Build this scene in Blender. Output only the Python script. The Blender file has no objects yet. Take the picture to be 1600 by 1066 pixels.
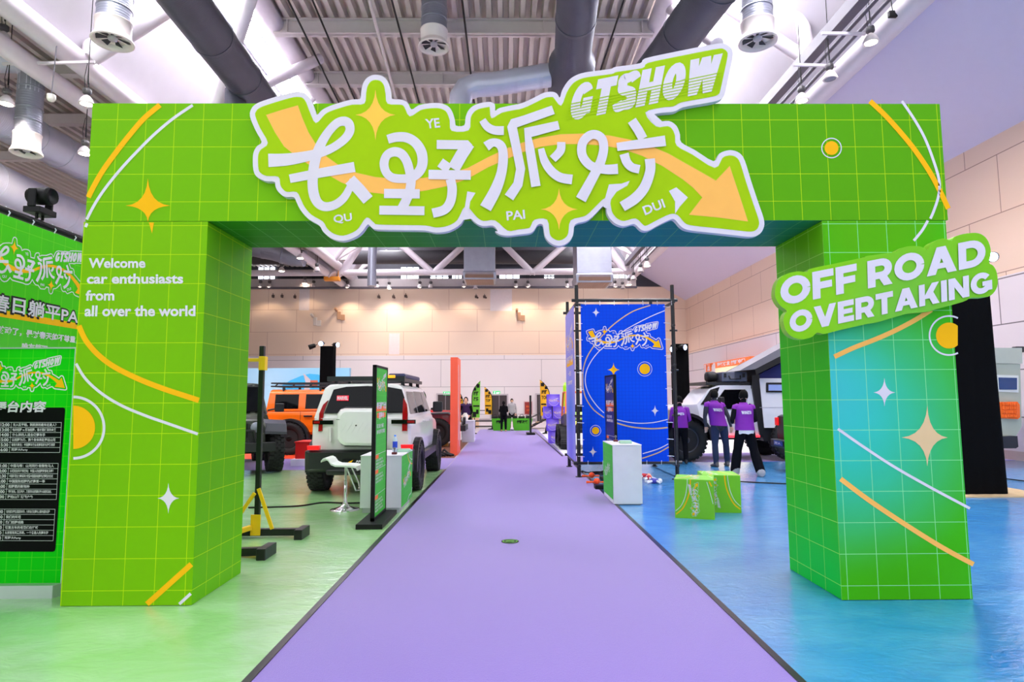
import bpy, bmesh, math, random
from math import sin, cos, pi, radians as rad, sqrt, atan2, tau
from mathutils import Vector as V, Matrix

random.seed(7)
SC = bpy.context.scene
COL = SC.collection

# ------------------------------------------------------------------ camera
F_PX, CAM_H = 960.0, 1.55
cam_d = bpy.data.cameras.new('camera')
cam_d.sensor_width = 36.0
cam_d.lens = 36.0 * F_PX / 1600.0
cam_d.clip_end = 300
cam = bpy.data.objects.new('camera', cam_d)
COL.objects.link(cam)
CAM_R = (Matrix.Rotation(rad(-.6), 3, 'Z') @ Matrix.Rotation(rad(95.36), 3, 'X') @ Matrix.Rotation(rad(-.25), 3, 'Z'))
cam.matrix_world = Matrix.Translation((0, 0, CAM_H)) @ CAM_R.to_4x4()
SC.camera = cam

# ------------------------------------------------------------------ world, exposure
SC.view_settings.view_transform = 'Standard'
SC.view_settings.look = 'None'
SC.view_settings.gamma = 1.0
SC.view_settings.use_curve_mapping = False
SC.view_settings.exposure = 0.66
world = bpy.data.worlds.new('World')
SC.world = world
world.use_nodes = True
wb = world.node_tree.nodes['Background']
wb.inputs[0].default_value = (0.93, 0.94, 1.0, 1)
wb.inputs[1].default_value = 0.92
SKYLIGHT = 19.0          # radiance of the roof glazing
LAMP_W = 300.0           # one pendant lamp

# ------------------------------------------------------------------ where a point of the place is
def ray(u, v):
    return CAM_R @ V(((u - 800) / F_PX, -(v - 533) / F_PX, -1.0))
C0 = V((0, 0, CAM_H))
def P(u, v, y):
    r = ray(u, v); return C0 + r * (y / r.y)
def G(u, v, z=0.0):
    r = ray(u, v); return C0 + r * ((z - CAM_H) / r.z)
def PX(u, v, x):
    r = ray(u, v); return C0 + r * (x / r.x)

# ------------------------------------------------------------------ materials
def lin(c):
    o = []
    for k in c[:3]:
        k = k / 255.0
        o.append(k / 12.92 if k <= .04045 else ((k + .055) / 1.055) ** 2.4)
    return (*o, 1.0)
MATS = {}
def newmat(name):
    m = bpy.data.materials.new(name); m.use_nodes = True
    MATS[name] = m
    return m, m.node_tree, m.node_tree.nodes['Principled BSDF']
def N(nt, t, **kw):
    n = nt.nodes.new(t)
    for k, v in kw.items():
        if k.startswith('i_'):
            n.inputs[int(k[2:])].default_value = v
        else:
            setattr(n, k, v)
    return n
def math_(nt, op, a, b=None, c=None):
    n = nt.nodes.new('ShaderNodeMath'); n.operation = op
    for i, x in enumerate((a, b, c)):
        if x is None: continue
        if isinstance(x, (int, float)): n.inputs[i].default_value = x
        else: nt.links.new(x, n.inputs[i])
    return n.outputs[0]
def mixc(nt, fac, a, b):
    n = nt.nodes.new('ShaderNodeMix'); n.data_type = 'RGBA'
    for i, x in ((0, fac), (6, a), (7, b)):
        if isinstance(x, (int, float)): n.inputs[i].default_value = x
        elif isinstance(x, tuple): n.inputs[i].default_value = x
        else: nt.links.new(x, n.inputs[i])
    return n.outputs[2]
def mat(name, rgb, rough=.5, metal=0.0, emit=0.0, vary=.06, scale=6.0, bump=0.0, spec=.5, coat=0.0, ecol=None):
    """Plain surface: colour with a faint noise in it, roughness, optional fine bump."""
    if name in MATS: return MATS[name]
    m, nt, b = newmat(name)
    c = lin(rgb)
    b.inputs['Roughness'].default_value = rough
    b.inputs['Metallic'].default_value = metal
    b.inputs['Specular IOR Level'].default_value = spec
    b.inputs['Coat Weight'].default_value = coat
    tc = N(nt, 'ShaderNodeTexCoord')
    nz = N(nt, 'ShaderNodeTexNoise'); nz.inputs['Scale'].default_value = scale; nz.inputs['Detail'].default_value = 4
    nt.links.new(tc.outputs['Object'], nz.inputs['Vector'])
    lo = tuple(x * (1 - vary) for x in c[:3]) + (1,); hi = tuple(min(1, x * (1 + vary)) for x in c[:3]) + (1,)
    nt.links.new(mixc(nt, nz.outputs[0], lo, hi), b.inputs['Base Color'])
    if bump:
        bp = N(nt, 'ShaderNodeBump'); bp.inputs['Strength'].default_value = bump; bp.inputs['Distance'].default_value = .01
        nt.links.new(nz.outputs[0], bp.inputs['Height']); nt.links.new(bp.outputs[0], b.inputs['Normal'])
    if emit:
        b.inputs['Emission Color'].default_value = lin(ecol or rgb); b.inputs['Emission Strength'].default_value = emit
    return m
def glass_mat(name, rgb, rough=.06):
    m, nt, b = newmat(name)
    b.inputs['Base Color'].default_value = lin(rgb); b.inputs['Roughness'].default_value = rough
    b.inputs['Specular IOR Level'].default_value = .22
    return m
def print_mat(name, base, blobs=(), line=None, cell=(.232, .235, .235), off=(0, 0, 0), lw=.0045, rough=.5, lmix=.85):
    """Printed grid vinyl: base colour, soft printed colour patches, thin grid lines on every face."""
    m, nt, b = newmat(name)
    b.inputs['Roughness'].default_value = rough
    b.inputs['Specular IOR Level'].default_value = .12
    geo = N(nt, 'ShaderNodeNewGeometry'); sp = N(nt, 'ShaderNodeSeparateXYZ'); sn = N(nt, 'ShaderNodeSeparateXYZ')
    nt.links.new(geo.outputs['Position'], sp.inputs[0]); nt.links.new(geo.outputs['True Normal'], sn.inputs[0])
    col = lin(base)
    for c, r, rgb, soft in blobs:
        d = N(nt, 'ShaderNodeVectorMath', operation='DISTANCE'); d.inputs[1].default_value = c
        nt.links.new(geo.outputs['Position'], d.inputs[0])
        mr = N(nt, 'ShaderNodeMapRange', interpolation_type='SMOOTHSTEP')
        nt.links.new(d.outputs['Value'], mr.inputs[0])
        mr.inputs[1].default_value = r * (1 - soft); mr.inputs[2].default_value = r
        mr.inputs[3].default_value = 1; mr.inputs[4].default_value = 0
        col = mixc(nt, mr.outputs[0], col, lin(rgb))
    if line:
        tot = None
        for i in range(3):
            f = math_(nt, 'FRACT', math_(nt, 'ADD', math_(nt, 'DIVIDE', math_(nt, 'SUBTRACT', sp.outputs[i], off[i]), cell[i]), 100.5))
            near = math_(nt, 'LESS_THAN', math_(nt, 'ABSOLUTE', math_(nt, 'SUBTRACT', f, .5)), lw / 2 / cell[i])
            k = math_(nt, 'MULTIPLY', near, math_(nt, 'LESS_THAN', math_(nt, 'ABSOLUTE', sn.outputs[i]), .7))
            tot = k if tot is None else math_(nt, 'MAXIMUM', tot, k)
        col = mixc(nt, math_(nt, 'MULTIPLY', tot, lmix), col, lin(line))
    if isinstance(col, tuple): b.inputs['Base Color'].default_value = col
    else: nt.links.new(col, b.inputs['Base Color'])
    return m

# ------------------------------------------------------------------ mesh builder
class MB:
    def __init__(s): s.v = []; s.f = []; s.m = []; s.s = []
    def add(s, vs, fs, mi=0, sm=False):
        o = len(s.v); s.v += [tuple(x) for x in vs]
        for f in fs: s.f.append([i + o for i in f]); s.m.append(mi); s.s.append(sm)
    def box(s, x0, x1, y0, y1, z0, z1, mi=0):
        s.add([(x0,y0,z0),(x1,y0,z0),(x1,y1,z0),(x0,y1,z0),(x0,y0,z1),(x1,y0,z1),(x1,y1,z1),(x0,y1,z1)],
              [(0,3,2,1),(4,5,6,7),(0,1,5,4),(1,2,6,5),(2,3,7,6),(3,0,4,7)], mi)
    def bar(s, p, q, w, h, mi=0, up=(0,0,1)):
        """rectangular bar from p to q, w across, h along up"""
        p, q = V(p), V(q); d = (q - p).normalized(); u = V(up)
        if abs(d.dot(u)) > .98: u = V((1, 0, 0))
        a = d.cross(u).normalized() * (w / 2); c = a.cross(d).normalized() * (h / 2)
        vs = [p-a-c, p+a-c, p+a+c, p-a+c, q-a-c, q+a-c, q+a+c, q-a+c]
        s.add(vs, [(0,3,2,1),(4,5,6,7),(0,1,5,4),(1,2,6,5),(2,3,7,6),(3,0,4,7)], mi)
    def tube(s, pts, r, n=10, mi=0, caps=True, sm=True):
        pts = [V(p) for p in pts]; rs = r if isinstance(r, (list, tuple)) else [r] * len(pts)
        d0 = (pts[1] - pts[0]).normalized(); u = V((0, 0, 1)) if abs(d0.z) < .9 else V((1, 0, 0))
        a = d0.cross(u).normalized(); vs = []; fs = []
        for i, p in enumerate(pts):
            if i == 0: d = d0
            elif i == len(pts) - 1: d = (pts[i] - pts[i-1]).normalized()
            else: d = ((pts[i] - pts[i-1]).normalized() + (pts[i+1] - pts[i]).normalized()).normalized()
            a = (a - d * a.dot(d)).normalized(); b = d.cross(a)
            for k in range(n):
                t = tau * k / n; vs.append(p + (a * cos(t) + b * sin(t)) * rs[i])
        for i in range(len(pts) - 1):
            for k in range(n):
                fs.append((i*n+k, i*n+(k+1) % n, (i+1)*n+(k+1) % n, (i+1)*n+k))
        s.add(vs, fs, mi, sm)
        if caps:
            o = (len(pts) - 1) * n
            s.add(vs[:n], [tuple(range(n))[::-1]], mi); s.add(vs[o:], [tuple(range(n))], mi)
    def lathe(s, prof, c=(0,0,0), axis='Z', n=24, mi=0, sm=True, sc=(1,1)):
        """prof: (radius, height) pairs turned about an axis through c"""
        vs = []; fs = []; c = V(c)
        for r, h in prof:
            for k in range(n):
                t = tau * k / n; x, y = r * cos(t) * sc[0], r * sin(t) * sc[1]
                vs.append(c + (V((x, y, h)) if axis == 'Z' else V((y, h, x)) if axis == 'Y' else V((h, x, y))))
        for i in range(len(prof) - 1):
            for k in range(n):
                fs.append((i*n+k, i*n+(k+1) % n, (i+1)*n+(k+1) % n, (i+1)*n+k))
        s.add(vs, fs, mi, sm)
        if prof[0][0] > 1e-4: s.add(vs[:n], [tuple(range(n))[::-1]], mi)
        if prof[-1][0] > 1e-4: s.add(vs[-n:], [tuple(range(n))], mi)
    def ball(s, c, rx, ry=None, rz=None, n=14, m=8, mi=0):
        ry = ry or rx; rz = rz or rx; c = V(c); vs = []; fs = []
        for i in range(m + 1):
            a = pi * i / m - pi / 2
            for k in range(n):
                t = tau * k / n; vs.append(c + V((rx*cos(a)*cos(t), ry*cos(a)*sin(t), rz*sin(a))))
        for i in range(m):
            for k in range(n): fs.append((i*n+k, i*n+(k+1) % n, (i+1)*n+(k+1) % n, (i+1)*n+k))
        s.add(vs, fs, mi, True)
    def loft(s, rings, mi=0, caps=True, sm=True, close=True):
        n = len(rings[0]); vs = [p for r in rings for p in r]; fs = []
        for i in range(len(rings) - 1):
            for k in range(n if close else n - 1):
                fs.append((i*n+k, i*n+(k+1) % n, (i+1)*n+(k+1) % n, (i+1)*n+k))
        s.add(vs, fs, mi, sm)
        if caps: s.add(rings[0], [tuple(range(n))[::-1]], mi); s.add(rings[-1], [tuple(range(n))], mi)
    def plate(s, pts, d, mi=0, ms=None):
        """polygon pts given thickness along vector d (pts are the front face)"""
        pts = [V(p) for p in pts]; d = V(d); n = len(pts)
        s.add(pts, [tuple(range(n))], mi)
        s.add([p + d for p in pts], [tuple(range(n))[::-1]], mi if ms is None else ms)
        s.add(pts + [p + d for p in pts], [(k, k + n, (k+1) % n + n, (k+1) % n) for k in range(n)], mi if ms is None else ms)
    def poly(s, pts, mi=0): s.add(pts, [tuple(range(len(pts)))], mi)
    def ribbon(s, pts, w, fm, mi=0, smooth=True, seg=6, lift=None):
        """flat stroke along 2-D points; fm maps a 2-D point into space"""
        ws = list(w) if isinstance(w, (list, tuple)) else [w] * len(pts)
        if smooth and len(pts) > 2: pts, ws = spline(pts, ws, seg)
        vs = []; n = len(pts)
        for i in range(n):
            a = pts[max(i-1, 0)]; b = pts[min(i+1, n-1)]; p = pts[i]
            dx, dy = b[0]-a[0], b[1]-a[1]; L = sqrt(dx*dx + dy*dy) or 1
            if 0 < i < n-1 and not smooth:
                d1 = V((p[0]-a[0], p[1]-a[1])).normalized(); d2 = V((b[0]-p[0], b[1]-p[1])).normalized()
                k = min(1.6, 1 / max(.3, sqrt(max(.01, (1 + d1.dot(d2)) / 2))))
            else: k = 1
            nx, ny = -dy/L*ws[i]/2*k, dx/L*ws[i]/2*k
            h = () if lift is None else (lift[0] + lift[1] * i / n,)      # a loop passes over itself
            vs += [fm(p[0]+nx, p[1]+ny, *h), fm(p[0]-nx, p[1]-ny, *h)]
        s.add(vs, [(2*i, 2*i+1, 2*i+3, 2*i+2) for i in range(n-1)], mi)
    def ring2(s, c, r, w, fm, mi=0, a0=0, a1=360, n=48):
        pts = [(c[0] + r*cos(rad(a0+(a1-a0)*i/n)), c[1] + r*sin(rad(a0+(a1-a0)*i/n))) for i in range(n+1)]
        s.ribbon(pts, w, fm, mi, smooth=False)
    def disc2(s, c, r, fm, mi=0, a0=0, a1=360, n=40):
        full = a1 - a0 >= 360
        pts = [fm(c[0] + r*cos(rad(a0+(a1-a0)*i/n)), c[1] + r*sin(rad(a0+(a1-a0)*i/n))) for i in range(n if full else n+1)]
        s.poly(pts, mi)
    def star2(s, c, up, dn, lf, rt, fm, mi=0, k=.075, n=6):
        """four-pointed sparkle with curved-in sides"""
        tips = [(0, -up), (rt, 0), (0, dn), (-lf, 0)]; pts = []
        for i in range(4):
            a, b = tips[i], tips[(i+1) % 4]; m = ((a[0]+b[0])*k, (a[1]+b[1])*k)
            for j in range(n):
                t = j / n
                pts.append(((1-t)**2*a[0]+2*t*(1-t)*m[0]+t*t*b[0], (1-t)**2*a[1]+2*t*(1-t)*m[1]+t*t*b[1]))
        s.poly([fm(c[0]+x, c[1]+y) for x, y in pts], mi)
    def text(s, txt, fm, mi=0, off=.02, fit=True, aspect=None):
        """lettering; fm maps (0..1, 0..1) of its box into space"""
        vs, fs, bb = glyphs(txt, off)
        w, h = bb[2]-bb[0], bb[3]-bb[1]
        s.add([fm((x-bb[0])/w, (y-bb[1])/h) for x, y in vs], fs, mi)
    def build(s, name, mats, parent=None, local=True, bevel=0.0, seg=2, base=None, subsurf=0):
        """link as ONE mesh object; top-level meshes get their origin at the base of the shape"""
        if parent is not None: org = V((0, 0, 0)) if local else parent.location
        elif base is not None: org = V(base)
        else:
            xs = [v[0] for v in s.v]; ys = [v[1] for v in s.v]; zs = [v[2] for v in s.v]
            org = V(((min(xs)+max(xs))/2, (min(ys)+max(ys))/2, min(zs)))
        me = bpy.data.meshes.new(name)
        me.from_pydata([(v[0]-org.x, v[1]-org.y, v[2]-org.z) for v in s.v], [], s.f)
        me.polygons.foreach_set('material_index', s.m); me.polygons.foreach_set('use_smooth', s.s)
        for m in (mats if isinstance(mats, (list, tuple)) else [mats]): me.materials.append(m)
        me.validate(); me.update()
        o = bpy.data.objects.new(name, me); COL.objects.link(o)
        if parent is not None: o.parent = parent
        else: o.location = org
        if bevel:
            b = o.modifiers.new('edge', 'BEVEL'); b.width = bevel; b.segments = seg; b.limit_method = 'ANGLE'; b.angle_limit = rad(35)
        if subsurf:
            q = o.modifiers.new('smooth', 'SUBSURF'); q.levels = q.render_levels = subsurf
        return o

def spline(pts, ws, seg=6):
    out, ow = [], []; n = len(pts)
    for i in range(n - 1):
        p0, p1, p2, p3 = pts[max(i-1,0)], pts[i], pts[i+1], pts[min(i+2,n-1)]
        for j in range(seg):
            t = j / seg; q = []
            for k in (0, 1):
                q.append(.5*(2*p1[k] + (p2[k]-p0[k])*t + (2*p0[k]-5*p1[k]+4*p2[k]-p3[k])*t*t + (3*p1[k]-p0[k]-3*p2[k]+p3[k])*t**3))
            out.append(tuple(q)); ow.append(ws[i]*(1-t) + ws[i+1]*t)
    out.append(tuple(pts[-1][:2])); ow.append(ws[-1])
    return out, ow
GL = {}
def glyphs(txt, off):
    key = (txt, off)
    if key not in GL:
        c = bpy.data.curves.new('t', 'FONT'); c.body = txt; c.offset = off; c.resolution_u = 3
        o = bpy.data.objects.new('t', c); COL.objects.link(o)
        me = bpy.data.meshes.new_from_object(o.evaluated_get(bpy.context.evaluated_depsgraph_get()))
        vs = [(v.co.x, v.co.y) for v in me.vertices]; fs = [tuple(p.vertices) for p in me.polygons]
        bpy.data.objects.remove(o); bpy.data.curves.remove(c); bpy.data.meshes.remove(me)
        xs = [v[0] for v in vs]; ys = [v[1] for v in vs]
        GL[key] = (vs, fs, (min(xs), min(ys), max(xs), max(ys)))
    return GL[key]
def quad(bl, br, tr, tl, fm):
    """(s,t) in a unit square -> bilinear in the four 2-D corners -> space"""
    def f(s, t, *h):
        return fm((1-s)*(1-t)*bl[0]+s*(1-t)*br[0]+s*t*tr[0]+(1-s)*t*tl[0], (1-s)*(1-t)*bl[1]+s*(1-t)*br[1]+s*t*tr[1]+(1-s)*t*tl[1], *h)
    return f

def heavy(mb, txt, q, mi=0, t=.25, widths=None, gap=.07, dz=.0003, d0=0.0):
    """heavy block capitals drawn as strokes; q(s, t, height) maps the line's box into space"""
    W = dict(O=1.02, F=.72, R=.84, A=1.02, D=.92, V=1.0, E=.72, T=.78, K=.92, I=t, N=.92, G=.96, S=.8, H=.88, W=1.5)
    W[' '] = .22
    if widths: W.update(widths)
    tot = sum(W[c] for c in txt) + gap * (len(txt) - 1); x = 0; n = [0]
    for ch in txt:
        w = W[ch]; a = t / 2; x0 = x
        def fm(px, py, h=0): return q((x0 + px) / tot, py, d0 + h)
        def rb(pts, sm=False, wd=t):
            n[0] += 1; mb.ribbon(pts, wd, fm, mi, smooth=sm, seg=5, lift=(dz * n[0] , dz * .8))
        def para(xa, ya, xb, yb, wx):
            n[0] += 1; h = dz * n[0]
            mb.add([fm(xa, ya, h), fm(xa + wx, ya, h), fm(xb + wx, yb, h), fm(xb, yb, h)], [(0, 1, 2, 3)], mi)
        def ell(a0, a1): return [(w/2 + (w/2 - a)*cos(rad(a0 + (a1 - a0)*k/22)), .5 + (.5 - a)*sin(rad(a0 + (a1 - a0)*k/22))) for k in range(23)]
        def bowl(y0, y1): 
            r = (y1 - y0)/2; cx = max(w - a - r, t * .6)
            rx = w - a - cx
            return [(a*.5, y1)] + [(cx + rx*sin(rad(k*15)), (y0 + y1)/2 + r*cos(rad(k*15))) for k in range(13)] + [(a*.5, y0)]
        if ch == 'O': rb(ell(0, 360))
        elif ch == 'F': rb([(a, 0), (a, 1)]); rb([(0, 1-a), (w, 1-a)]); rb([(0, .47), (w*.92, .47)], wd=t*.95)
        elif ch == 'E': rb([(a, 0), (a, 1)]); rb([(0, 1-a), (w, 1-a)]); rb([(0, .5), (w*.92, .5)], wd=t*.85); rb([(0, a), (w, a)])
        elif ch == 'I': rb([(a, 0), (a, 1)])
        elif ch == 'T': rb([(0, 1-a), (w, 1-a)]); rb([(w/2, 0), (w/2, 1)])
        elif ch == 'H': rb([(a, 0), (a, 1)]); rb([(w-a, 0), (w-a, 1)]); rb([(0, .5), (w, .5)], wd=t*.9)
        elif ch == 'N': rb([(a, 0), (a, 1)]); rb([(w-a, 0), (w-a, 1)]); para(w-t*1.12, 0, 0, 1, t*1.12)
        elif ch == 'D': rb([(a, 0), (a, 1)]); rb(bowl(a, 1-a))
        elif ch == 'R': rb([(a, 0), (a, 1)]); rb(bowl(.40, 1-a*.95), wd=t*.95); para(w-t*1.12, 0, w*.38, .42, t*1.12)
        elif ch == 'A': k = t*1.15; para(0, 0, w/2-k/2, 1, k); para(w-k, 0, w/2-k/2, 1, k); rb([(w*.22, .3), (w*.78, .3)], wd=t*.75)
        elif ch == 'V': k = t*1.15; para(w/2-k/2, 0, 0, 1, k); para(w/2-k/2, 0, w-k, 1, k)
        elif ch == 'W':
            k = t*.98; para(w*.27-k/2, 0, 0, 1, k); para(w*.27-k/2, 0, w/2-k/2, 1, k); para(w*.73-k/2, 0, w/2-k/2, 1, k); para(w*.73-k/2, 0, w-k, 1, k)
        elif ch == 'K': rb([(a, 0), (a, 1)]); para(t*.6, .30, w-t*1.25, 1, t*1.2); para(w-t*1.2, 0, w*.36, .58, t*1.15)
        elif ch == 'G': rb(ell(38, 338)); rb([(w-a, .12), (w-a, .56)]); rb([(w*.55, .46), (w, .46)], wd=t*.8)
        elif ch == 'S': rb([(w-a*.6, .78), (w*.72, .9), (w*.45, 1-a), (w*.2, .86), (a, .72), (w*.28, .575), (w*.72, .44), (w-a, .28), (w*.8, .13), (w*.5, a), (w*.22, .11), (a*.5, .24)], True)
        x += w + gap
GTW = dict(G=.62, T=.6, S=.6, H=.66, O=.64, W=.95)
# ------------------------------------------------------------------ things, parts, setting
def tag(o, label, cat, group=None):
    o['label'] = label; o['category'] = cat
    if group: o['group'] = group
    return o
def thing(name, label, cat, loc=(0, 0, 0), rz=0.0, group=None):
    o = bpy.data.objects.new(name, None); COL.objects.link(o)
    o.empty_display_size = .1; o.location = loc; o.rotation_euler = (0, 0, rz)
    return tag(o, label, cat, group)
def struct(mb, name, mats, **kw):
    o = mb.build(name, mats, base=kw.pop('base', (0, 0, 0)), **kw); o['kind'] = 'structure'; return o
def copy_thing(o, loc, label, rz=None, scale=None):
    c = o.copy(); COL.objects.link(c); c.location = loc; c['label'] = label
    if rz is not None: c.rotation_euler = (0, 0, rz)
    if scale: c.scale = (scale, scale, scale)
    for ch in list(o.children):
        d = ch.copy(); COL.objects.link(d); d.parent = c
        for g in list(ch.children):
            e = g.copy(); COL.objects.link(e); e.parent = d
    return c

WHITE = mat('white_print', (218, 212, 222), .5, spec=.15)
YELLOW = mat('yellow_print', (246, 182, 10), .5, spec=.12)
PEACH = mat('peach_print', (252, 186, 92), .5, spec=.12)
LIME = mat('lime_print', (160, 200, 0), .5, spec=.12)
BLACK = mat('black_paint', (10, 10, 12), .5, spec=.25)
BLACKCLOTH = mat('black_cloth', (7, 7, 9), .95, bump=.3, scale=30, spec=.1)
RUBBER = mat('tyre_rubber', (20, 20, 23), .75, bump=.2, scale=40)
CHROME = mat('chrome', (215, 215, 220), .15, 1.0)
STEEL = mat('white_steel', (216, 206, 212), .45)
GALV = mat('galvanised_steel', (150, 152, 165), .38, .55, scale=3, vary=.12)
DUCT = mat('dark_duct', (84, 84, 96), .45, .35, scale=3, vary=.12)
GLASS = glass_mat('dark_glass', (9, 10, 14))
WHITEWOOD = mat('white_laminate', (225, 222, 232), .4)
CREAM = mat('cream_paint', (228, 220, 212), .5)
# ================================================================== THE SETTING
def film_mat(name, rgb, rgb2, coat=1.0, rough=.13, base_rough=.5):
    """coloured carpet under a wrinkled clear film: long streaks, soft gloss"""
    m, nt, b = newmat(name)
    tc = N(nt, 'ShaderNodeTexCoord'); mp = N(nt, 'ShaderNodeMapping'); mp.inputs['Scale'].default_value = (.9, 1.7, 1); mp.inputs['Rotation'].default_value = (0, 0, .35)
    nz = N(nt, 'ShaderNodeTexNoise'); nz.inputs['Scale'].default_value = 1.3; nz.inputs['Detail'].default_value = 10; nz.inputs['Distortion'].default_value = .8; nz.inputs['Roughness'].default_value = .65
    nt.links.new(tc.outputs['Object'], mp.inputs[0]); nt.links.new(mp.outputs[0], nz.inputs['Vector'])
    cr = N(nt, 'ShaderNodeMapRange'); nt.links.new(nz.outputs[0], cr.inputs[0]); cr.inputs[1].default_value = .40; cr.inputs[2].default_value = .85
    nt.links.new(mixc(nt, cr.outputs[0], lin(rgb), lin(rgb2)), b.inputs['Base Color'])
    b.inputs['Roughness'].default_value = base_rough; b.inputs['Specular IOR Level'].default_value = .5
    b.inputs['Coat Weight'].default_value = coat; b.inputs['Coat Roughness'].default_value = rough; b.inputs['Coat IOR'].default_value = 2.3
    n2 = N(nt, 'ShaderNodeTexNoise'); n2.inputs['Scale'].default_value = 6.5; n2.inputs['Detail'].default_value = 8; n2.inputs['Distortion'].default_value = 1.5; nt.links.new(mp.outputs[0], n2.inputs['Vector'])
    bp = N(nt, 'ShaderNodeBump'); bp.inputs['Strength'].default_value = .17; bp.inputs['Distance'].default_value = .03
    nt.links.new(n2.outputs[0], bp.inputs['Height']); nt.links.new(bp.outputs[0], b.inputs['Coat Normal']); nt.links.new(bp.outputs[0], b.inputs['Normal'])
    return m
def panel_mat(name, rgb, rgb2, seam, axes, bw, bh, rough=.55, msize=.012, off=(0, 0)):
    """wall cladding boards with thin seams; axes picks the two wall directions"""
    m, nt, b = newmat(name)
    geo = N(nt, 'ShaderNodeNewGeometry'); sp = N(nt, 'ShaderNodeSeparateXYZ'); cb = N(nt, 'ShaderNodeCombineXYZ')
    nt.links.new(geo.outputs['Position'], sp.inputs[0])
    nt.links.new(math_(nt, 'ADD', sp.outputs[axes[0]], 100.0 + off[0]), cb.inputs[0]); nt.links.new(math_(nt, 'ADD', sp.outputs[axes[1]], off[1]), cb.inputs[1])
    br = N(nt, 'ShaderNodeTexBrick'); nt.links.new(cb.outputs[0], br.inputs['Vector'])
    br.offset = .37; br.inputs['Color1'].default_value = lin(rgb); br.inputs['Color2'].default_value = lin(rgb2); br.inputs['Mortar'].default_value = lin(seam)
    br.inputs['Scale'].default_value = 1; br.inputs['Mortar Size'].default_value = msize; br.inputs['Brick Width'].default_value = bw; br.inputs['Row Height'].default_value = bh
    br.inputs['Mortar Smooth'].default_value = .1; br.inputs['Bias'].default_value = -.3
    nt.links.new(br.outputs['Color'], b.inputs['Base Color']); b.inputs['Roughness'].default_value = rough
    return m

GREENF = film_mat('green_carpet_film', (146, 204, 128), (190, 224, 182))
BLUEF = film_mat('blue_carpet_film', (8, 128, 200), (84, 168, 218))
CONC = mat('grey_concrete', (188, 178, 184), .5, scale=1.5, vary=.1)
WPAD = mat('white_pad', (236, 234, 240), .4)
OPAD = mat('orange_pad', (238, 70, 22), .6)
DIRT = mat('brown_pad', (120, 70, 48), .8, scale=8, vary=.3)
BACKY = 42.0
fl = MB()
fl.poly([(-26, -8, 0), (13, -8, 0), (13, 43, 0), (-26, 43, 0)], 0)
fl.poly([(-14, -7, .002), (-1.34, -7, .002), (-1.3, 13.85, .002), (-14, 13.85, .002)], 1)
fl.poly([(1.58, -7, .002), (12.5, -7, .002), (12.5, 15.1, .002), (1.58, 15.1, .002)], 2)
fl.poly([(1.5, 16.6, .002), (12.5, 18.3, .002), (12.5, 31, .002), (1.35, 29, .002)], 3)
fl.poly([(-8.2, 16.3, .002), (-2.15, 16.3, .002), (-2.05, 20.5, .002), (-8.2, 20.5, .002)], 4)
fl.poly([(-2.15, 16.3, .003), (-1.36, 16.3, .003), (-1.36, 23.5, .003), (-1.95, 23.5, .003)], 5)
struct(fl, 'floor', [CONC, GREENF, BLUEF, WPAD, OPAD, DIRT])

PURPLE = mat('purple_carpet_pile', (124, 94, 186), .95, bump=.25, scale=160, vary=.05, spec=.25)
PURPLE.node_tree.nodes['Principled BSDF'].inputs['Sheen Weight'].default_value = .6
edge_l = lambda y: -1.43 + .0115 * y
for lab, pts in (('long purple carpet runner leading through the arch down the hall', [(edge_l(-7), -7), (1.6, -7), (1.585, 31.5), (-1.3, 31.5), (-1.32, 13.8)]),
                 ('purple carpet of the side aisle behind the white car', [(-1.335, 13.8), (-1.335, 16.35), (-14, 16.35), (-14, 13.8)]),
                 ('purple carpet of the side aisle under the white camper', [(1.6, 15.05), (12.4, 15.05), (12.4, 18.35), (1.6, 16.66)])):
    cp = MB(); cp.plate([(x, y, .005) for x, y in pts], (0, 0, -.004), 0)
    o = tag(cp.build('carpet', [PURPLE]), lab, 'carpet')
    if 'runner' in lab: carpet = o
TAPE = mat('black_edge_tape', (22, 20, 24), .3, vary=.4, scale=9)
for a, b, w in (((edge_l(-7) - .02, -7), (-1.335, 13.7), .05), ((1.615, -7), (1.6, 15.0), .045), ((1.52, 16.7), (1.35, 29), .05)):
    t = MB(); t.bar((a[0] - carpet.location.x, a[1] - carpet.location.y, .005), (b[0] - carpet.location.x, b[1] - carpet.location.y, .005), w, .01)
    o = t.build('edge_tape', [TAPE], carpet); o['label'] = 'black edging tape'

# walls
BEIGE = panel_mat('beige_wall_boards', (240, 216, 194), (234, 208, 184), (196, 160, 140), (0, 2), 3.1, 1.53, off=(0, -.04))
WHITEW = panel_mat('white_wall_boards', (232, 224, 224), (228, 220, 222), (150, 142, 146), (0, 2), 6.87, 1.86, msize=.014, off=(.6, -.5))
BEIGER = panel_mat('beige_side_boards', (238, 210, 190), (230, 202, 182), (170, 132, 118), (1, 2), 2.9, 1.5, off=(0, -.15))
WHITER = panel_mat('white_side_boards', (226, 216, 222), (224, 214, 220), (120, 112, 118), (1, 2), 6.4, 1.15, msize=.016, off=(0, .1))
DARKW = mat('dark_upper_wall', (62, 62, 70), .7)
w = MB()
w.box(-26, 12.6, BACKY, BACKY + .3, 0, 4.52, 1); w.box(-26, 12.6, BACKY, BACKY + .3, 4.52, 9.25, 0); w.box(-26, 12.6, BACKY, BACKY + .3, 9.25, 14, 2)
for u0, u1, v0, v1 in ((607.5, 624.5, 521, 554), (766, 800, 452, 486), (467, 484, 452, 485)):      # paler replaced boards
    a, b = P(u0, v1, BACKY - .004), P(u1, v0, BACKY - .004); w.box(a.x, b.x, BACKY - .006, BACKY - .001, a.z, b.z, 3)
struct(w, 'wall_back', [BEIGE, WHITEW, DARKW, mat('pale_board', (236, 224, 222), .55)])
WX = 12.45
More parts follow.
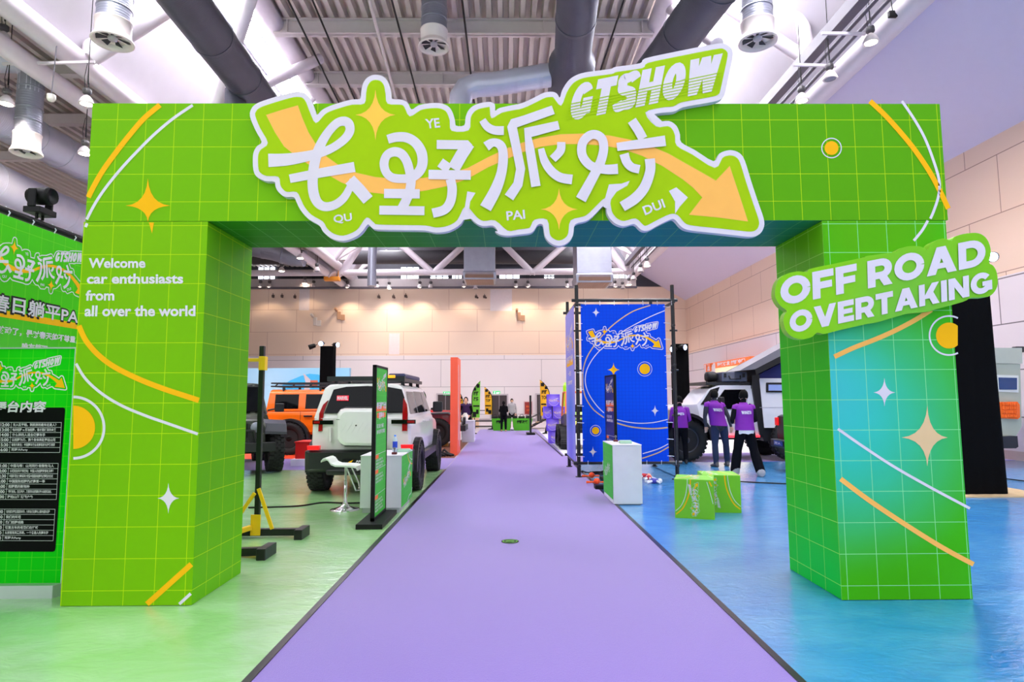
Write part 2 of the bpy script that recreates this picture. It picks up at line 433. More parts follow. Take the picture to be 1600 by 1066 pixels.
rz1, rz2 = PX(1600, 190, WX), P(1083, 470, BACKY)
def soff_z(y): return rz1.z + (rz2.z - rz1.z) * (y - rz1.y) / (rz2.y - rz1.y)
w = MB()
for y0, y1 in ((-6, 42),):
    w.box(WX, WX + .3, y0, y1, 0, 4.55, 1); w.box(WX, WX + .3, y0, y1, 4.55, 9.4, 0)
struct(w, 'wall_right', [BEIGER, WHITER])
w = MB(); w.box(WX - .03, WX, -6, 42, 0, .22); struct(w, 'baseboard_right', [mat('pink_stone', (196, 172, 166), .5)])
w = MB(); w.box(-26.3, -26, -6, 42, 0, 12); struct(w, 'wall_left', [mat('left_wall_paint', (222, 205, 196), .6)])
w = MB(); w.box(-26, 12.4, BACKY - .04, BACKY, 0, .2); struct(w, 'baseboard_back', [mat('grey_skirting', (168, 160, 164), .5)])
# doors in the back wall
DOORM = mat('dark_brown_door', (58, 48, 50), .5); DFR = mat('door_steel_frame', (190, 180, 184), .5)
for i, (u0, u1, vt) in enumerate(((684, 708, 617), (768, 792, 618), (839, 846, 617))):
    a, b = P(u0, 640, BACKY - .05), P(u1, 640, BACKY - .05); zt = P(u0, vt, BACKY).z
    d = MB(); d.box(a.x, b.x, BACKY - .06, BACKY - .005, 0, zt)
    o = struct(d, 'door_%d' % (i + 1), [DOORM])
    f = MB(); f.box(a.x - .1, a.x, BACKY - .1, BACKY, 0, zt + .1); f.box(b.x, b.x + .1, BACKY - .1, BACKY, 0, zt + .1); f.box(a.x, b.x, BACKY - .1, BACKY, zt, zt + .1)
    f.box(a.x + (b.x-a.x)*.49, a.x + (b.x-a.x)*.51, BACKY - .075, BACKY - .05, .02, zt - .02)
    f.build('door_frame', [DFR], o)
# clerestory panes over the back wall
PANE = mat('daylight_pane', (235, 240, 255), .3, emit=3.0)
FRM = mat('window_frame_dark', (60, 60, 66), .5)
for i, (u0, u1, v0, v1) in enumerate(((403, 431, 418, 437), (626, 655, 418, 437), (672, 701, 427, 437), (706, 722, 422, 437), (780, 812, 420, 437), (850, 866, 426, 437), (958, 985, 420, 437))):
    a, b = P(u0, v1, BACKY - .05), P(u1, v0, BACKY - .05)
    d = MB(); d.box(a.x, b.x, BACKY - .06, BACKY - .005, a.z, b.z)
    o = struct(d, 'window_%d' % (i + 1), [PANE])
    f = MB()
    n = 3
    for k in range(n + 1):
        x = a.x + (b.x - a.x) * k / n; f.box(x - .03, x + .03, BACKY - .1, BACKY - .05, a.z, b.z)
    f.box(a.x, b.x, BACKY - .1, BACKY - .05, (a.z+b.z)/2 - .03, (a.z+b.z)/2 + .03)
    f.build('window_frame', [FRM], o)

# roof deck
ZD, XL, XR = 13.1, -7.0, 4.55
RY0 = -1.0          # where the built part of the roof begins
def corrugated(mb, x0, x1, y0, y1, z, pitch=.34, h=.24, mi=0):
    n = int((x1 - x0) / pitch); prof = []
    for k in range(n + 1):
        x = x0 + k * pitch
        prof += [(x, z), (x + pitch * .42, z), (x + pitch * .5, z + h), (x + pitch * .92, z + h)]
    vs = [(x, y0, zz) for x, zz in prof] + [(x, y1, zz) for x, zz in prof]; m = len(prof)
    mb.add(vs, [(k, k + 1, k + 1 + m, k + m) for k in range(m - 1)], mi)
DECKM = mat('roof_sheet', (206, 196, 188), .45, .1, vary=.1, scale=2)
w = MB(); corrugated(w, XL, XR, RY0, 42, ZD); struct(w, 'ceiling', [DECKM])
w = MB(); corrugated(w, -26, -10.6, RY0, 42, 10.7, .33); struct(w, 'ceiling_left', [DECKM])
# soffit at the right: from the truss edge down to the wall
A = P(1001, 429, BACKY); B = G(1442, 0, A.z)
def along(a, b, y): return a + (b - a) * ((y - a.y) / (b.y - a.y))
w = MB(); n0, n1 = along(A, B, RY0), A
w.add([n0, n1, (WX + .05, BACKY, soff_z(BACKY)), (WX + .05, RY0, soff_z(RY0)), n0 + V((0, 0, .3)), n1 + V((0, 0, .3)), (WX + .05, BACKY, 10.2), (WX + .05, RY0, 10.2)],
      [(0, 1, 2, 3), (0, 4, 5, 1), (4, 7, 6, 5)])
struct(w, 'ceiling_right', [mat('lavender_soffit', (206, 198, 222), .6, vary=.02)])
MEMB = mat('white_fabric_lining', (196, 190, 196), .6, bump=.5, scale=2.2, vary=.05)
def lining(name, x0, z0, x1, z1):
    m = MB(); n = 60
    rows = []
    for j in range(9):
        t = j / 8; rows.append([V((x0 + (x1-x0)*t, RY0 + (42 - RY0)*k/n, z0 + (z1-z0)*t)) + V((0, 0, -.10*abs(sin(k*2.1 + j*.7)) * sin(pi*t))) for k in range(n+1)])
    m.loft(rows, caps=False, close=False); return struct(m, name, [MEMB])
lining('wall_upper_left', -10.6, 9.95, -8.55, 13.3)
lining('wall_upper_right', 8.5, 9.95, 6.35, 13.3)
w = MB(); w.box(-10.7, -10.55, RY0, 42, 9.9, 10.9); struct(w, 'trim_1', [MEMB])
# roof glazing strips
SKY = mat('skylight_glass', (250, 250, 255), .3, emit=SKYLIGHT)
GBAR = mat('glazing_bar', (206, 212, 226), .5)
for i, (x0, x1) in enumerate(((-8.55, -7.1), (4.75, 6.35))):
    w = MB(); w.box(x0, x1, RY0, 42, 13.32, 13.36); o = struct(w, 'window_%d' % (8 + i), [SKY])
    f = MB()
    for k in range(28): f.box(x0, x1, RY0 + k*1.45, RY0 + .07 + k*1.45, 13.22, 13.30)
    for k in range(3): f.box(x0 + (x1-x0)*k/2 - .03, x0 + (x1-x0)*k/2 + .03, RY0, 42, 13.2, 13.3)
    f.build('glazing_bars', [GBAR], o)
# beams under the deck
BEAMM = mat('beam_paint', (204, 194, 192), .5)
y1, y2 = G(700, 43, 12.85).y, G(700, 124, 12.85).y
dy = y2 - y1
for k in range(-5, 7):
    y = y1 + dy * k
    w = MB(); w.box(XL, XR, y - .12, y + .12, 12.6, 12.64); w.box(XL, XR, y - .015, y + .015, 12.6, 13.05); w.box(XL, XR, y - .12, y + .12, 13.04, 13.08)
    for x in (-6.6, -2.2, 1.2, 4.2): w.box(x - .02, x + .02, y - .1, y + .1, 12.62, 13.06)
    struct(w, 'ceiling_beam', [BEAMM])
def pipe(name, pts, r, m=STEEL, n=14):
    w = MB(); w.tube(pts, r, n); return struct(w, name, [m])
pipe('truss_chord', [(XL, RY0, 12.95), (XL, 42, 12.95)], .28); pipe('truss_chord', [(XR + .1, RY0, 12.95), (XR + .1, 42, 12.95)], .28)
pipe('truss_chord', [(-10.45, RY0, 9.84), (-10.45, 42, 9.84)], .27); pipe('truss_chord', [(-11.0, RY0, 9.3), (-11.0, 42, 9.3)], .22)
pipe('truss_chord', [(8.72, RY0, 9.95), (8.72, 42, 9.95)], .3)
# white diagonals of the two side trusses
for u0, v0, u1, v1 in ((141, 92, 138, -40), (145, 92, 395, -70), (338, 165, 410, -60), (338, 165, 500, 92)):
    pipe('truss_brace', [G(u0, v0, 9.9), G(u1, v1, 12.9)], .17)
for u0, v0, u1, v1 in ((1262, 88, 1240, -60), (1262, 95, 1105, -10), (1120, 70, 1045, 10)):
    pipe('truss_brace', [G(u0, v0, 10.2), G(u1, v1, 12.9)], .17)
for k in range(5):   # the same zigzag further down the hall
    y = 24 + k * 4.2
    for sx, bx in ((XL, -10.4), (XR, 8.3)):
        pipe('truss_brace', [(bx, y, 9.9), (sx, y + 2.1, 12.9)], .15); pipe('truss_brace', [(bx, y, 9.9), (sx, y - 2.1, 12.9)], .15)
# dark lamp rail and conduits beside the soffit
RAILM = mat('dark_rail', (92, 86, 96), .5)
ra, rb = G(1341, 0, 9.95), G(1203, 157, 9.95)
w = MB(); w.bar(along(ra, rb, 4), along(ra, rb, 40), .24, .3); struct(w, 'lamp_rail', [RAILM])
for du in (28, 48):
    a, b = G(1341 + du, 0, 9.9), G(1203 + du * .8, 157, 9.9); pipe('conduit', [along(a, b, 5), along(a, b, 40)], .045, RAILM, 8)
w = MB(); w.bar(G(130, 85, 10.3) + V((0, -8, 0)), G(218, 155, 10.3) + V((0, 12, 0)), .3, .4); struct(w, 'lamp_rail', [RAILM])
for ua, va, ub, vb in ((450, 0, 524, 150), (488, 0, 552, 150), (612, 0, 652, 150), (1130 - 408, 0, 735, 110), (975, 0, 935, 120), (577, 0, 612, 130)):
    a, b = G(ua, va, 12.5), G(ub, vb, 12.5); pipe('conduit', [along(a, b, 8), along(a, b, 36)], .03 if ua != 577 else .05, BLACK if ua != 577 else BEAMM, 8)
# far truss in front of the back wall
yt = 38.0
pipe('truss_chord', [P(380, 427, yt), P(990, 424, yt)], .2)
for u0, u1, u2 in ((638, 677, 714), (799, 832, 871)):
    pipe('truss_brace', [P(u0 - 12, 382, yt), P(u1, 427, yt)], .2); pipe('truss_brace', [P(u2 + 12, 382, yt), P(u1, 427, yt)], .2)
pipe('truss_brace', [P(470, 384, yt), P(520, 430, yt - .5)], .3); pipe('truss_brace', [P(482, 382, yt), P(533, 430, yt)], .24); pipe('truss_brace', [P(563, 382, yt), P(533, 428, yt)], .24)
pipe('truss_brace', [P(948, 384, yt), P(977, 424, yt)], .26); pipe('truss_brace', [P(988, 384, yt), P(977, 424, yt)], .2)
w = MB(); a = P(700, 443, 41.4); w.box(-26, 8.9, 41.2, 41.7, a.z - .3, a.z + .3); struct(w, 'beam_back', [BEAMM])
w = MB(); w.box(-26, 8.9, 40.9, 41.15, a.z - .42, a.z - .3); struct(w, 'lamp_rail', [RAILM])
w = MB(); w.box(XL, XR + 4, 40.0, 40.2, 10.6, 13); struct(w, 'wall_gable', [mat('gable_grey', (110, 108, 116), .7)])  # plain grey panel across the far end of the roof
# a beam and the truss rail over the left aisle roof
for v in (186, 108, 243): 
    y = G(90, v, 10.5).y; w = MB(); w.box(-26, -10.9, y - .12, y + .12, 10.3, 10.62); struct(w, 'ceiling_beam', [BEAMM])

# ------------------------------------------------------------------ ducts
def duct(label, pts, r, m=DUCT, rings=(), n=24, extra=None):
    w = MB(); w.tube(pts, r, n)
    pts = [V(p) for p in pts]
    for k, t in rings:       # coupling bands on the spiral duct
        p = pts[k].lerp(pts[k+1], t); d = (pts[k+1] - pts[k]).normalized()
        rr = r if not isinstance(r, (list, tuple)) else r[k]
        w.tube([p - d * .05, p + d * .05], rr * 1.03, n)
    if extra: extra(w)
    o = w.build('ventilation_duct', [m], base=pts[0]); return tag(o, label, 'duct', 'ventilation ducts under the roof')
def spiral(m, scale=9, axis='Y'):
    """ribs of spiral-wound sheet as a fine bump along the hall"""
    nt = m.node_tree; b = nt.nodes['Principled BSDF']
    tc = N(nt, 'ShaderNodeTexCoord'); wv = N(nt, 'ShaderNodeTexWave'); wv.bands_direction = axis; wv.inputs['Scale'].default_value = scale
    nt.links.new(tc.outputs['Object'], wv.inputs['Vector'])
    bp = N(nt, 'ShaderNodeBump'); bp.inputs['Strength'].default_value = .22; bp.inputs['Distance'].default_value = .012
    nt.links.new(wv.outputs[0], bp.inputs['Height']); nt.links.new(bp.outputs[0], b.inputs['Normal'])
spiral(GALV, 5, 'Z'); spiral(DUCT, 7)
DUCTL = mat('spiral_duct', (196, 196, 212), .35, .25, scale=3, vary=.1); spiral(DUCTL, 6)
zA = 9.7
a, b = G(285, -5, zA), G(402, 152, zA)
duct('thick dark grey duct slanting beside the left skylight', [along(a, b, 8), along(a, b, 13.5), along(a, b, 26)], .47, DUCT, [(0, .3), (0, .95), (1, .12), (1, .3), (1, .45)],
     extra=lambda w: w.tube([along(a, b, G(382, 160, 9.2).y) + V((-.3, 0, -.2)), along(a, b, G(382, 160, 9.2).y) + V((-.3, 0, -1.2))], .25, 20))
a2, b2 = G(903, -5, 10.9), G(895, 85, 10.9)
yb = b2.y
jn = b2 + (b2 - a2).normalized() * .9
dB = duct('fat grey duct coming down over the GTSHOW letters', [along(a2, b2, 8), b2, b2 + (b2 - a2).normalized() * .45, jn + (b2 - a2).normalized() * 1.2], [.5, .5, .66, .66], DUCT, [(0, .5), (0, .8)])
BRP = ([jn + V((-.63, 0, -.1)), P(770, 132, jn.y), P(745, 133, jn.y), P(727, 140, jn.y), P(720, 152, jn.y), P(720, 190, jn.y)])
w = MB(); w.tube(BRP, .33, 24)
for q_ in (.15, .6): p_ = BRP[0].lerp(BRP[1], q_); w.tube([p_ - V((.05, 0, 0)), p_ + V((.05, 0, 0))], .342, 24)
w.build('branch', [DUCTL], dB, local=False)
a3, b3 = G(1108, -5, zA), G(1046, 80, zA)
duct('thick dark duct ending above the letters OW', [along(a3, b3, 9), b3, b3 + (b3 - a3).normalized() * 1.3], [.46, .46, .5], DUCT, [(0, .5), (0, .85)])
a4, b4 = G(0, 186, 8.8), G(118, 250, 8.8)
duct('bright galvanised duct running under the low roof left of the arch', [along(a4, b4, 14.4), along(a4, b4, 17), along(a4, b4, 26)], .5, DUCTL, [(0, .4), (0, .8), (1, .05), (1, .15), (1, .25)])
a5, b5 = G(0, 290, 7.2), G(125, 345, 7.2)
duct('long duct passing behind the stage light on the banner', [along(a5, b5, 12), along(a5, b5, 19), along(a5, b5, 26)], .52, DUCTL, [(0, .5), (0, .9), (1, .1), (1, .3)])
duct('dark duct running across in front of the high windows', [P(395, 403, 39.48), P(640, 402, 39.48), P(905, 402, 39.48)], .45, mat('dark_grey_duct', (58, 56, 60), .6), [(0, .3), (0, .6), (1, .2), (1, .55), (1, .8)])  # even dark grey sheet metal on this duct
duct('crumpled grey elbow duct in the corner behind the arch opening', [P(395, 385, 33), P(430, 392, 33), P(458, 402, 33), P(476, 404, 33)], [.55, .55, .5, .45], GALV, [(0, .5), (1, .5)])
t0 = P(582, 392, 33)
duct('slim vertical drop duct left of the white V braces', [t0 + V((0, 0, 3.4)), t0, P(581, 425, 33), P(581, 447, 33)], [.23, .23, .23, .25], GALV, [(1, .3)])
for lab, u, wpx, v1, Y in (('square grey air box with brown grille over the hall centre', 750, 48, 428, 36), ('large grey air box with grille left of the blue tower top', 925, 54, 432, 33)):
    c = P(u, v1, Y); hw = wpx / 2 / 960 * Y
    t = thing('air_box', lab, 'air vent', (c.x, c.y, c.z), 0, 'air boxes at the back of the hall')
    w = MB(); w.box(-hw, hw, -hw, hw, 0, 12.5 - c.z); w.build('box', [GALV], t, bevel=.02)
    w = MB(); w.loft([[(-hw*s, -hw*s, z), (hw*s, -hw*s, z), (hw*s, hw*s, z), (-hw*s, hw*s, z)] for s, z in ((1, 0), (1.08, -.1), (1.02, -.5), (.95, -.5))], sm=False)
    w.build('skirt', [GALV], t)
    w = MB(); w.box(-hw*.92, hw*.92, -hw*1.06, -hw*1.05, -.42, -.12)
    for k in range(9): w.box(-hw*.9, hw*.9, -hw*1.09, -hw*1.05, -.40 + k*.033, -.39 + k*.033)
    for k in range(12): w.box(-hw*.9 + k*hw*.15, -hw*.88 + k*hw*.15, -hw*.9, hw*.9, -.53, -.50)
    w.box(-hw*.9, hw*.9, -hw*.9, hw*.9, -.515, -.5)
    w.build('grille', [mat('brown_grille', (150, 118, 100), .6)], t)

# jet nozzles: pipe drop, cream collar, flared rim, dark fan
NOZC = mat('cream_collar', (230, 218, 212), .45)
FANM = mat('fan_dark', (40, 38, 44), .6); HUBM = mat('fan_hub', (190, 184, 190), .4)
def nozzle(label, u, v, wpx, top, zfix=None, pipe_r=None, group='jet nozzles hanging from the roof ducts'):
    """u,v centre of the rim in the photo, wpx its pipe width there"""
    r = .36 if pipe_r is None else pipe_r
    Y = 2 * r * 960 / wpx
    c = P(u, v, Y)
    t = thing('jet_nozzle', label, 'air nozzle', c, 0, group)
    w = MB(); w.lathe([(r, .45), (r, top)], n=28)
    for z in (.78, 1.1, 1.6):
        if z + .05 < top: w.lathe([(r*1.0, z), (r*1.04, z), (r*1.04, z+.03), (r, z+.03)], n=28)
    w.build('sleeve', [GALV], t)
    w = MB(); w.lathe([(r*1.03, .12), (r*1.04, .45), (r*1.08, .46), (r*1.08, .49)], n=28); w.build('collar', [NOZC], t)
    w = MB(); w.lathe([(r*1.02, .16), (r*1.1, .09), (r*1.22, .03), (r*1.24, .0), (r*1.15, -.02), (r*.98, .05), (r*.92, .25)], n=32); w.build('rim', [NOZC], t)
    w = MB(); w.lathe([(r*.9, .3), (.001, .3)], n=24)
    for k in range(7):
        an = tau * k / 7; d = V((cos(an), sin(an), 0)); e = V((-sin(an), cos(an), 0))
        w.plate([d*r*.28 - e*.05 + V((0,0,.1)), d*r*.95 - e*.09 + V((0,0,.06)), d*r*.95 + e*.09 + V((0,0,.13)), d*r*.28 + e*.05 + V((0,0,.14))], (0, 0, .01))
    w.build('fan', [FANM], t)
    w = MB(); w.lathe([(.001, .04), (r*.26, .05), (r*.3, .1), (r*.3, .2)], n=16); w.build('hub', [HUBM], t)
    return t
nozzle('big jet nozzle hanging in the upper left corner of the ceiling', 176, 66, 51, 5)
nozzle('jet nozzle hanging over the middle, above the sparkle of the sign', 678, 74, 42, 4)
nozzle('jet nozzle hanging right of the GTSHOW letters', 1184, 66, 50, 5)
tn = nozzle('jet nozzle on an elbow pipe beside the left lamps', 41, 240, 36, 2.0, pipe_r=.27)
c = tn.location
w = MB(); w.tube([(0, 0, 1.5), (0, 0, 1.9), (-.05, 0, 2.1), (-.2, 0, 2.25), (-.45, 0, 2.32), (-1.6, 0, 2.34)], .27, 20); w.build('elbow', [DUCTL], tn)
nozzle('small cream jet nozzle above the far white braces', 539, 408, 18, 3.6, pipe_r=.36)
nozzle('small cream jet nozzle in front of the centre air box', 747, 408, 17, 3.6, pipe_r=.36)
nozzle('small cream jet nozzle in front of the right air box', 943, 406, 17, 3.6, pipe_r=.36)

# ------------------------------------------------------------------ pendant lamps
REFL = mat('lamp_reflector', (214, 204, 204), .35)
BULB = mat('lamp_glow', (255, 236, 214), .4, emit=14)
LENS = mat('lamp_lens_off', (120, 124, 140), .2)
HOUS = mat('lamp_housing', (84, 80, 82), .5)
def lamp_proto(lit):
    t = thing('pendant_lamp', 'x', 'lamp', (0, 0, 0), 0, 'pendant hall lamps')
    w = MB(); w.lathe([(.19, 0), (.195, .015), (.18, .07), (.14, .16), (.085, .23), (.05, .26)], n=22); w.build('reflector', [REFL], t)
    w = MB(); w.lathe([(.04, .25), (.045, .29), (.1, .3), (.11, .33), (.11, .42), (.07, .45)], n=16); w.box(-.03, .03, -.13, .13, .36, .42); w.build('housing', [HOUS], t)
    w = MB(); w.tube([(.03, 0, .44), (.0, 0, 1.2)], .008, 6); w.tube([(-.06, 0, .42), (-.1, 0, .8), (-.04, 0, 1.2)], .008, 6); w.build('cord', [BLACK], t)
    w = MB(); w.lathe([(.001, -.03), (.1, -.02), (.18, .01)], n=20); w.build('bulb' if lit else 'lens', [BULB if lit else LENS], t)
    return t
L_ON, L_OFF = lamp_proto(True), lamp_proto(False)
first = {True: True, False: True}
def lamp(label, u, v, Y, lit=True, light=True, power=None, rod=True):
    c = P(u, v, Y)
    sc_ = .82 if Y < 16 else 1.0
    if rod: pipe('hanging_rod', [c + V((0, 0, .46)), V((c.x, c.y, 10.72 if c.x < -10.6 else soff_z(c.y) + 1.6 if c.x > 9.2 else 13.2 if XL < c.x < XR else 10.9))], .009, BLACK, 6)
    src = L_ON if lit else L_OFF
    if first[lit]: src.location = c; src['label'] = label; first[lit] = False; o = src; o.scale = (sc_,)*3
    else: o = copy_thing(src, c, label, scale=sc_)
    if lit and light:
        d = bpy.data.lights.new('lamp_light', 'SPOT'); d.energy = power or LAMP_W; d.color = (1, .74, .5) if power is None else (1, .88, .76); d.spot_size = rad(118 if power is None else 165); d.spot_blend = .6; d.shadow_soft_size = .15
        l = bpy.data.objects.new('lamp_light', d); COL.objects.link(l); l.location = c + V((0, 0, -.06))
    return o
lamp('lit pendant lamp at the left picture edge under the roof pipes', 5, 64, 13, True, False)
lamp('lit pendant lamp hanging just left of the elbow nozzle', 10, 163, 13.6, True, True, 400)
lamp('lit pendant lamp touching the top left corner of the arch', 135, 163, 13.6, True, True, 400)
lamp('lit pendant lamp half hidden by the left side of the arch', 132, 241, 15.5, True, True, 300)
lamp('brightest lit pendant lamp below the lavender ceiling edge', 1361, 67, 12.7, True, True, 420)
lamp('unlit pendant lamp with grey lens over the right half of the arch', 1297, 124, 13.4, False)
lamp('pendant lamp peeking over the top edge of the arch', 1253, 158, 14.6, True, True, 320)
bw = [(407, 449, 1), (421, 449, 1), (476, 443, 1), (490, 449, 0), (525, 444, 0), (543, 450, 1), (589, 450, 0), (608, 451, 1), (656, 450, 1), (673, 450, 0), (725, 449, 1), (743, 451, 0), (806, 449, 1), (825, 449, 1), (886, 449, 1), (961, 449, 1), (973, 451, 0), (983, 445, 1)]
ORD = ['first', 'second', 'third', 'fourth', 'fifth', 'sixth', 'seventh', 'eighth', 'ninth', 'tenth', 'eleventh', 'twelfth']
nl = {0: 0, 1: 0}
for u, v, on in bw:
    k = nl[on]; nl[on] += 1
    lamp('%s %s lamp, counted from the left, in the row along the back wall top' % (ORD[k], 'lit' if on else 'unlit'), u, v, 41.02, bool(on), bool(on), rod=False)
lamp('lit lamp hanging higher than the row, beside the crumpled elbow duct', 440, 424, 35, True, True)
lamp('lit lamp right above the first far lamps, under the elbow duct', 469, 404, 32, True, False)
lamp('unlit cream lamp high up between elbow duct and slanted pipe', 495, 424, 34, False)
lamp('lit lamp hanging at the near end of the right lamp rail', 1011, 416, 31, True, True)
lamp('unlit lamp on the right lamp rail, higher than its lit neighbour', 1001, 425, 34, False)
lamp('unlit lamp low on the right lamp rail near the corner', 990, 437, 37, False)
for u0, v0, u1, v1, Y in ((4, 100, 148, 97, 13.6), (1284, 52, 1352, 53, 12.7), (1240, 101, 1306, 103, 13.4)):
    w = MB(); w.bar(P(u0, v0, Y), P(u1, v1, Y + .1), .05, .06); struct(w, 'lamp_bracket', [STEEL])
for k, (u, v) in enumerate(((427, 463), (441, 463), (461, 464), (592, 464), (615, 464), (634, 463), (744, 464), (757, 464))):  # small brown brackets on the wall, no lamp in them
    c = P(u, v, BACKY); w = MB(); w.box(c.x - .09, c.x + .09, BACKY - .07, BACKY, c.z - .09, c.z + .09); w.bar((c.x, BACKY - .05, c.z), (c.x + .12, BACKY - .3, c.z - .12), .12, .1); w.bar((c.x, BACKY - .04, c.z), (c.x, BACKY - .04, c.z + .2), .04, .04)
    tag(w.build('wall_bracket', [mat('bracket_brown', (84, 62, 52), .5)], bevel=.01), '%s small dark wall bracket, counted from the left, under the lamp row' % ORD[k], 'wall bracket', 'small wall brackets on the back wall')
a, b = P(507, 439, 37.6), P(531, 433, 37.6); w = MB(); w.box(a.x, b.x, 37.4, 37.8, a.z, b.z); w.bar((a.x + .1, 37.6, b.z), (a.x + .1, 37.6, b.z + .4), .05, .05); w.bar((b.x - .1, 37.6, b.z), (b.x - .1, 37.6, b.z + .4), .05, .05)
tag(w.build('hoist_box', [mat('hoist_orange', (226, 140, 30), .5)], bevel=.02), 'orange hoist box hanging under the white truss node at the back', 'hoist')
# little floodlight and dome camera up under the roof
w = MB(); c = P(1395, 22, 12.5); w.box(c.x-.09, c.x+.09, c.y-.03, c.y+.05, c.z-.07, c.z+.07); w.bar(c + V((0, 0, .05)), c + V((-.03, 0, .5)), .02, .02)
tag(w.build('flood_light', [BLACK], bevel=.01), 'small black floodlight hanging at the lavender ceiling edge', 'floodlight')
w = MB(); c = P(80, 155, 13.5); w.lathe([(.09, .1), (.09, 0), (.055, -.05), (.001, -.065)], c=c, n=18); w.tube([c + V((0, 0, .1)), c + V((0.04, 0, 1.3))], .012, 6, mi=1)
tag(w.build('dome_camera', [CREAM, RAILM]), 'white dome camera on a rod between the left lamps', 'camera')
# wall cameras, exit signs
for lab, u, v in (('small white camera box high on the left of the back wall', 493, 502), ('tan camera arm hanging on the upper back wall', 530, 493), ('tan camera bracket on the back wall left of the blue tower', 811, 494)):
    c = P(u, v, BACKY); w = MB(); w.box(c.x-.12, c.x+.12, BACKY-.12, BACKY, c.z-.3, c.z+.25); w.bar((c.x-.15, BACKY-.05, c.z+.3), (c.x-.15, BACKY-.5, c.z+.42), .16, .14); w.box(c.x+.1, c.x+.4, BACKY-.1, BACKY, c.z-.35, c.z+.05)
    tag(w.build('wall_camera', [mat('tan_plastic', (178, 140, 112), .5) if 'tan' in lab else CREAM], bevel=.02), lab, 'camera', 'cameras on the back wall')
for lab, u, v in (('green exit sign over the dark door beside the red wall', 698, 615), ('green exit sign over the dark door behind the green counters', 776, 614)):
    c = P(u, v, BACKY)
    t = thing('exit_sign', lab, 'exit sign', (c.x, BACKY - .05, c.z - .12), 0, 'exit signs on the back wall')
    w = MB(); w.box(-.24, .24, -.02, .05, 0, .24); w.build('sign_box', [mat('exit_green', (20, 170, 90), .4, emit=.8)], t, bevel=.01)
    w = MB(); w.text('EXIT', lambda s, q: V((-.02 + s*.22, -.026, .06 + q*.11)), 0, .02); w.lathe([(.001, 0), (.025, 0)], c=(-.13, -.026, .18), axis='Y', n=10); w.bar((-.13, -.024, .15), (-.15, -.024, .09), .03, .004, up=(0, 1, 0)); w.bar((-.15, -.024, .09), (-.2, -.024, .05), .02, .004, up=(0, 1, 0)); w.bar((-.14, -.024, .1), (-.09, -.024, .05), .02, .004, up=(0, 1, 0))
    w.build('pictogram', [mat('exit_white', (240, 255, 245), .4, emit=1.2)], t)
# ================================================================== LOGO ARTWORK (drawn once, placed on every sign)
def z1(L): return [(380 + x*.3189, 60 + y*.3189) for x, y in L]
def z2(L): return [(780 + x*.3188, 60 + y*.3188) for x, y in L]
LG_OUT = (z1([(33,382),(40,345),(62,322),(100,305),(180,280),(245,263),(285,263),(312,275),(332,305),(350,352),(362,375),(385,352),(420,333),(470,316),(530,300),(572,296),(578,262),(584,230),(600,200),(622,184),(648,178),(680,184),(704,204),(716,232),(722,268),(728,296),(775,300),(806,315),(825,348),(860,328),(910,318),(960,317),(1000,330),(1022,355),(1036,395),(1042,427),(1083,426),(1090,385),(1106,350),(1140,324),(1200,311),(1232,322)])
  + z2([(-20,355),(0,342),(60,328),(110,318),(175,288),(220,266),(262,262),(284,272),(297,290),(308,255),(335,212),(370,184),(425,166),(545,150),(570,140),(690,122),(715,98),(850,68),(880,62),(970,44),(1075,25),(1110,28),(1138,50),(1145,85),(1128,170),(1108,262),(1094,292),(1060,308),(985,322),(900,338),(860,358),(800,364),(755,376),(780,406),(832,405),(868,428),(886,470),(893,510),(960,548),(1050,602),(1078,566),(1112,551),(1145,549),(1180,564),(1204,600),(1235,700),(1270,805),(1296,882),(1298,922),(1278,958),(1236,973),(1160,966),(1060,955),(940,942),(895,926),(862,890),(840,888),(780,916),(728,943),(695,938),(662,910),(612,921),(570,908),(545,885),(528,855),(518,815),(460,872),(425,896),(372,912),(362,965),(338,1000),(294,1018),(250,1002),(224,968),(214,914),(188,914),(172,940),(150,955),(95,962),(40,968),(0,960),(-20,945)])
  + z1([(1248,945),(1224,918),(1172,920),(1130,897),(1095,862),(1068,908),(1010,943),(945,952),(890,942),(780,940),(655,937),(628,925),(610,912),(585,945),(552,972),(490,993),(432,980),(392,948),(372,916),(318,884),(280,840),(260,800),(247,778),(205,777),(172,752),(158,725),(152,702),(108,699),(66,678),(50,645),(47,590),(52,555),(68,528),(90,507),(60,450)]))
def inset(poly, d):
    n = len(poly); out = []
    for i in range(n):
        a, p, b = V(poly[i-1]), V(poly[i]), V(poly[(i+1) % n])
        e1 = (p - a).normalized(); e2 = (b - p).normalized()
        n1 = V((-e1.y, e1.x)); n2 = V((-e2.y, e2.x)); m = n1 + n2
        m = m.normalized() if m.length > 1e-3 else n1
        k = 1 / max(.62, m.dot(n1))
        out.append(tuple(p + m * d * k))
    return out
def smooth_loop(poly, seg=3):
    pts, _ = spline([poly[-1]] + list(poly) + [poly[0], poly[1]], [1]*(len(poly)+3), seg)
    return pts[seg:-2*seg] if False else pts[seg:seg + seg*len(poly)]
LG_IN = inset(LG_OUT, 8.0); del LG_IN[122:125]
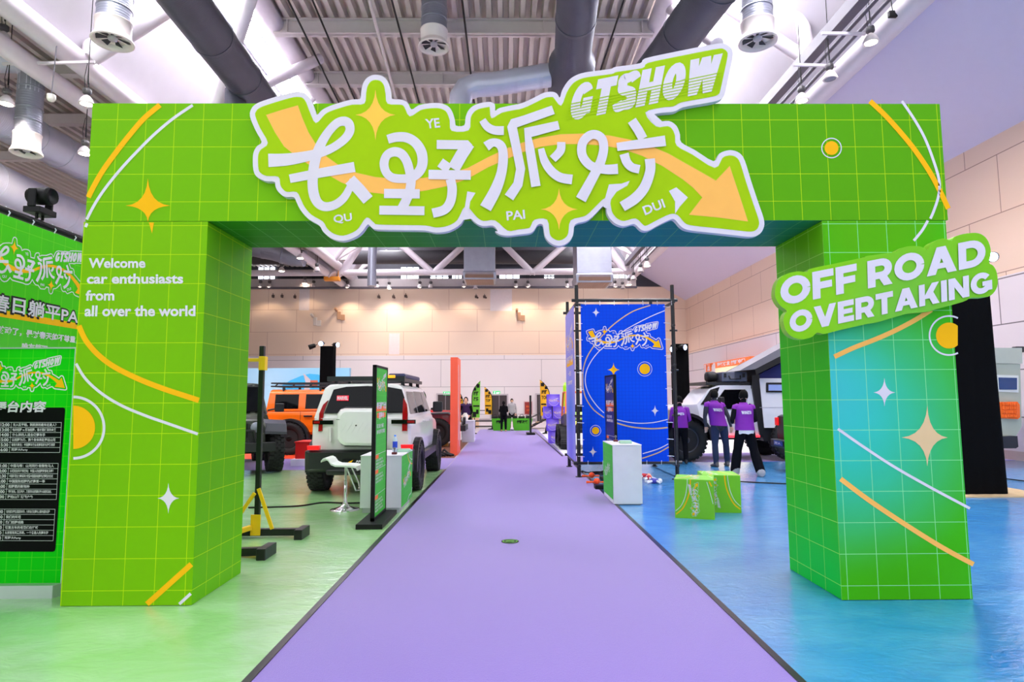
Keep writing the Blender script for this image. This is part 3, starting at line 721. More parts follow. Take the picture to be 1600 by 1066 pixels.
# white strokes of the four characters: (points, width, smooth)
S = .3189
LG_ST = []
def st1(pts, w, sm=True): LG_ST.append((z1(pts), [x*S for x in w] if isinstance(w, list) else w*S, sm))
def st2(pts, w, sm=True): LG_ST.append((z2(pts), [x*S for x in w] if isinstance(w, list) else w*S, sm))
st1([(123,598),(210,594),(300,580),(380,560),(440,535),(495,495),(522,455),(518,420),(495,406),(460,415),(420,455),(385,510),(360,570),(345,640),(340,710),(348,770),(370,810),(405,825),(450,815),(490,785),(518,740),(535,690)], [66,60,52,44,40,42,44,46,46,42,42,46,50,50,50,50,46,44,42,40,36,26])
st1([(522,692),(570,742),(612,792)], 58, False)
st1([(228,688),(385,658),(546,630)], [42,46,50], False)
st1([(708,495),(750,484),(800,486),(845,512),(874,560),(878,615),(860,655),(825,682),(780,688),(730,682),(700,655),(690,612),(705,572),(740,556),(775,566),(800,600),(815,650),(822,700),(815,750),(800,790),(775,840)], [44,46,48,48,50,50,48,44,42,42,42,44,42,46,46,44,44,46,46,46,48])
st1([(690,760),(865,762)], 46, False)
st1([(667,842),(888,845)], 44, False)
st1([(948,520),(1100,522),(1118,530)], [44,44,20], False)
st1([(1108,515),(1070,570),(1030,640)], [56,60,60], False)
st1([(965,608),(1010,640)], 48, False)
st1([(908,667),(1115,670)], 46, False)
st1([(1015,690),(1024,740),(1015,800),(985,840),(928,857)], 46)
st1([(1172,400),(1195,432),(1230,450),(1277,452)], [34,40,42,44])
st1([(1190,530),(1225,510),(1262,525),(1274,575),(1265,660),(1235,745),(1187,832)], [48,40,44,46,48,56,60])
st2([(265,350),(130,398),(68,418),(62,430),(85,540),(105,640),(92,715),(48,780)], [44,44,44,44,44,44,46,50], False)
st2([(292,425),(140,462),(150,540),(180,726)], [42,42,44,46], False)
st2([(205,540),(222,600),(255,650),(300,682),(358,692)], [30,40,44,46,48])
st2([(304,508),(300,550),(262,592)], [40,42,40])
st2([(582,640),(520,642),(450,625),(408,575),(408,515),(440,478),(475,472),(505,495),(512,545),(495,610),(460,680),(400,790)], [50,46,44,44,44,44,44,44,44,46,48,54])
st2([(650,402),(682,450),(705,492)], 46, False)
st2([(577,532),(815,502)], [40,52], False)
st2([(612,566),(625,606),(650,632),(688,642)], [46,44,42,42])
st2([(738,590),(740,650),(712,730),(665,785),(603,825)], [50,48,50,52,50])
ARROW = (z1([(112,375),(190,350),(268,328),(290,390),(320,460),(360,525),(410,580),(480,630),(560,660),(650,680),(760,688),(880,684),(1000,665),(1100,635),(1200,582),(1300,535)])
  + z2([(60,534),(110,512),(200,487),(300,470),(420,466),(540,476),(640,496),(760,535),(830,565),(900,605),(980,650),(1062,697),(1130,625),(1175,760),(1220,898),(1070,878),(930,865),(995,780),(950,732),(900,692),(800,626),(700,576),(600,541),(500,525),(400,518),(300,519),(200,532),(110,560),(60,582)])
  + z1([(1300,588),(1200,632),(1100,688),(1000,724),(900,745),(800,760),(700,764),(620,755),(560,738),(480,706),(400,660),(320,618),(250,570),(200,530),(155,460)]))
STARS = [(z1([(648,375)])[0], 125*S, 125*S, 98*S, 98*S), (z2([(293,838)])[0], 104*S, 102*S, 90*S, 92*S)]
GT = [z2([p])[0] for p in ((336,408),(1062,256),(1096,73),(372,225))]
PIN = [('QU', z1([(446,912),(536,900),(530,855),(440,867)])), ('YE', z1([(897,443),(966,436),(960,390),(890,396)])), ('PAI', z2([(38,893),(128,884),(124,840),(33,848)])), ('DUI', z2([(716,868),(816,828),(800,786),(700,826)]))]
WBITS = [z1([(1098,750),(1138,757),(1112,800),(1106,850),(1118,884),(1076,890)]), z2([(538,716),(600,712),(640,698),(628,722),(575,752),(548,790),(540,840),(510,826),(520,780)]), z2([(832,748),(868,730),(925,780),(885,825),(862,860),(862,800)]), z2([(716,362),(758,370),(800,408),(770,432)]) ]

def logo(mb, fm, white=0, yellow=1, ground=None, outline=True, d=.0012, text_off=.035, pin=True, line_w=5.0):
    """flat artwork: fm(u, v, height) places a point of the artwork on its sign"""
    f = lambda k: (lambda x, y: fm(x, y, k * d))
    if outline: mb.ribbon(list(LG_IN) + [LG_IN[0]], line_w, f(1), white, smooth=False)
    mb.poly([fm(x, y, d) for x, y in ARROW], yellow)
    for c, a, b, l, r in STARS: mb.star2(c, a, b, l, r, f(1), yellow)
    for k, (pts, w, sm) in enumerate(LG_ST): mb.ribbon(pts, w, lambda x, y, h: fm(x, y, d*(2 + .04*k + h)), white, smooth=sm, seg=4, lift=(0, .03))
    q = quad(*GT, lambda x, y, h: fm(x, y, d + h)); heavy(mb, 'GTSHOW', q, white, .26, GTW, .05, d*.02)
    if pin:
        for t_, c in PIN:
            q2 = quad(*c, f(1)); mb.text(t_, q2, white, .02)

# ================================================================== WELCOME ARCH
YF, YB = 4.836, 5.70
LX0, LX1, RX0, RX1, ZT, ZL = -3.369, -2.382, 2.566, 3.573, 3.955, 2.972
gl = (192, 220, 10)
PR_L = print_mat('green_grid_left', (114, 180, 0), [((-3.2, YF, 3.5), 2.2, (122, 184, 0), 1)], gl, (.232, .235, .2355), (-3.131, YF + .2, .115))
PR_B = print_mat('green_grid_beam', (112, 180, 0), [((3.3, YF, 3.4), 4.4, (86, 164, 2), .9)], gl, (.2315, .235, .2285), (-3.148, YF + .2, 3.822))
PR_R = print_mat('green_teal_grid', (62, 178, 12), [((3.0, YF, 2.95), .9, (84, 172, 2), .8), ((2.65, YF, 1.35), 1.25, (50, 194, 178), 1), ((2.5, YF, 1.6), .7, (64, 190, 190), 1), ((3.1, YF, -.15), .85, (62, 168, 0), .9)], (150, 226, 160), (.236, .235, .2365), (2.614, YF + .2, .11))
PR_LI = print_mat('green_grid_left_jamb', (98, 178, 0), [], gl, (.232, .235, .2355), (-3.131, YF + .22, .115))
PR_RI = print_mat('green_grid_right_jamb', (52, 186, 26), [((2.57, 5.2, 2.9), 1.1, (100, 180, 0), .9), ((2.57, 5.2, 0), 1.1, (0, 190, 60), .9)], (170, 224, 100), (.236, .235, .2365), (2.614, YF + .24, .11))
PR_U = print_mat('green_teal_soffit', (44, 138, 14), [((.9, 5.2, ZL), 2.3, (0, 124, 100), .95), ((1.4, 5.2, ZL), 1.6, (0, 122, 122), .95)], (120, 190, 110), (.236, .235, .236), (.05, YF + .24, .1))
arch = thing('welcome_arch', 'big green grid-print arch of two pillars and a beam over the purple carpet', 'arch', (0.1, YF, 0))
def fm_arch(u, v): return P(u, v, YF - .0025)
def block(mb, x0, x1, z0, z1, front, inner_lo, inner_hi, under, other):
    mb.add([(x0,YF,z0),(x1,YF,z0),(x1,YF,z1),(x0,YF,z1)], [(0,1,2,3)], front)
    mb.add([(x0,YB,z0),(x1,YB,z0),(x1,YB,z1),(x0,YB,z1)], [(3,2,1,0)], other)
    mb.add([(x0,YF,z0),(x0,YB,z0),(x0,YB,z1),(x0,YF,z1)], [(3,2,1,0)], inner_lo)
    mb.add([(x1,YF,z0),(x1,YB,z0),(x1,YB,z1),(x1,YF,z1)], [(0,1,2,3)], inner_hi)
    mb.add([(x0,YF,z1),(x1,YF,z1),(x1,YB,z1),(x0,YB,z1)], [(0,1,2,3)], other)
    mb.add([(x0,YF,z0),(x1,YF,z0),(x1,YB,z0),(x0,YB,z0)], [(3,2,1,0)], under)
mats_a = [PR_L, PR_LI, WHITE, YELLOW, PEACH, PR_R, PR_RI, PR_B, PR_U, mat('pale_peach', (226, 194, 146), .5, spec=.12)]
# left pillar with its printed swooshes
m = MB(); block(m, LX0, LX1, 0, ZL - .004, 0, 0, 1, 0, 0)
zz = lambda L: [(x*.319, 320 + y*.319) for x, y in L]
m.ribbon(zz([(386,596),(420,668),(480,738),(560,798),(680,858),(800,905),(900,938),(974,962)]), 8.6, fm_arch, 3)
m.ribbon(zz([(372,782),(420,858),(500,930),(600,990),(720,1040),(800,1068)]) + [(309,679.5)], 4.4, fm_arch, 2)
m.disc2((114.5,669), 34, fm_arch, 3, -90, 90); m.ring2((114.5,669.5), 48, 4.2, fm_arch, 2, -90, 90)
m.star2((263,780), 24, 24, 17, 17, fm_arch, 2)
m.ribbon([(229.5,945.5),(299,883)], 8.5, fm_arch, 3); m.ribbon([(280,945.5),(298,929)], 4.6, fm_arch, 2)
m.ribbon([(136,350),(133.5,356)], 4.4, fm_arch, 2); m.poly([fm_arch(*p) for p in ((232.5,348.8),(240.5,348.8),(237.5,366))], 3)
pl = m.build('pillar', mats_a, arch, local=False)
for t_, x0, x1, y0, y1 in (('Welcome', 432, 712, 314, 265), ('car enthusiasts', 424, 897, 391, 341), ('from', 418, 560, 474, 422), ('all over the world', 413, 957, 551, 497)):
    c = zz([(x0, y0), (x1, y0 - 1), (x1, y1), (x0 + 3, y1)]); m = MB(); m.text(t_, quad(*c, fm_arch), 0, .03)
    o = m.build('lettering', [WHITE], pl, local=True)
    for v in o.data.vertices: v.co -= arch.location
# right pillar
m = MB(); block(m, RX0, RX1, 0, ZL - .004, 5, 6, 5, 5, 5)
zz5 = lambda L: [(1190 + x*.3001, 340 + y*.3001) for x, y in L]; zz9 = lambda L: [(1200 + x*.3003, 640 + y*.3003) for x, y in L]
m.ribbon(zz5([(379,729),(480,682),(600,635),(700,590),(800,537),(885,484)]), 7.4, fm_arch, 4)
m.disc2((1483,525.5), 20.3, fm_arch, 3, 48, 312); m.ring2((1483,525.5), 30.5, 2.6, fm_arch, 2, 63, 297)
m.star2((1382,614.6), 23, 22, 17, 17, fm_arch, 2); m.star2((1449,685), 50, 45, 40, 32, fm_arch, 9)
m.ribbon(zz9([(364,105),(500,200),(660,304),(850,412),(1051,519)]), 4.2, fm_arch, 2)
m.ribbon(zz9([(378,365),(520,472),(680,580),(850,688),(960,752),(1070,810)]), 7.6, fm_arch, 4)
zr = lambda L: [(1150 + x*.28125, 150 + y*.28125) for x, y in L]
m.ribbon(zr([(1066,696),(1035,750),(988,808)]), 4.2, fm_arch, 2)
m.build('pillar', mats_a, arch, local=False)
# beam
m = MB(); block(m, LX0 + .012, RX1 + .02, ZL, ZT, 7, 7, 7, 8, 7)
zb = lambda L: [(120 + x*.1876, 150 + y*.1876) for x, y in L]
m.ribbon(zb([(692,80),(560,192),(440,330),(330,470),(220,622),(140,760),(95,850)]), 8.4, fm_arch, 3)
m.ribbon(zb([(965,82),(800,195),(640,330),(500,470),(370,610),(240,770),(150,905),(82,1035)]), 4.5, fm_arch, 2)
m.star2((231,322.6), 43, 25.5, 35, 35, fm_arch, 3, k=.07)
m.ribbon(zr([(745,32),(830,112),(920,212),(1000,312),(1080,432),(1140,545),(1180,630)]), 8, fm_arch, 3)
m.ribbon(zr([(922,32),(990,132),(1050,240),(1100,370),(1130,480),(1125,560),(1100,640),(1080,686)]), 4.2, fm_arch, 2)
m.disc2((1299.3,232.4), 10.8, fm_arch, 3); m.ring2((1299.3,232.4), 15.2, 1.6, fm_arch, 2)
m.build('beam', mats_a, arch, local=False)

# ------------------------------------------------------------------ the cut-out logo board on the beam
YL = YF - .055
logo_c = P(790, 350, YF - .03)
ls = thing('logo_sign', 'big white-edged green cut-out sign with arrow, Chinese characters and GTSHOW on the arch beam', 'sign', logo_c)
def fm_logo(u, v, d=0): return P(u, v, YL - d)
m = MB(); m.plate([fm_logo(*p) for p in smooth_loop(LG_OUT, 3)], (0, .052, 0))
m.build('board', [WHITE], ls, local=False)
m = MB(); m.poly([fm_logo(x, y, .0015) for x, y in smooth_loop(LG_IN, 3)], 0)
for wbit in WBITS: m.poly([fm_logo(x, y, .003) for x, y in wbit], 1)
m.build('green_face', [LIME, WHITE], ls, local=False)
m = MB(); m.poly([fm_logo(x, y, .003) for x, y in ARROW], 0); m.build('arrow', [PEACH], ls, local=False)
for c, a, b, l, r in STARS:
    m = MB(); m.star2(c, a, b, l, r, lambda x, y: fm_logo(x, y, .0035), 0); m.build('sparkle', [mat('gold_print', (255, 196, 60), .5)], ls, local=False)
m = MB()
for k, (pts, w, sm) in enumerate(LG_ST): m.ribbon(pts, w, lambda x, y, h, k=k: fm_logo(x, y, .005 + .0006*k + h), 0, smooth=sm, seg=6, lift=(0, .0005))
m.build('characters', [WHITE], ls, local=False)
m = MB(); q = quad(*GT, lambda x, y, h: fm_logo(x, y, .0035 + h)); heavy(m, 'GTSHOW', q, 0, .27, GTW, .055, .0001)
for t, wd in ((.06,.02),(.14,.02),(.22,.022),(.30,.022),(.38,.024),(.46,.026)):
    q3 = quad(*GT, lambda x, y: fm_logo(x, y, .006))
    m.add([q3(-.02, t), q3(1.02, t), q3(1.02, t + wd), q3(-.02, t + wd)], [(0,1,2,3)], 1)
m.build('lettering', [WHITE, LIME], ls, local=False)
for t_, c in PIN:
    m = MB(); m.text(t_, quad(*c, lambda x, y: fm_logo(x, y, .0045)), 0, .022); m.build('lettering', [WHITE], ls, local=False)

# ------------------------------------------------------------------ OFF ROAD board on the right pillar
sl = thing('slogan_sign', 'green cut-out board reading OFF ROAD OVERTAKING on the right pillar', 'sign', P(1385, 500, YF - .04))
SL_OUT = zz5([(70,392),(78,345),(100,312),(140,290),(190,280),(235,284),(256,266),(380,240),(528,208),(548,200),(680,182),(700,176),(728,158),(780,148),(832,152),(864,170),(876,142),(896,126),(945,108),(990,122),(1002,102),(1050,86),(1115,80),(1155,94),(1182,128),(1194,180),(1185,235),(1205,250),(1224,285),(1229,345),(1214,385),(1180,412),(1115,416),(1085,420),(1045,440),(900,480),(880,488),(765,500),(740,505),(605,545),(560,552),(400,588),(330,606),(288,600),(262,622),(212,634),(160,622),(128,590),(114,540),(120,505),(132,486),(98,460),(76,425)])
m = MB(); fs = lambda u, v, d=0: P(u, v, YF - .075 - d)
m.plate([fs(*p) for p in smooth_loop(SL_OUT, 3)], (0, .07, 0), 0, 1)
SLG = print_mat('slogan_green', (122, 196, 32), [((2.5, YF, 2.3), .8, (135, 205, 20), 1), ((3.2, YF, 2.1), .9, (110, 188, 60), 1)], None)
m.build('board', [SLG, mat('slogan_edge', (150, 205, 60), .5)], sl, local=False)
for t_, c in (('OFF ROAD', [(100,462),(1168,246),(1164,106),(96,318)]), ('OVERTAKING', [(147,606),(1202,386),(1198,276),(145,492)])):
    m = MB(); heavy(m, t_, quad(*zz5(c), lambda x, y, h: fs(x, y, .003 + h)), 0, .265); m.build('lettering', [WHITE], sl, local=False)

# ------------------------------------------------------------------ backdrop banner at the left, parallel to the carpet
XBN = -4.55
bn = thing('backdrop_banner', 'tall green Chinese event backdrop hanging on a black pipe left of the arch', 'banner', (XBN, 5.4, 0))
BNG = print_mat('banner_green', (68, 196, 10), [((XBN, 5.6, 1.3), 1.3, (110, 205, 90), 1), ((XBN, 6.4, .6), 1.2, (160, 215, 170), .8)], (120, 214, 40), (.5, .16, .16), (0, 5.0, .1), lw=.004)
zt = PX(0, 333, XBN).z; yR = PX(129, 376, XBN).y; yR2 = 7.1
m = MB(); m.box(XBN - .012, XBN, 3.6, yR2, .45, zt, 0)
m.build('cloth', [BNG], bn, local=False)
fb = lambda u, v, d=0: PX(u, v, XBN + .002 + d)
# artwork: fit the logo with the two sparkles
p1, p2 = PX(21.8, 387, XBN), PX(79.5, 446, XBN); (s1u, s1v), (s2u, s2v) = STARS[0][0], STARS[1][0]
def fbl(u, v, d=0): return V((XBN + .002 + d, p1.y + (u - s1u) / (s2u - s1u) * (p2.y - p1.y), p1.z + (v - s1v) / (s2v - s1v) * (p2.z - p1.z)))
m = MB(); logo(m, fbl, 0, 1, text_off=.05, line_w=5)
BLK = 2
def band(t_, u0, u1, vt0, vb0, vb1, off, mi, d, grow=0):
    a, b = PX(u0, vb0, XBN), PX(u1, vb1, XBN); h = PX(u0, vt0, XBN).z - a.z; zb = (a.z + b.z) / 2
    m.text(t_, lambda s, t: V((XBN + .002 + d, a.y - grow + s*(b.y - a.y + 2*grow), zb - grow + t*(h + 2*grow))), mi, off)
for t_, u0, u1, vb0, vb1, vt0 in (('日躺平PA', 18, 121, 490, 506, 464), ('春', -9, 13, 486, 489, 459)):
    a, b = PX(u0, vb0, XBN), PX(u1, vb1, XBN)
    band(t_, u0, u1, vt0, vb0, vb1, .06, BLK, .002, .02); band(t_, u0, u1, vt0, vb0, vb1, .02, 0, .004)
a = PX(0, 495, XBN); b = PX(0, 484, XBN); m.box(XBN + .001, XBN + .002, a.y - .3, yR2, a.z, b.z, 1)
band('鼓动了，是对春天的不尊重，', -6, 120, 509, 522, 536, .035, 0, .002)
band('唯有躺下', 33, 73, 535, 549, 553, .035, 0, .002)
m.build('artwork', [WHITE, YELLOW, BLACK], bn, local=False)
m = MB(); m.tube([(XBN - .03, 3.4, zt + .05), (XBN - .03, 7.15, zt + .05)], .035, 10)
m.build('top_pipe', [BLACK], bn, local=False)
for y in (3.5, 7.1):
    m = MB(); m.tube([(XBN - .06, y, 0), (XBN - .06, y, zt + .1)], .03, 10); m.box(XBN - .3, XBN + .15, y - .2, y + .2, 0, .02); m.build('post', [BLACK], bn, local=False)
m = MB(); m.tube([(XBN - .03, 3.5, .42), (XBN - .03, 7.1, .42)], .03, 8); m.build('bottom_pipe', [BLACK], bn, local=False)
for k in range(12):
    m = MB(); y = 3.8 + k*.29; m.tube([(XBN - .02, y, zt - .03), (XBN + .015, y, zt + .03), (XBN - .03, y, zt + .09)], .006, 6)
    m.build('cable_tie', [mat('tie_white', (220, 225, 235), .5)], bn, local=False)
# moving-head stage light clamped on the banner pipe
pz = PX(68, 322, XBN)
t = thing('stage_light', 'black moving head stage light sitting on the banner pipe', 'stage light', (XBN - .03, pz.y, zt + .098))
m = MB(); m.box(-.11, .11, -.15, .15, .05, .13); m.tube([(0, -.05, -.01), (0, -.05, .06)], .02, 8); m.tube([(0, .05, -.01), (0, .05, .06)], .02, 8); m.build('base', [BLACK], t, bevel=.02)
for s in (-1, 1):
    m = MB(); m.box(-.05, .05, s*.15 - .02, s*.15 + .02, .12, .36); m.build('yoke_arm', [BLACK], t, bevel=.015)
m = MB(); m.lathe([(.03, -.16), (.1, -.14), (.115, .0), (.12, .1), (.1, .16), (.09, .13), (.001, .12)], c=(0, 0, .3), axis='X', n=18); m.build('head', [BLACK], t); t.scale = (.75, .75, .75)

# ------------------------------------------------------------------ schedule stand next to the left pillar
YP = 5.1
xr = P(95, 927, YP).x; zt2 = P(112, 545, YP).z; xl = xr - .86
ss = thing('schedule_stand', 'freestanding green poster board with black timetable left of the arch', 'poster stand', ((xl + xr)/2, YP + .08, 0))
GP = print_mat('poster_green', (0, 200, 8), [((xr - .5, YP, 1.75), .7, (30, 205, 20), 1)], (90, 214, 30), (.1, .1, .1), (0, 0, 0), lw=.003)
SILV = mat('silver_edge', (188, 200, 196), .35, .4)
m = MB(); m.box(xl, xr, YP, YP + .1, .1, zt2, 0); m.build('panel', [GP], ss, local=False)
m = MB()
for x in (xl - .012, xr): m.box(x, x + .012, YP - .012, YP + .11, .06, zt2 + .012)
m.box(xl, xr, YP - .012, YP + .11, zt2, zt2 + .012); m.build('frame', [SILV], ss, local=False)
m = MB(); m.plate([(xl - .05, YP - .07, .1), (xr - .02, YP - .07, .1), (xr + .06, YP + .12, .1), (xr + .06, YP + .2, .1), (xl - .05, YP + .2, .1)], (0, 0, -.1)); m.build('foot', [SILV], ss, local=False, bevel=.006)
fp = lambda u, v, d=0: P(u, v, YP - .0015 - d)
m = MB()
logo(m, lambda u, v, d=0: fp(50 + (u - 873)*.1735 , 603 + (v - 327)*.187, d), 0, 1, text_off=.05, line_w=9)
re = lambda v: 102 - (v - 637)*.0685
m.poly([fp(*p) for p in [(-42, 637), (98.5, 637), (101, 638), (re(640), 641), (re(858), 857), (re(860) - 1, 861), (re(862) - 4, 862.5), (-52, 862)]], 2)
for off, mi, g, d in ((.07, 2, .9, .001), (.035, 0, 0, .003)):
    m.text('舞台内容', quad((-12 - g, 645 + g), (71 + g, 644.5 + g), (74 + g, 626.5 - g), (-9 - g, 626.5 - g), lambda x, y: fp(x, y, d)), mi, off)
ROWS = [(660, 707, 17.8, 14.6, 96, 93.4, ['10:30-12:00', '12:00-13:00', '13:00-14:00', '14:00-15:00', '15:00-15:30', '15:30-16:00'], ['无人区穿越，到底拼的是车还是人？', '电动越野 vs 燃油越野，谁才是硬派的未来', '什么样的人适合做赛车手', '以越野为刃，携个身体奔赴更远山河', '破局与新生：中国赛车行业发展现状与趋势洞察', '荒野大Party']),
        (724, 780.5, 14, 8.6, 91, 88, ['10:00-11:00', '11:00-12:00', '12:00-12:30', '12:30-13:00', '13:00-14:00', '14:00-15:00', '15:00-16:00'], ['中国马帮：山河同行·致敬牧马人', '从塔克拉玛干到巴哈：中国人的越野梦想有多野？', '中国环塔拉力赛探享计划暨中国国际越野挑战赛签约仪式', '中国国际越野挑战赛第一季', '越野圈的新物种', '“野行者说，玩趣声动”，万里同车进西藏纪录大典颁奖典礼', '跨越山海 玩转户外']),
        (795.6, 845, 7.5, 4, 86, 83, ['10:00-10:30', '10:30-11:30', '11:30-12:30', '12:30-13:30', '13:30-14:30', '14:30-16:00'], ['如何成为更生活型的车手，分享自己在赛车上最丰盛的过程', '我们的环塔', '热门越野线路', '玩复古车的老登们在忙啥', '从房管局到墨西哥，一个普通人的赛车梦', '荒野大Party'])]
for v0, v1, d0, d1, e0, e1, times, txt in ROWS:
    n = len(txt); h = (v1 - v0) / n
    for k in range(n + 1):
        v = v0 + h*k; m.ribbon([(-42, v), (e0 + (e1 - e0)*k/n, v + .3)], .6, lambda x, y: fp(x, y, .001), 3)
    m.ribbon([(d0, v0), (d1, v1)], .6, lambda x, y: fp(x, y, .001), 3); m.ribbon([(e0, v0), (e1, v1)], .6, lambda x, y: fp(x, y, .001), 3)
    for k in range(n):
        v = v0 + h*(k + .5); u0 = d0 + (d1 - d0)*(k + .5)/n
        L = sum(2 if ord(ch) > 255 else 1 for ch in txt[k]); wd = min(68, L * 2.35)
        m.text(txt[k], quad((u0 + 2.6, v + 2.3), (u0 + 2.6 + wd, v + 2.5), (u0 + 2.6 + wd, v - 2.3), (u0 + 2.6, v - 2.5), lambda x, y: fp(x, y, .001)), 0, .016)
        m.text(times[k], quad((u0 - 34, v + 2.2), (u0 - 2.6, v + 2.4), (u0 - 2.6, v - 2.4), (u0 - 34, v - 2.6), lambda x, y: fp(x, y, .001)), 0, .025)
m.build('artwork', [WHITE, YELLOW, mat('poster_black', (10, 10, 12), .6, spec=.08), mat('table_line', (200, 200, 205), .5)], ss, local=False)

# ------------------------------------------------------------------ decal on the carpet
c = G(797, 846, .0095); r = .095
m = MB(); m.lathe([(r, 0), (r, .002), (.001, .002)], c=c, n=32, mi=0)
m.ring2((0, 0), r*.8, .012, lambda x, y: V((c.x + x, c.y + y, c.z + .003)), 1, n=32)
for k in (0, 1): m.ribbon([(-.045, .01 - k*.035), (0, -.03 - k*.035 + .04), (.045, .01 - k*.035)], .016, lambda x, y: V((c.x + x, c.y + y + .01, c.z + .003)), 1, smooth=False)
tag(m.build('floor_sticker', [BLACK, mat('sticker_green', (110, 200, 60), .5)]), 'round black sticker with green arrow on the purple carpet', 'sticker')
# ================================================================== STAND FURNITURE
PG_ = print_mat('stand_green', (66, 186, 60), [], (110, 214, 90), (.08, .08, .08), (0, 0, 0), lw=.002)
PNAVY = mat('poster_navy', (24, 36, 120), .5); PORANGE = mat('poster_orange', (250, 110, 20), .5)
def tall_poster(label, loc, rz, bg, h=1.98, w=.75, base_w=.32, side=1, group='tall posters on black feet'):
    """black framed upright poster; local x runs along the poster, its face looks to -y"""
    t = thing('poster_stand', label, 'poster stand', loc, rz, group)
    m = MB(); m.box(-w/2 - .18, w/2 + .06, -base_w/2, base_w/2, 0, .06); m.build('foot', [BLACK], t, bevel=.006)
    m = MB()
    for x in (-w/2, w/2 - .03): m.box(x, x + .03, -.025, .025, .06, h)
    m.box(-w/2, w/2, -.025, .025, h - .03, h); m.box(-w/2, w/2, -.025, .025, .06, .1); m.build('frame', [BLACK], t, bevel=.003)
    m = MB(); m.box(-w/2 + .03, w/2 - .03, -.018, .018, .1, h - .03); m.build('panel', [bg], t)
    m = MB(); f = lambda x, z, d=0: V((-w/2 + .03 + x*(w - .06), -.0185 - d, .1 + z*(h - .13)))
    # logo fills the top, tilted
    logo(m, lambda u, v, d=0: f(.04 + (u - 397)/798*.92, .985 - (v - 70)/315*.17 , d), 0, 1, outline=False, text_off=.05, pin=False)
    m.add([f(.04,.70), f(.96,.70), f(.96,.735), f(.04,.735)], [(0,1,2,3)], 2); m.add([f(.1,.655), f(.9,.655), f(.9,.69), f(.1,.69)], [(0,1,2,3)], 2)
    m.text('春日躺平计划', lambda s, q: f(.06 + s*.88, .715 + q*.05, .002), 0, .035); m.text('招募令', lambda s, q: f(.25 + s*.5, .645 + q*.05, .002), 0, .035)
    m.text('玩法介绍', lambda s, q: f(.1 + s*.6, .585 + q*.03, .001), 0, .02); m.text('参与即可领取', lambda s, q: f(.1 + s*.75, .545 + q*.03, .001), 0, .02)
    for z0, n in ((.33, 3), (.23, 3), (.06, 4)):
        m.add([f(.04,z0+.05), f(.3,z0+.05), f(.3,z0+.075), f(.04,z0+.075)], [(0,1,2,3)], 2)
        m.add([f(.04,z0+.078), f(.98,z0+.078), f(.98,z0+.081), f(.04,z0+.081)], [(0,1,2,3)], 0)
        for k in range(n): m.text('集章打卡领好礼' if k % 2 else '扫码关注完成任务', lambda s, q: f(.08 + s*(.6 + .1*(k % 2)), z0 + .03 - k*.022 + q*.016, .001), 0, .01)
    m.build('artwork', [WHITE, YELLOW, PORANGE], t)
    return t
tall_poster('tall green framed poster standing at the carpet edge beside the white counter', (-1.64, 8.08, 0), rad(90), PG_)
tall_poster('dark blue framed poster standing before the big blue banner', (1.95, 11.46, 0), rad(-90 + 4), PNAVY, w=.7, base_w=.24)

def counter(label, x0, x1, y0, y1, h, face, pz=.07):
    """white box counter; the green artwork is on the side that faces the carpet"""
    t = thing('counter', label, 'counter', ((x0+x1)/2, (y0+y1)/2, 0), 0, 'white and green counters beside the carpet')
    hx, hy = (x1-x0)/2, (y1-y0)/2
    m = MB(); m.box(-hx, hx, -hy, hy, pz, h - .012); m.build('cabinet', [WHITEWOOD], t, bevel=.003)
    m = MB(); m.box(-hx - .005, hx + .005, -hy - .005, hy + .005, h - .012, h); m.build('top', [WHITEWOOD], t, bevel=.003)
    m = MB(); m.box(-hx + .03, hx - .03, -hy + .03, hy - .03, 0, pz); m.build('plinth', [mat('grey_plinth', (190, 190, 200), .5)], t)
    m = MB(); X = face*(hx + .004); s = face
    f = lambda a, z, d=0: V((X + s*d, s*(-hy + a*2*hy), .08 + z*(h - .1)))
    m.box(X - .002, X, -hy, hy, .075, h - .013, 2)
    logo(m, lambda u, v, d=0: f(.12 + (u - 397)/798*.76, .40 + .32*(u - 397)/798*.6 - (v - 230)/315*.42 + .05, d), 0, 1, outline=False, text_off=.05, pin=False)
    m.ribbon([(.5, 1), (.62, .86), (.8, .76), (1, .72)], .025, lambda x, y: f(x, y, .001), 1); m.ribbon([(.62, 1), (.72, .9), (.86, .84), (1, .82)], .014, lambda x, y: f(x, y, .001), 0)
    m.ribbon([(.55, 0), (.7, .08), (.88, .1), (1, .2)], .02, lambda x, y: f(x, y, .001), 0)
    m.build('artwork', [WHITE, YELLOW, PG_], t)
    return t
counter('white counter with green artwork behind the tall poster, bottle on top', -1.99, -1.43, 8.55, 9.5, .775, 1)
counter('white counter with green side standing before the blue banner', 1.56, 1.985, 9.09, 9.95, .865, -1, .012)
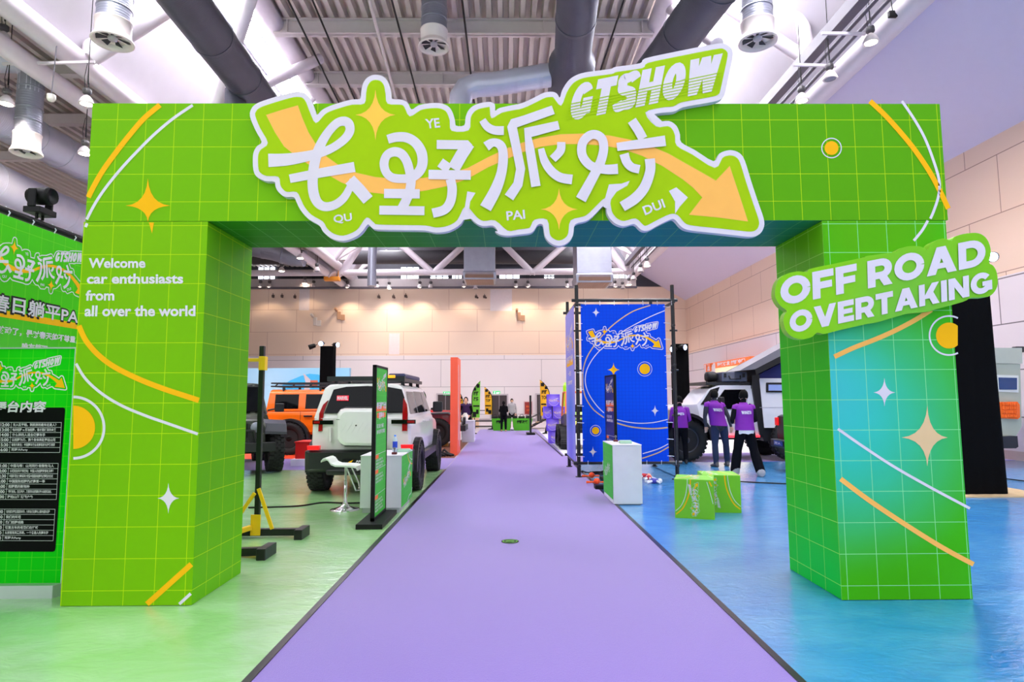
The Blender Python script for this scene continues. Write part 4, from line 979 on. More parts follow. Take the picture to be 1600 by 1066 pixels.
# things on the counters
c = (-1.60, 9.0, .775)
t = thing('water_bottle', 'plastic water bottle with blue label and cap on the white counter', 'bottle', (-1.63, 9.15, .775))
m = MB(); m.lathe([(.03, 0), (.036, .01), (.036, .06), (.033, .07), (.036, .08), (.036, .16), (.03, .19), (.014, .215), (.014, .225)], n=18); m.build('body', [mat('clear_bottle', (190, 205, 220), .1)], t)
m = MB(); m.lathe([(.0365, .06), (.0368, .15)], n=18); m.build('label_wrap', [mat('label_blue', (20, 60, 190), .4)], t)
m = MB(); m.lathe([(.016, .222), (.016, .245), (.001, .246)], n=14); m.build('cap', [mat('cap_blue', (60, 130, 240), .4)], t)
STAMP = mat('stamp_red', (96, 24, 30), .4)
for lab, x, y, z in (('small dark red hand stamp on the counter next to the bottle', -1.56, 8.72, .775), ('small dark hand stamp on the counter by the blue banner', 1.72, 9.72, .865)):
    t = thing('hand_stamp', lab, 'stamp', (x, y, z), 0, 'hand stamps on the counters')
    m = MB(); m.box(-.035, .035, -.025, .025, 0, .03); m.build('pad', [STAMP], t, bevel=.005)
    m = MB(); m.lathe([(.008, .03), (.008, .06), (.018, .075), (.018, .09), (.001, .1)], n=14); m.build('handle', [mat('stamp_grey', (110, 110, 116), .4)], t)
for lab, x, y, z in (('flat pale green box on the counter next to the bottle', -1.49, 9.12, .775), ('flat pale green box on the counter by the blue banner', 1.80, 9.35, .865)):
    m = MB(); m.box(x - .09, x + .09, y - .06, y + .06, z, z + .035); m.box(x - .085, x + .085, y - .055, y + .055, z + .035, z + .045)
    tag(m.build('stamp_box', [mat('box_mint', (176, 214, 190), .4)], bevel=.006), lab, 'box', 'pale boxes on the counters')
# bar stool
t = thing('bar_stool', 'white low-backed bar stool on a chrome foot left of the white counter', 'stool', (-2.27, 8.86, 0))
m = MB(); m.lathe([(.205, 0), (.205, .012), (.16, .022), (.07, .05), (.035, .09), (.03, .12)], n=28); m.build('foot', [CHROME], t)
m = MB(); m.lathe([(.026, .1), (.026, .4), (.019, .4), (.019, .62)], n=14); m.build('column', [CHROME], t)
m = MB(); pts = [(-.3, .70), (-.27, .735), (-.24, .74), (-.2, .72), (-.16, .665), (-.1, .64), (.05, .635), (.13, .63), (.19, .615), (.205, .58), (.205, .56)]
rings = []
for (x, z) in pts: rings.append([V((x, -.19, z)), V((x, .19, z)), V((x, .19, z - .022)), V((x, -.19, z - .022))])
m.loft(rings, sm=False); m.build('seat', [mat('stool_white', (230, 234, 230), .35)], t, bevel=.008)
m = MB(); m.tube([(-.02, 0, .60), (.05, -.12, .58), (.15, -.14, .36), (.17, -.12, .285), (.19, 0, .27), (.17, .12, .285), (.15, .14, .36), (.05, .12, .58), (-.02, 0, .6)], .012, 8); m.build('footrest', [CHROME], t)
# pull-up rack: black steel with yellow gussets
RY = mat('rack_yellow', (246, 196, 20), .4); RB = mat('rack_black', (18, 18, 20), .4)
b0 = G(401, 840); 
t = thing('exercise_rack', 'black steel pull-up rack with yellow gussets beside the left pillar', 'exercise rack', (b0.x, b0.y, 0))
ft = P(411, 541, b0.y); 
m = MB(); m.bar((0, 0, .1), (ft.x - b0.x - .005, 0, ft.z), .054, .054, up=(0, 1, 0)); m.build('upright', [RB], t, bevel=.004)
m = MB(); m.bar((-.6, 0, .06), (.5, 0, .06), .075, .075); m.build('base_bar', [RB], t, bevel=.004)
m = MB(); m.box(.47, .56, -.16, .12, 0, .11); m.build('base_foot', [RB], t, bevel=.006)
m = MB(); m.bar((.02, -.045, .55), (.19, -.045, .1), .04, .02, up=(0, 1, 0)); m.bar((-.02, -.045, .5), (-.22, -.045, .2), .04, .02, up=(0, 1, 0)); m.bar((-.05, -.05, .12), (-.3, -.3, .06), .06, .05); m.box(-.055, .055, -.05, -.035, .03, .26); m.build('gusset', [RY], t, bevel=.003)
zc = P(405, 568, b0.y).z
m = MB(); m.box(-.03, .045, -.04, .04, zc - .08, zc + .08); m.bar((-.03, 0, zc + .04), (-.9, 0, zc + .04), .035, .04); m.build('cross_bar', [RY], t, bevel=.004)
m = MB(); m.bar((-.2, -.93, .055), (.42, -.86, .055), .075, .075); m.bar((-.09, -.92, .06), (-.4, .0, .06), .075, .075); m.build('base_bar', [RB], t, bevel=.004)
m = MB(); m.box(.40, .49, -1.02, -.72, 0, .11); m.build('base_foot', [RB], t, bevel=.006)
# cable on the floor
def cable(label, pts, r=.012):
    q, _ = spline([p[:2] for p in pts], [1]*len(pts), 6)
    m = MB(); m.tube([(x, y, r + .003) for x, y in q], r, 6); return tag(m.build('power_cable', [BLACK]), label, 'cable', 'cables on the floor')
cable('black cable winding over the green floor past the bar stool', [G(388, 795), G(430, 794), G(470, 792), G(505, 787), G(540, 788), G(572, 787)])
cable('dark cable over the blue floor behind the green cubes', [G(1050, 750), G(1130, 752), G(1175, 755), G(1245, 758)])
cable('dark cable on the blue floor right of the black column', [G(1560, 748), G(1600, 753), G(1660, 760)])

# green cube seats
CUBEG = mat('cube_green', (112, 190, 10), .45)
def cube_seat(label, corner, rz, s=(.49, .5, .5), flip=False):
    t = thing('cube_seat', label, 'cube stool', (corner.x, corner.y, 0), rz, 'green printed cube stools')
    w, d, h = s
    m = MB(); m.box(-w, 0, 0, d, 0, h); m.build('body', [CUBEG], t, bevel=.004)
    m = MB()
    def art(f):
        # the logo turned upright: u runs up (or down) the face
        if flip: g = lambda u, v, k=0: f(.30 - (v - 230)/315*.3, .94 - (u - 397)/798*.88, k)
        else: g = lambda u, v, k=0: f(.50 + (v - 230)/315*.3 - .0, .06 + (u - 397)/798*.88, k)
        logo(m, g, 0, 1, outline=True, text_off=.05, pin=False, line_w=5)
        c = 1 if not flip else -1
        o = 0 if not flip else 1
        m.ribbon([(o + c*.03, .1), (o + c*.2, .25), (o + c*.33, .5), (o + c*.4, .75), (o + c*.42, 1)], .03, lambda x, y: f(x, y, .0008), 1)
        m.ribbon([(o + c*.02, .18), (o + c*.17, .33), (o + c*.28, .58), (o + c*.33, .85), (o + c*.34, 1)], .014, lambda x, y: f(x, y, .0008), 0)
        m.ribbon([(o + c*.83, .95), (o + c*.9, .7), (o + c*.97, .4)], .014, lambda x, y: f(x, y, .0008), 0); m.ribbon([(o + c*.89, .96), (o + c*.95, .84)], .03, lambda x, y: f(x, y, .0008), 1)
    art(lambda x, z, k=0: V((-w + x*w, -.0008 - k, z*h)))
    art(lambda x, z, k=0: V((.0008 + k, x*d, z*h)))
    art(lambda x, z, k=0: V((-w + x*w, z*d, h + .0008 + k)))
    m.build('artwork', [WHITE, YELLOW], t)
    return t
cube_seat('green printed cube stool in front, nearest the arch', V((2.653, 7.965, 0)), rad(-19))
cube_seat('green printed cube stool standing behind the front cube', V((3.17, 8.42, 0)), rad(-9), flip=True)

# ------------------------------------------------------------------ blue banner tower
PIPE = mat('black_pipe', (26, 26, 30), .4)
tw = thing('banner_tower', 'black scaffold tower with a big royal blue printed banner right of the carpet', 'banner tower', (2.4, 13.2, 0))
TX0, TX1, TY0, TY1, TZ = 1.44, 3.385, 12.3, 14.15, 3.52
m = MB()
for x in (TX0, TX1):
    for y in (TY0, TY1): m.tube([(x, y, 0), (x, y, 3.83 if y == TY0 else 3.78)], .038, 10); m.lathe([(.07, 0), (.07, .015)], c=(x, y, 0), n=10)
for z in (.27, TZ):
    m.tube([(TX0 - .1, TY0, z), (TX1 + .1, TY0, z)], .032, 8); m.tube([(TX0 - .1, TY1, z), (TX1 + .1, TY1, z)], .032, 8)
    for x in (TX0, TX1): m.tube([(x, TY0 - .1, z - .05), (x, TY1 + .1, z - .05)], .032, 8)
for x in (TX0, TX1):
    for z in (1.2, 2.1, 2.9):
        m.tube([(x - .07, TY0, z), (x + .08, TY0, z)], .02, 6); m.tube([(x, TY0 - .07, z + .1), (x, TY0 + .07, z + .1)], .03, 6)
m.tube([(TX0, TY0 + .1, TZ - .06), (TX1, TY1, TZ - .06)], .03, 8)
m.build('scaffold', [PIPE], tw, local=False)
BLU = print_mat('banner_blue', (0, 72, 220), [((2.3, TY0, 1.6), 1.4, (0, 80, 228), 1)], (6, 60, 206), (.07, .07, .07), (0, 0, 0), lw=.006)
m = MB(); bx0, bx1 = P(909, 600, TY0 - .05).x, P(1042, 600, TY0 - .05).x; bz0, bz1 = P(975, 722, TY0 - .05).z, P(975, 476, TY0 - .05).z
m.box(bx0, bx1, TY0 - .055, TY0 - .045, bz0, bz1); m.build('banner', [BLU], tw, local=False)
fw = lambda u, v, d=0: P(u, v, TY0 - .0565 - d)
m = MB()
logo(m, lambda u, v, d=0: fw(944.6 + (u - 586)*.1523, 518.8 + (v - 179)*.1527, d), 0, 1, text_off=.05, line_w=7, d=.0015)
z7 = lambda L: [(840 + x*.319, 440 + y*.319) for x, y in L]
GOLD = mat('banner_gold', (214, 176, 110), .5)
for L, wd, mi in (([(552,118),(480,142),(420,176),(350,232),(285,305),(243,370),(224,430),(221,480),(224,530),(240,580),(275,630),(325,668)], 1.6, 2), ([(388,695),(450,712),(520,721),(580,722),(637,717)], 2, 2), ([(628,142),(560,170),(490,205),(420,245),(350,300),(290,355),(252,410),(235,460),(236,510),(255,560),(290,610),(325,645)], 1.3, 0), ([(388,678),(440,690),(500,696),(570,692),(637,677)], 1.4, 0), ([(515,845),(560,832),(600,818),(640,797)], 1.4, 0), ([(512,868),(560,852),(600,836),(642,812)], 1.7, 2)):
    m.ribbon(z7(L), wd, lambda x, y: fw(x, y, .0008), mi)
for c, r1, r2 in (((525,430), 26, 35), ((284,732), 18, 26)):
    cc = z7([c])[0]; m.disc2(cc, r1*.319, lambda x, y: fw(x, y, .001), 1); m.ring2(cc, r2*.319, .7, lambda x, y: fw(x, y, .001), 0)
for c, a, l, mi in (((286,153), 24, 19, 0), ((372,434), 34, 30, 1), ((575,635), 28, 19, 0), ((271,836), 26, 20, 0)):
    cc = z7([c])[0]; m.star2(cc, a*.319, a*.319, l*.319, l*.319, lambda x, y: fw(x, y, .001), mi)
m.build('artwork', [WHITE, YELLOW, GOLD], tw, local=False)
# side banner towards the carpet
SB = print_mat('side_banner_lilac', (150, 150, 230), [((TX0, 13.2, 1.3), 1.2, (70, 120, 230), 1), ((TX0, 13.2, .4), .8, (110, 110, 230), 1)], None)
m = MB(); m.box(TX0 - .055, TX0 - .045, TY0 + .1, TY1 - .05, bz0 - .02, bz1); m.build('side_banner', [SB], tw, local=False)
m = MB(); g = lambda a, z, d=0: V((TX0 - .0565 - d, TY1 - .1 - a*(TY1 - TY0 - .25), bz0 + z*(bz1 - bz0)))
logo(m, lambda u, v, d=0: g(.05 + (u - 397)/798*.9, .9 - (v - 70)/315*.2, d), 0, 1, text_off=.05, pin=False)
m.add([g(.1, .62), g(.9, .62), g(.9, .66), g(.1, .66)], [(0, 1, 2, 3)], 1); m.text('春日躺平计划', lambda s, q: g(.12 + s*.76, .64 + q*.05, .002), 0, .04); m.text('一起玩', lambda s, q: g(.3 + s*.4, .55 + q*.035, .001), 0, .03); m.text('热爱越野', lambda s, q: g(.2 + s*.6, .49 + q*.03, .001), 0, .03)
m.build('artwork', [WHITE, YELLOW], tw, local=False)
TIE = mat('tie_white', (220, 225, 235), .5)
for k in range(10):
    z = bz0 + .1 + k*.33
    for x0, x1 in ((bx0 - .1, bx0 + .03), (bx1 - .03, bx1 + .1)): m = MB(); m.tube([(x0, TY0 - .06, z + .01), (x1, TY0 - .06, z)], .006, 5); m.build('cable_tie', [TIE], tw, local=False)
for k in range(7):
    x = bx0 + .1 + k*.29
    for za, zb_ in ((bz1 - .02, bz1 + .07), (bz0 + .02, bz0 - .06)): m = MB(); m.tube([(x, TY0 - .06, za), (x, TY0 - .04, zb_)], .006, 5); m.build('cable_tie', [TIE], tw, local=False)
random.seed(3)
pts = [(1.75 + .35*sin(k*1.3) + .04*k, 12.75 + .25*cos(k*1.7), .03 + .012*(k % 3)) for k in range(18)]
m = MB(); q, _ = spline([p[:2] for p in pts], [1]*18, 6); m.tube([(x, y, .02 + .006*(i % 5)) for i, (x, y) in enumerate(q)], .012, 5)
tag(m.build('cable_coil', [BLACK]), 'tangled black cable lying under the blue banner tower', 'cable', 'cables on the floor')
# orange mallets on the floor
ORANGE = mat('mallet_orange', (255, 92, 20), .4)
for lab, u, v, rz in (('orange toy mallet on the floor under the blue banner, farther from the counter', 923, 748, .05), ('orange toy mallet on the floor touching the counter side', 931, 758, .0)):
    c = G(u, v)
    t = thing('toy_mallet', lab, 'toy mallet', c, rz, 'toy mallets on the floor')
    m = MB(); m.lathe([(.02, -.17), (.022, -.16), (.014, -.05), (.014, .1), (.018, .16), (.001, .18)], c=(0, 0, .045), axis='X', n=12); m.build('handle', [ORANGE], t)
    m = MB(); m.ball((.02, 0, .06), .06, .055, .055); m.build('head', [mat('mallet_head', (255, 76, 10), .4)], t)
c = G(940, 764); m = MB(); m.box(c.x - .12, c.x + .12, c.y - .1, c.y + .1, .004, .07); m.box(c.x - .09, c.x + .09, c.y - .11, c.y - .1, .02, .05)
tag(m.build('black_case', [BLACK], bevel=.01), 'flat black case on the blue floor by the mallets', 'case')
# red and white toys spilled behind the counter
for k, (lab, u, v, a) in enumerate((('red toy figure lying on the blue floor, leftmost of three', 1006, 748, .3), ('red and skin coloured toy on the blue floor between two others', 1014, 751, 1.2), ('blue and white toy on the blue floor, nearest of three', 1022, 756, .1))):
    c = G(u, v); cl = [mat('toy_red', (200, 30, 40), .4), mat('toy_skin', (236, 170, 140), .5), mat('toy_white', (235, 235, 240), .4), mat('toy_blue', (60, 60, 170), .4)]
    t = thing('toy_figure', lab, 'toy', c, a, 'toys spilled on the floor')
    m = MB(); m.ball((0, 0, .05), .09, .05, .05, mi=0); m.build('trunk', [cl[0] if k < 2 else cl[3]], t)
    m = MB(); m.ball((.11, 0, .05), .045, mi=0); m.build('head', [cl[1] if k < 2 else cl[2]], t)
    m = MB(); m.tube([(-.05, .02, .05), (-.15, .06, .03)], [.025, .018], 8); m.tube([(-.05, -.02, .05), (-.15, -.06, .03)], [.025, .018], 8); m.tube([(.04, .04, .05), (.06, .12, .025)], [.02, .015], 8); m.tube([(.04, -.04, .05), (.07, -.12, .025)], [.02, .015], 8); m.build('limbs', [cl[2]], t)

# ------------------------------------------------------------------ black draped light columns
PARG = mat('spot_glass', (195, 212, 255), .3, emit=5)
def par_can(name, label, p, aim, group='spotlights on the black columns', lit=True):
    t = thing('spotlight', label, 'spotlight', p, 0, group)
    d = V(aim).normalized(); q = d.to_track_quat('Z', 'Y'); t.rotation_euler = q.to_euler(); t.scale = (.75, .75, .75)
    m = MB(); m.lathe([(.04, -.2), (.09, -.18), (.105, -.02), (.11, .1), (.105, .1), (.1, .02)], n=18); m.build('can', [BLACK], t)
    m = MB(); m.lathe([(.1, .075), (.06, .085), (.001, .09)], n=18); m.build('lens', [PARG if lit else GLASS], t)
    m = MB(); m.tube([(-.125, 0, .0), (-.125, 0, -.14), (-.08, 0, -.26), (.08, 0, -.26), (.125, 0, -.14), (.125, 0, 0)], .012, 6); m.build('bracket', [BLACK], t)
    return t
def column(label, x0, x1, y, h, depth=.42, taper=.03):
    m = MB(); n = 40; rings = []
    cx, cy = (x0 + x1)/2, y + depth/2
    for z, s in ((0, 1.0), (.05, 1.0), (h*.5, 1 - taper*.6), (h - .04, 1 - taper), (h, 1 - taper)):
        r = []
        for k in range(n):
            t_ = k / n * 4; sd = int(t_); a = t_ - sd
            px, py = ((-1 + 2*a, -1), (1, -1 + 2*a), (1 - 2*a, 1), (-1, 1 - 2*a))[sd]
            wv = .012*sin(k*2.4)*(1 - z/h*.8)
            r.append(V((cx + px*((x1-x0)/2*s + wv), cy + py*(depth/2*s + wv), z)))
        rings.append(r)
    m.loft(rings, sm=True); o = m.build('draped_column', [BLACKCLOTH]); o.location.z = 0
    return tag(o, label, 'column', 'black draped columns')
a, b = P(1503, 772, 9.78), P(1577, 772, 9.78)
m = MB(); m.box(a.x - .15, b.x + .55, 9.55, 10.6, .003, .02); tag(m.build('plywood_sheet', [mat('plywood', (196, 170, 130), .6, vary=.15, scale=8)]), 'plywood sheet under the black column behind the right pillar', 'board')
o = column('thick black draped column behind the right pillar', a.x, b.x, 9.78, 3.68, .6, .10); o.location.z = .02
par_can('spotlight', 'glowing spotlight beside the G of the slogan board', P(1549, 402, 9.8), (-.35, -1, -.15))
o = column('black draped column behind the blue banner tower', 4.86, 5.28, 17.6, 3.1)
par_can('spotlight', 'bright spotlight on the column behind the blue tower', P(1068, 543, 17.5), (.6, -1, -.1)); par_can('spotlight', 'dim spotlight half hidden by the blue tower edge', P(1052, 546, 17.5), (-.8, -1, -.1), lit=True)
o = column('black draped column rising behind the orange car', -6.1, -5.68, 20.2, 3.3)
for lab, u, v, aim, lit in (('spotlight facing us on the left column, middle of three', 502, 537, (.05, -1, -.15), True), ('spotlight on the left column turned to the right', 526, 539, (1, -.8, -.1), True), ('dark spotlight on the left column turned to the left', 486, 542, (-1, -.3, -.4), False)):
    par_can('spotlight', lab, P(u, v, 20.1), aim, lit=lit)
# ------------------------------------------------------------------ blue backdrop at the far left
a, b = P(380, 640, 30), P(546, 575, 30)
t = thing('event_backdrop', 'pale blue event backdrop wall behind the orange car', 'backdrop', ((a.x + b.x)/2, 30.1, 0))
SKYB = print_mat('backdrop_sky', (160, 214, 244), [((-11.5, 30, 2.2), 2.2, (190, 228, 250), 1)], None)
m = MB(); m.box(a.x - 2, b.x, 30, 30.3, 0, b.z); m.build('panel', [SKYB], t, local=False)
zz6 = lambda L: [(380 + x*.2252, 520 + y*.2252) for x, y in L]; fbk = lambda u, v, d=0: P(u, v, 29.99 - d)
m = MB(); m.poly([fbk(*p) for p in zz6([(270,366),(330,330),(400,300),(460,285),(520,290),(560,310),(620,350),(640,420),(270,420)])], 0)
m.poly([fbk(*p, .01) for p in zz6([(415,280),(440,300),(465,325),(460,420),(418,420),(432,340)])], 1); m.poly([fbk(*p, .02) for p in zz6([(465,330),(517,330),(517,372),(465,372)])], 2)
m.build('artwork', [mat('art_cyan', (70, 190, 240), .5), mat('art_pink', (216, 196, 200), .5), mat('art_terracotta', (216, 110, 80), .5)], t, local=False)
# ------------------------------------------------------------------ red entrance wall at the left carpet edge
REDF = mat('coral_red', (255, 96, 62), .5); REDS = mat('coral_side', (236, 58, 40), .5)
t = thing('red_wall', 'tall narrow coral red wall end standing at the left carpet edge', 'display wall', (-1.42, 17.6, 0))
m = MB(); m.box(-1.535, -1.335, 17.1, 18.2, 0, 2.7); m.build('panel', [REDF], t, local=False, bevel=.004)
m = MB()
for k, s_ in enumerate(('GO OFF', 'ROAD', 'WILD')): heavy(m, s_.replace('L', 'I'), lambda s, q, h: V((-1.333 + h, 17.9 - q*.5, .3 + k*.8 + s*.7)), 0, .25) if False else None
m.ribbon([(17.35, 2.5), (17.5, 1.9), (17.35, 1.4), (17.6, .9), (17.4, .4)], .12, lambda x, y: V((-1.333, x, y)), 0); m.ribbon([(17.8, .9), (17.7, .5), (17.9, .2)], .14, lambda x, y: V((-1.333, x, y)), 0)
m.build('side_print', [WHITE], t, local=False)
random.seed(5)
m = MB()
for k in range(16):
    x, y = -2.75 + random.random()*1.2, 16.75 + random.random()*.25
    m.tube([(x - .18, y, .03), (x - .06, y + .05, .07 + random.random()*.12), (x + .06, y - .04, .06 + random.random()*.1), (x + .2, y + .02, .025)], .035, 6)
tag(m.build('recovery_rope', [mat('rope_black', (24, 20, 26), .7)]), 'heap of black tow ropes at the foot of the red wall', 'ropes')
# little things beside the red car's wheel
c = G(686, 697); m = MB(); m.box(c.x - .35, c.x + .3, c.y - .1, c.y + .15, 0, .3); tag(m.build('carton', [mat('cardboard', (190, 130, 60), .7)], bevel=.01), 'brown carton in front of the red car wheel', 'box')
c = G(692, 694); m = MB(); m.box(c.x - .12, c.x + .12, c.y - .5, c.y - .3, 0, .19); m.box(c.x - .07, c.x + .07, c.y - .42, c.y - .38, .19, .24); tag(m.build('green_pouch', [mat('pouch_green', (90, 180, 20), .6)], bevel=.02), 'bright green small bag in front of the red car wheel', 'bag')
# red box on a white plinth behind the dark wheel
c = P(475, 735, 14.6)
m = MB(); m.box(-5.0, -4.45, 14.5, 15.3, .009, .17); tag(m.build('display_plinth', [WHITEWOOD], bevel=.006), 'low white plinth under the red box', 'plinth')
m = MB(); m.box(-4.93, -4.38, 14.6, 15.2, .17, .56); m.box(-4.95, -4.36, 14.58, 15.22, .54, .57); tag(m.build('red_box', [mat('box_red', (206, 18, 18), .45)], bevel=.006), 'red box standing on the low white plinth', 'box')
# white counter on the brown pad with small goods
a, b = P(721, 690, 21.9), P(740, 690, 21.9)
t = thing('counter', 'plain white counter right of the red wall', 'counter', ((a.x + b.x)/2, 22.6, 0), 0, None)
m = MB(); m.box(a.x, b.x, 22.15, 23.0, .0, .74); m.build('cabinet', [WHITEWOOD], t, local=False, bevel=.006)
m = MB(); m.box(a.x - .01, b.x + .01, 22.13, 23.02, .74, .765); m.build('top', [WHITEWOOD], t, local=False)
c = P(727, 656, 22.3); m = MB(); m.lathe([(.08, 0), (.1, .02), (.1, .2), (.06, .24), (.06, .27)], c=(c.x, c.y, .772), n=14); m.box(c.x - .12, c.x - .02, c.y - .3, c.y - .2, .772, .86)
tag(m.build('white_jug', [CREAM]), 'small white jug standing on the plain white counter', 'jug')

# ------------------------------------------------------------------ feather flags
def flag(label, u, vtop, vbot, Y, wpx, col, lean=1, vbase=None, cut=None):
    s = Y / 960
    top, bot = P(u, vtop, Y), P(u, vbot, Y); h = top.z - bot.z; w = wpx*s
    t = thing('feather_flag', label, 'flag', (top.x - lean*w*.5, Y, 0), 0, 'feather flags at the back of the hall')
    L = lean
    n = 12; pole = []
    for k in range(n + 1):
        q = k / n
        bend = 0 if q < .55 else ((q - .55)/.45)**2.2
        pole.append((L*w*bend, bot.z + h*q - .0))
    m = MB(); m.tube([(0, 0, .05)] + [(x, 0, z) for x, z in pole], .018, 7); m.build('pole', [BLACK], t)
    m = MB(); m.lathe([(.22, 0), (.22, .03), (.05, .06), (.03, .12)], n=14); m.build('foot', [BLACK], t)
    rings = []
    for k in range(n + 1):
        x, z = pole[k]; xr = L*w*(.93 + .07*(k/n))
        wav = .04*sin(k*.9)
        rings.append([V((x, -.004, z)), V((x*.5 + xr*.5, -.004 + wav, z)), V((max(xr, x) if L > 0 else min(xr, x), -.004, z)), V((max(xr, x) if L > 0 else min(xr, x), .004, z)), V((x*.5 + xr*.5, .004 + wav, z)), V((x, .004, z))])
    m = MB(); m.loft(rings, 0); m.build('cloth', [col], t)
    m = MB(); f = lambda a, z: V((L*w*a, -.05, bot.z + h*z))
    bk = lambda a0, a1, z0, z1, mi=0: m.add([f(a0, z0), f(a1, z0), f(a1, z1), f(a0, z1)], [(0, 1, 2, 3)], mi)
    bk(.55, .9, .82, .92); bk(.22, .5, .74, .82); bk(.1, .5, .02, .16); bk(.5, .8, .1, .22); bk(.15, .9, .30, .34)
    if L > 0: m.text('越野', lambda s_, q: f(.2 + s_*.6, .60 + q*.12), 0, .03); m.text('改装', lambda s_, q: f(.2 + s_*.6, .45 + q*.12), 0, .03)
    else: m.text('越野', lambda s_, q: f(.85 - s_*.6, .60 + q*.12), 0, .03); m.text('TOP', lambda s_, q: f(.85 - s_*.6, .46 + q*.1), 0, .03)
    m.build('print', [BLACK], t); return t
FG = mat('flag_green', (120, 208, 50), .6); FY = mat('flag_yellow', (255, 186, 20), .6)
flag('tall green feather flag beside the plain white counter', 744, 596, 653, 27.5, 13, FG, 1)
flag('yellow feather flag left of the green counters', 763, 605, 648, 31.4, 12, FY, -1)
flag('yellow feather flag behind the purple cube stack', 851, 594, 650, 30.5, 15, FY, -1)
flag('small green feather flag above the white car bonnet', 661, 607, 640, 28, 9, FG, -1)
flag('yellow feather flag mostly hidden by the red wall', 720, 611, 660, 30, 8, FY, -1)

# ------------------------------------------------------------------ green counters at the back with gear on top
DG = mat('desk_green', (84, 190, 20), .5)
def desk(label, u0, u1, Y=30):
    a, b = P(u0, 655, Y), P(u1, 655, Y); h = .58
    cx = (a.x + b.x)/2; w = (b.x - a.x)/2
    t = thing('display_counter', label, 'counter', (cx, Y + .5, 0), 0, 'bright green counters at the back')
    m = MB(); m.loft([[(-w*s, -.5*s, z), (w*s, -.5*s, z), (w*s, .5*s, z), (-w*s, .5*s, z)] for s, z in ((.82, 0), (1, h), (.97, h), (.95, h - .04))], sm=False); m.build('body', [DG], t)
    m = MB(); m.text('越野改装', lambda s, q: V((-w*.55 + s*w*1.1, -.47 - .05*q, h*.58 + q*.17)), 0, .04); m.text('TOP SHOW', lambda s, q: V((-w*.5 + s*w*.9, -.445, h*.42 + q*.07)), 0, .03); m.build('lettering', [BLACK], t)
    return t
desk('green counter with black gear, the one behind the person in black', 768, 799.5); desk('green counter with black gear next to the slim black stand', 800.5, 832)
random.seed(11)
for k, u in enumerate((773, 782, 794, 805, 815, 825)):
    c = P(u, 650, 30.3)
    t = thing('spare_gear', ['black coil of gear', 'black winch block', 'black lamp bar', 'black fan housing', 'black bracket set', 'black tool roll'][k] + ' lying on the green counter ' + ('behind the person in black' if k < 3 else 'next to the slim stand'), 'car accessory', (c.x, 30.35, .582), random.random(), 'black accessories on the green counters'); t.scale = (.7, .7, .7)
    m = MB(); m.lathe([(.14, 0), (.17, .04), (.15, .16), (.08, .19), (.001, .19)], n=12) if k % 2 else m.box(-.2, .2, -.12, .12, 0, .15 + .06*(k == 2)); m.build('case', [RUBBER], t, bevel=.02)
    m = MB(); m.tube([(-.15, 0, .14), (-.1, 0, .26), (.1, 0, .28), (.16, 0, .15)], .02, 6); m.build('handle', [BLACK], t)
# slim black stand seen edge-on, fire cabinet, step frames
t = thing('poster_stand', 'slim black poster stand seen edge-on at the far end of the carpet', 'poster stand', (P(829, 680, 26.8).x, 26.8, 0))
m = MB(); m.box(-.18, .18, -.45, .45, .008, .08); m.build('foot', [BLACK], t, bevel=.01); m = MB(); m.box(-.03, .03, -.38, .38, .08, 1.68); m.build('panel', [BLACK], t, bevel=.005)
a, b = P(818.5, 649, BACKY), P(832, 627, BACKY)
t = thing('fire_cabinet', 'red fire hose cabinet set in the back wall', 'fire cabinet', ((a.x + b.x)/2, BACKY - .1, a.z))
m = MB(); m.box(a.x, b.x, BACKY - .14, BACKY, a.z, b.z); m.build('frame', [mat('cabinet_pink', (214, 190, 190), .4)], t, local=False, bevel=.01)
m = MB(); m.box(a.x + .06, b.x - .06, BACKY - .16, BACKY - .13, a.z + .08, b.z - .06); m.build('door', [mat('cabinet_red', (150, 36, 30), .3)], t, local=False)
m = MB(); m.text('消火栓', lambda s, q: V((a.x + .15 + s*(b.x - a.x - .3), BACKY - .162, (a.z + b.z)/2 + .05 + q*.14)), 0, .03); m.text('119', lambda s, q: V((a.x + .2 + s*(b.x - a.x - .4), BACKY - .162, (a.z + b.z)/2 - .2 + q*.14)), 0, .03); m.build('lettering', [PORANGE], t, local=False)
FRAMEM = mat('dark_frame', (52, 46, 48), .5); TREAD = mat('tread_tan', (170, 140, 100), .6)
def steps(label, u, Y, s, n=4, w=.9):
    c = P(u, 673, Y); t = thing('metal_steps', label, 'steps', (c.x, Y, 0), 0, 'dark metal step frames at the back')
    for sy in (-w/2, w/2):
        m = MB(); m.bar((-.7*s, sy, .03), (.7*s, sy, .75), .05, .08); m.bar((.7*s, sy, 0), (.7*s, sy, .78), .05, .05); m.build('stringer', [FRAMEM], t)
        m = MB(); m.tube([(-.7*s, sy, .05), (-.7*s, sy, .5), (.7*s, sy, 1.15), (.95*s, sy, 1.15), (.95*s, sy, .0)], .022, 6); m.build('hand_rail', [FRAMEM], t)
    for k in range(n):
        q = (k + .5)/n; m = MB(); m.box((-.7 + 1.4*q)*s - .16, (-.7 + 1.4*q)*s + .16, -w/2, w/2, .03 + .72*q, .07 + .72*q); m.build('tread', [TREAD], t)
steps('dark metal steps with handrail behind the walking person', 847, 32.3, 1)
t = thing('barrier_stand', 'low dark metal frame under the yellow feather flag', 'frame', (P(757, 672, 32.2).x, 32.2, 0))
m = MB()
for x in (-.5, .5):
    for y in (-.3, .3): m.bar((x, y, 0), (x, y, .4), .05, .05)
for z in (.12, .4):
    for y in (-.3, .3): m.bar((-.6, y, z), (.6, y, z), .05, .05)
    for x in (-.5, .5): m.bar((x, -.3, z), (x, .3, z), .05, .05)
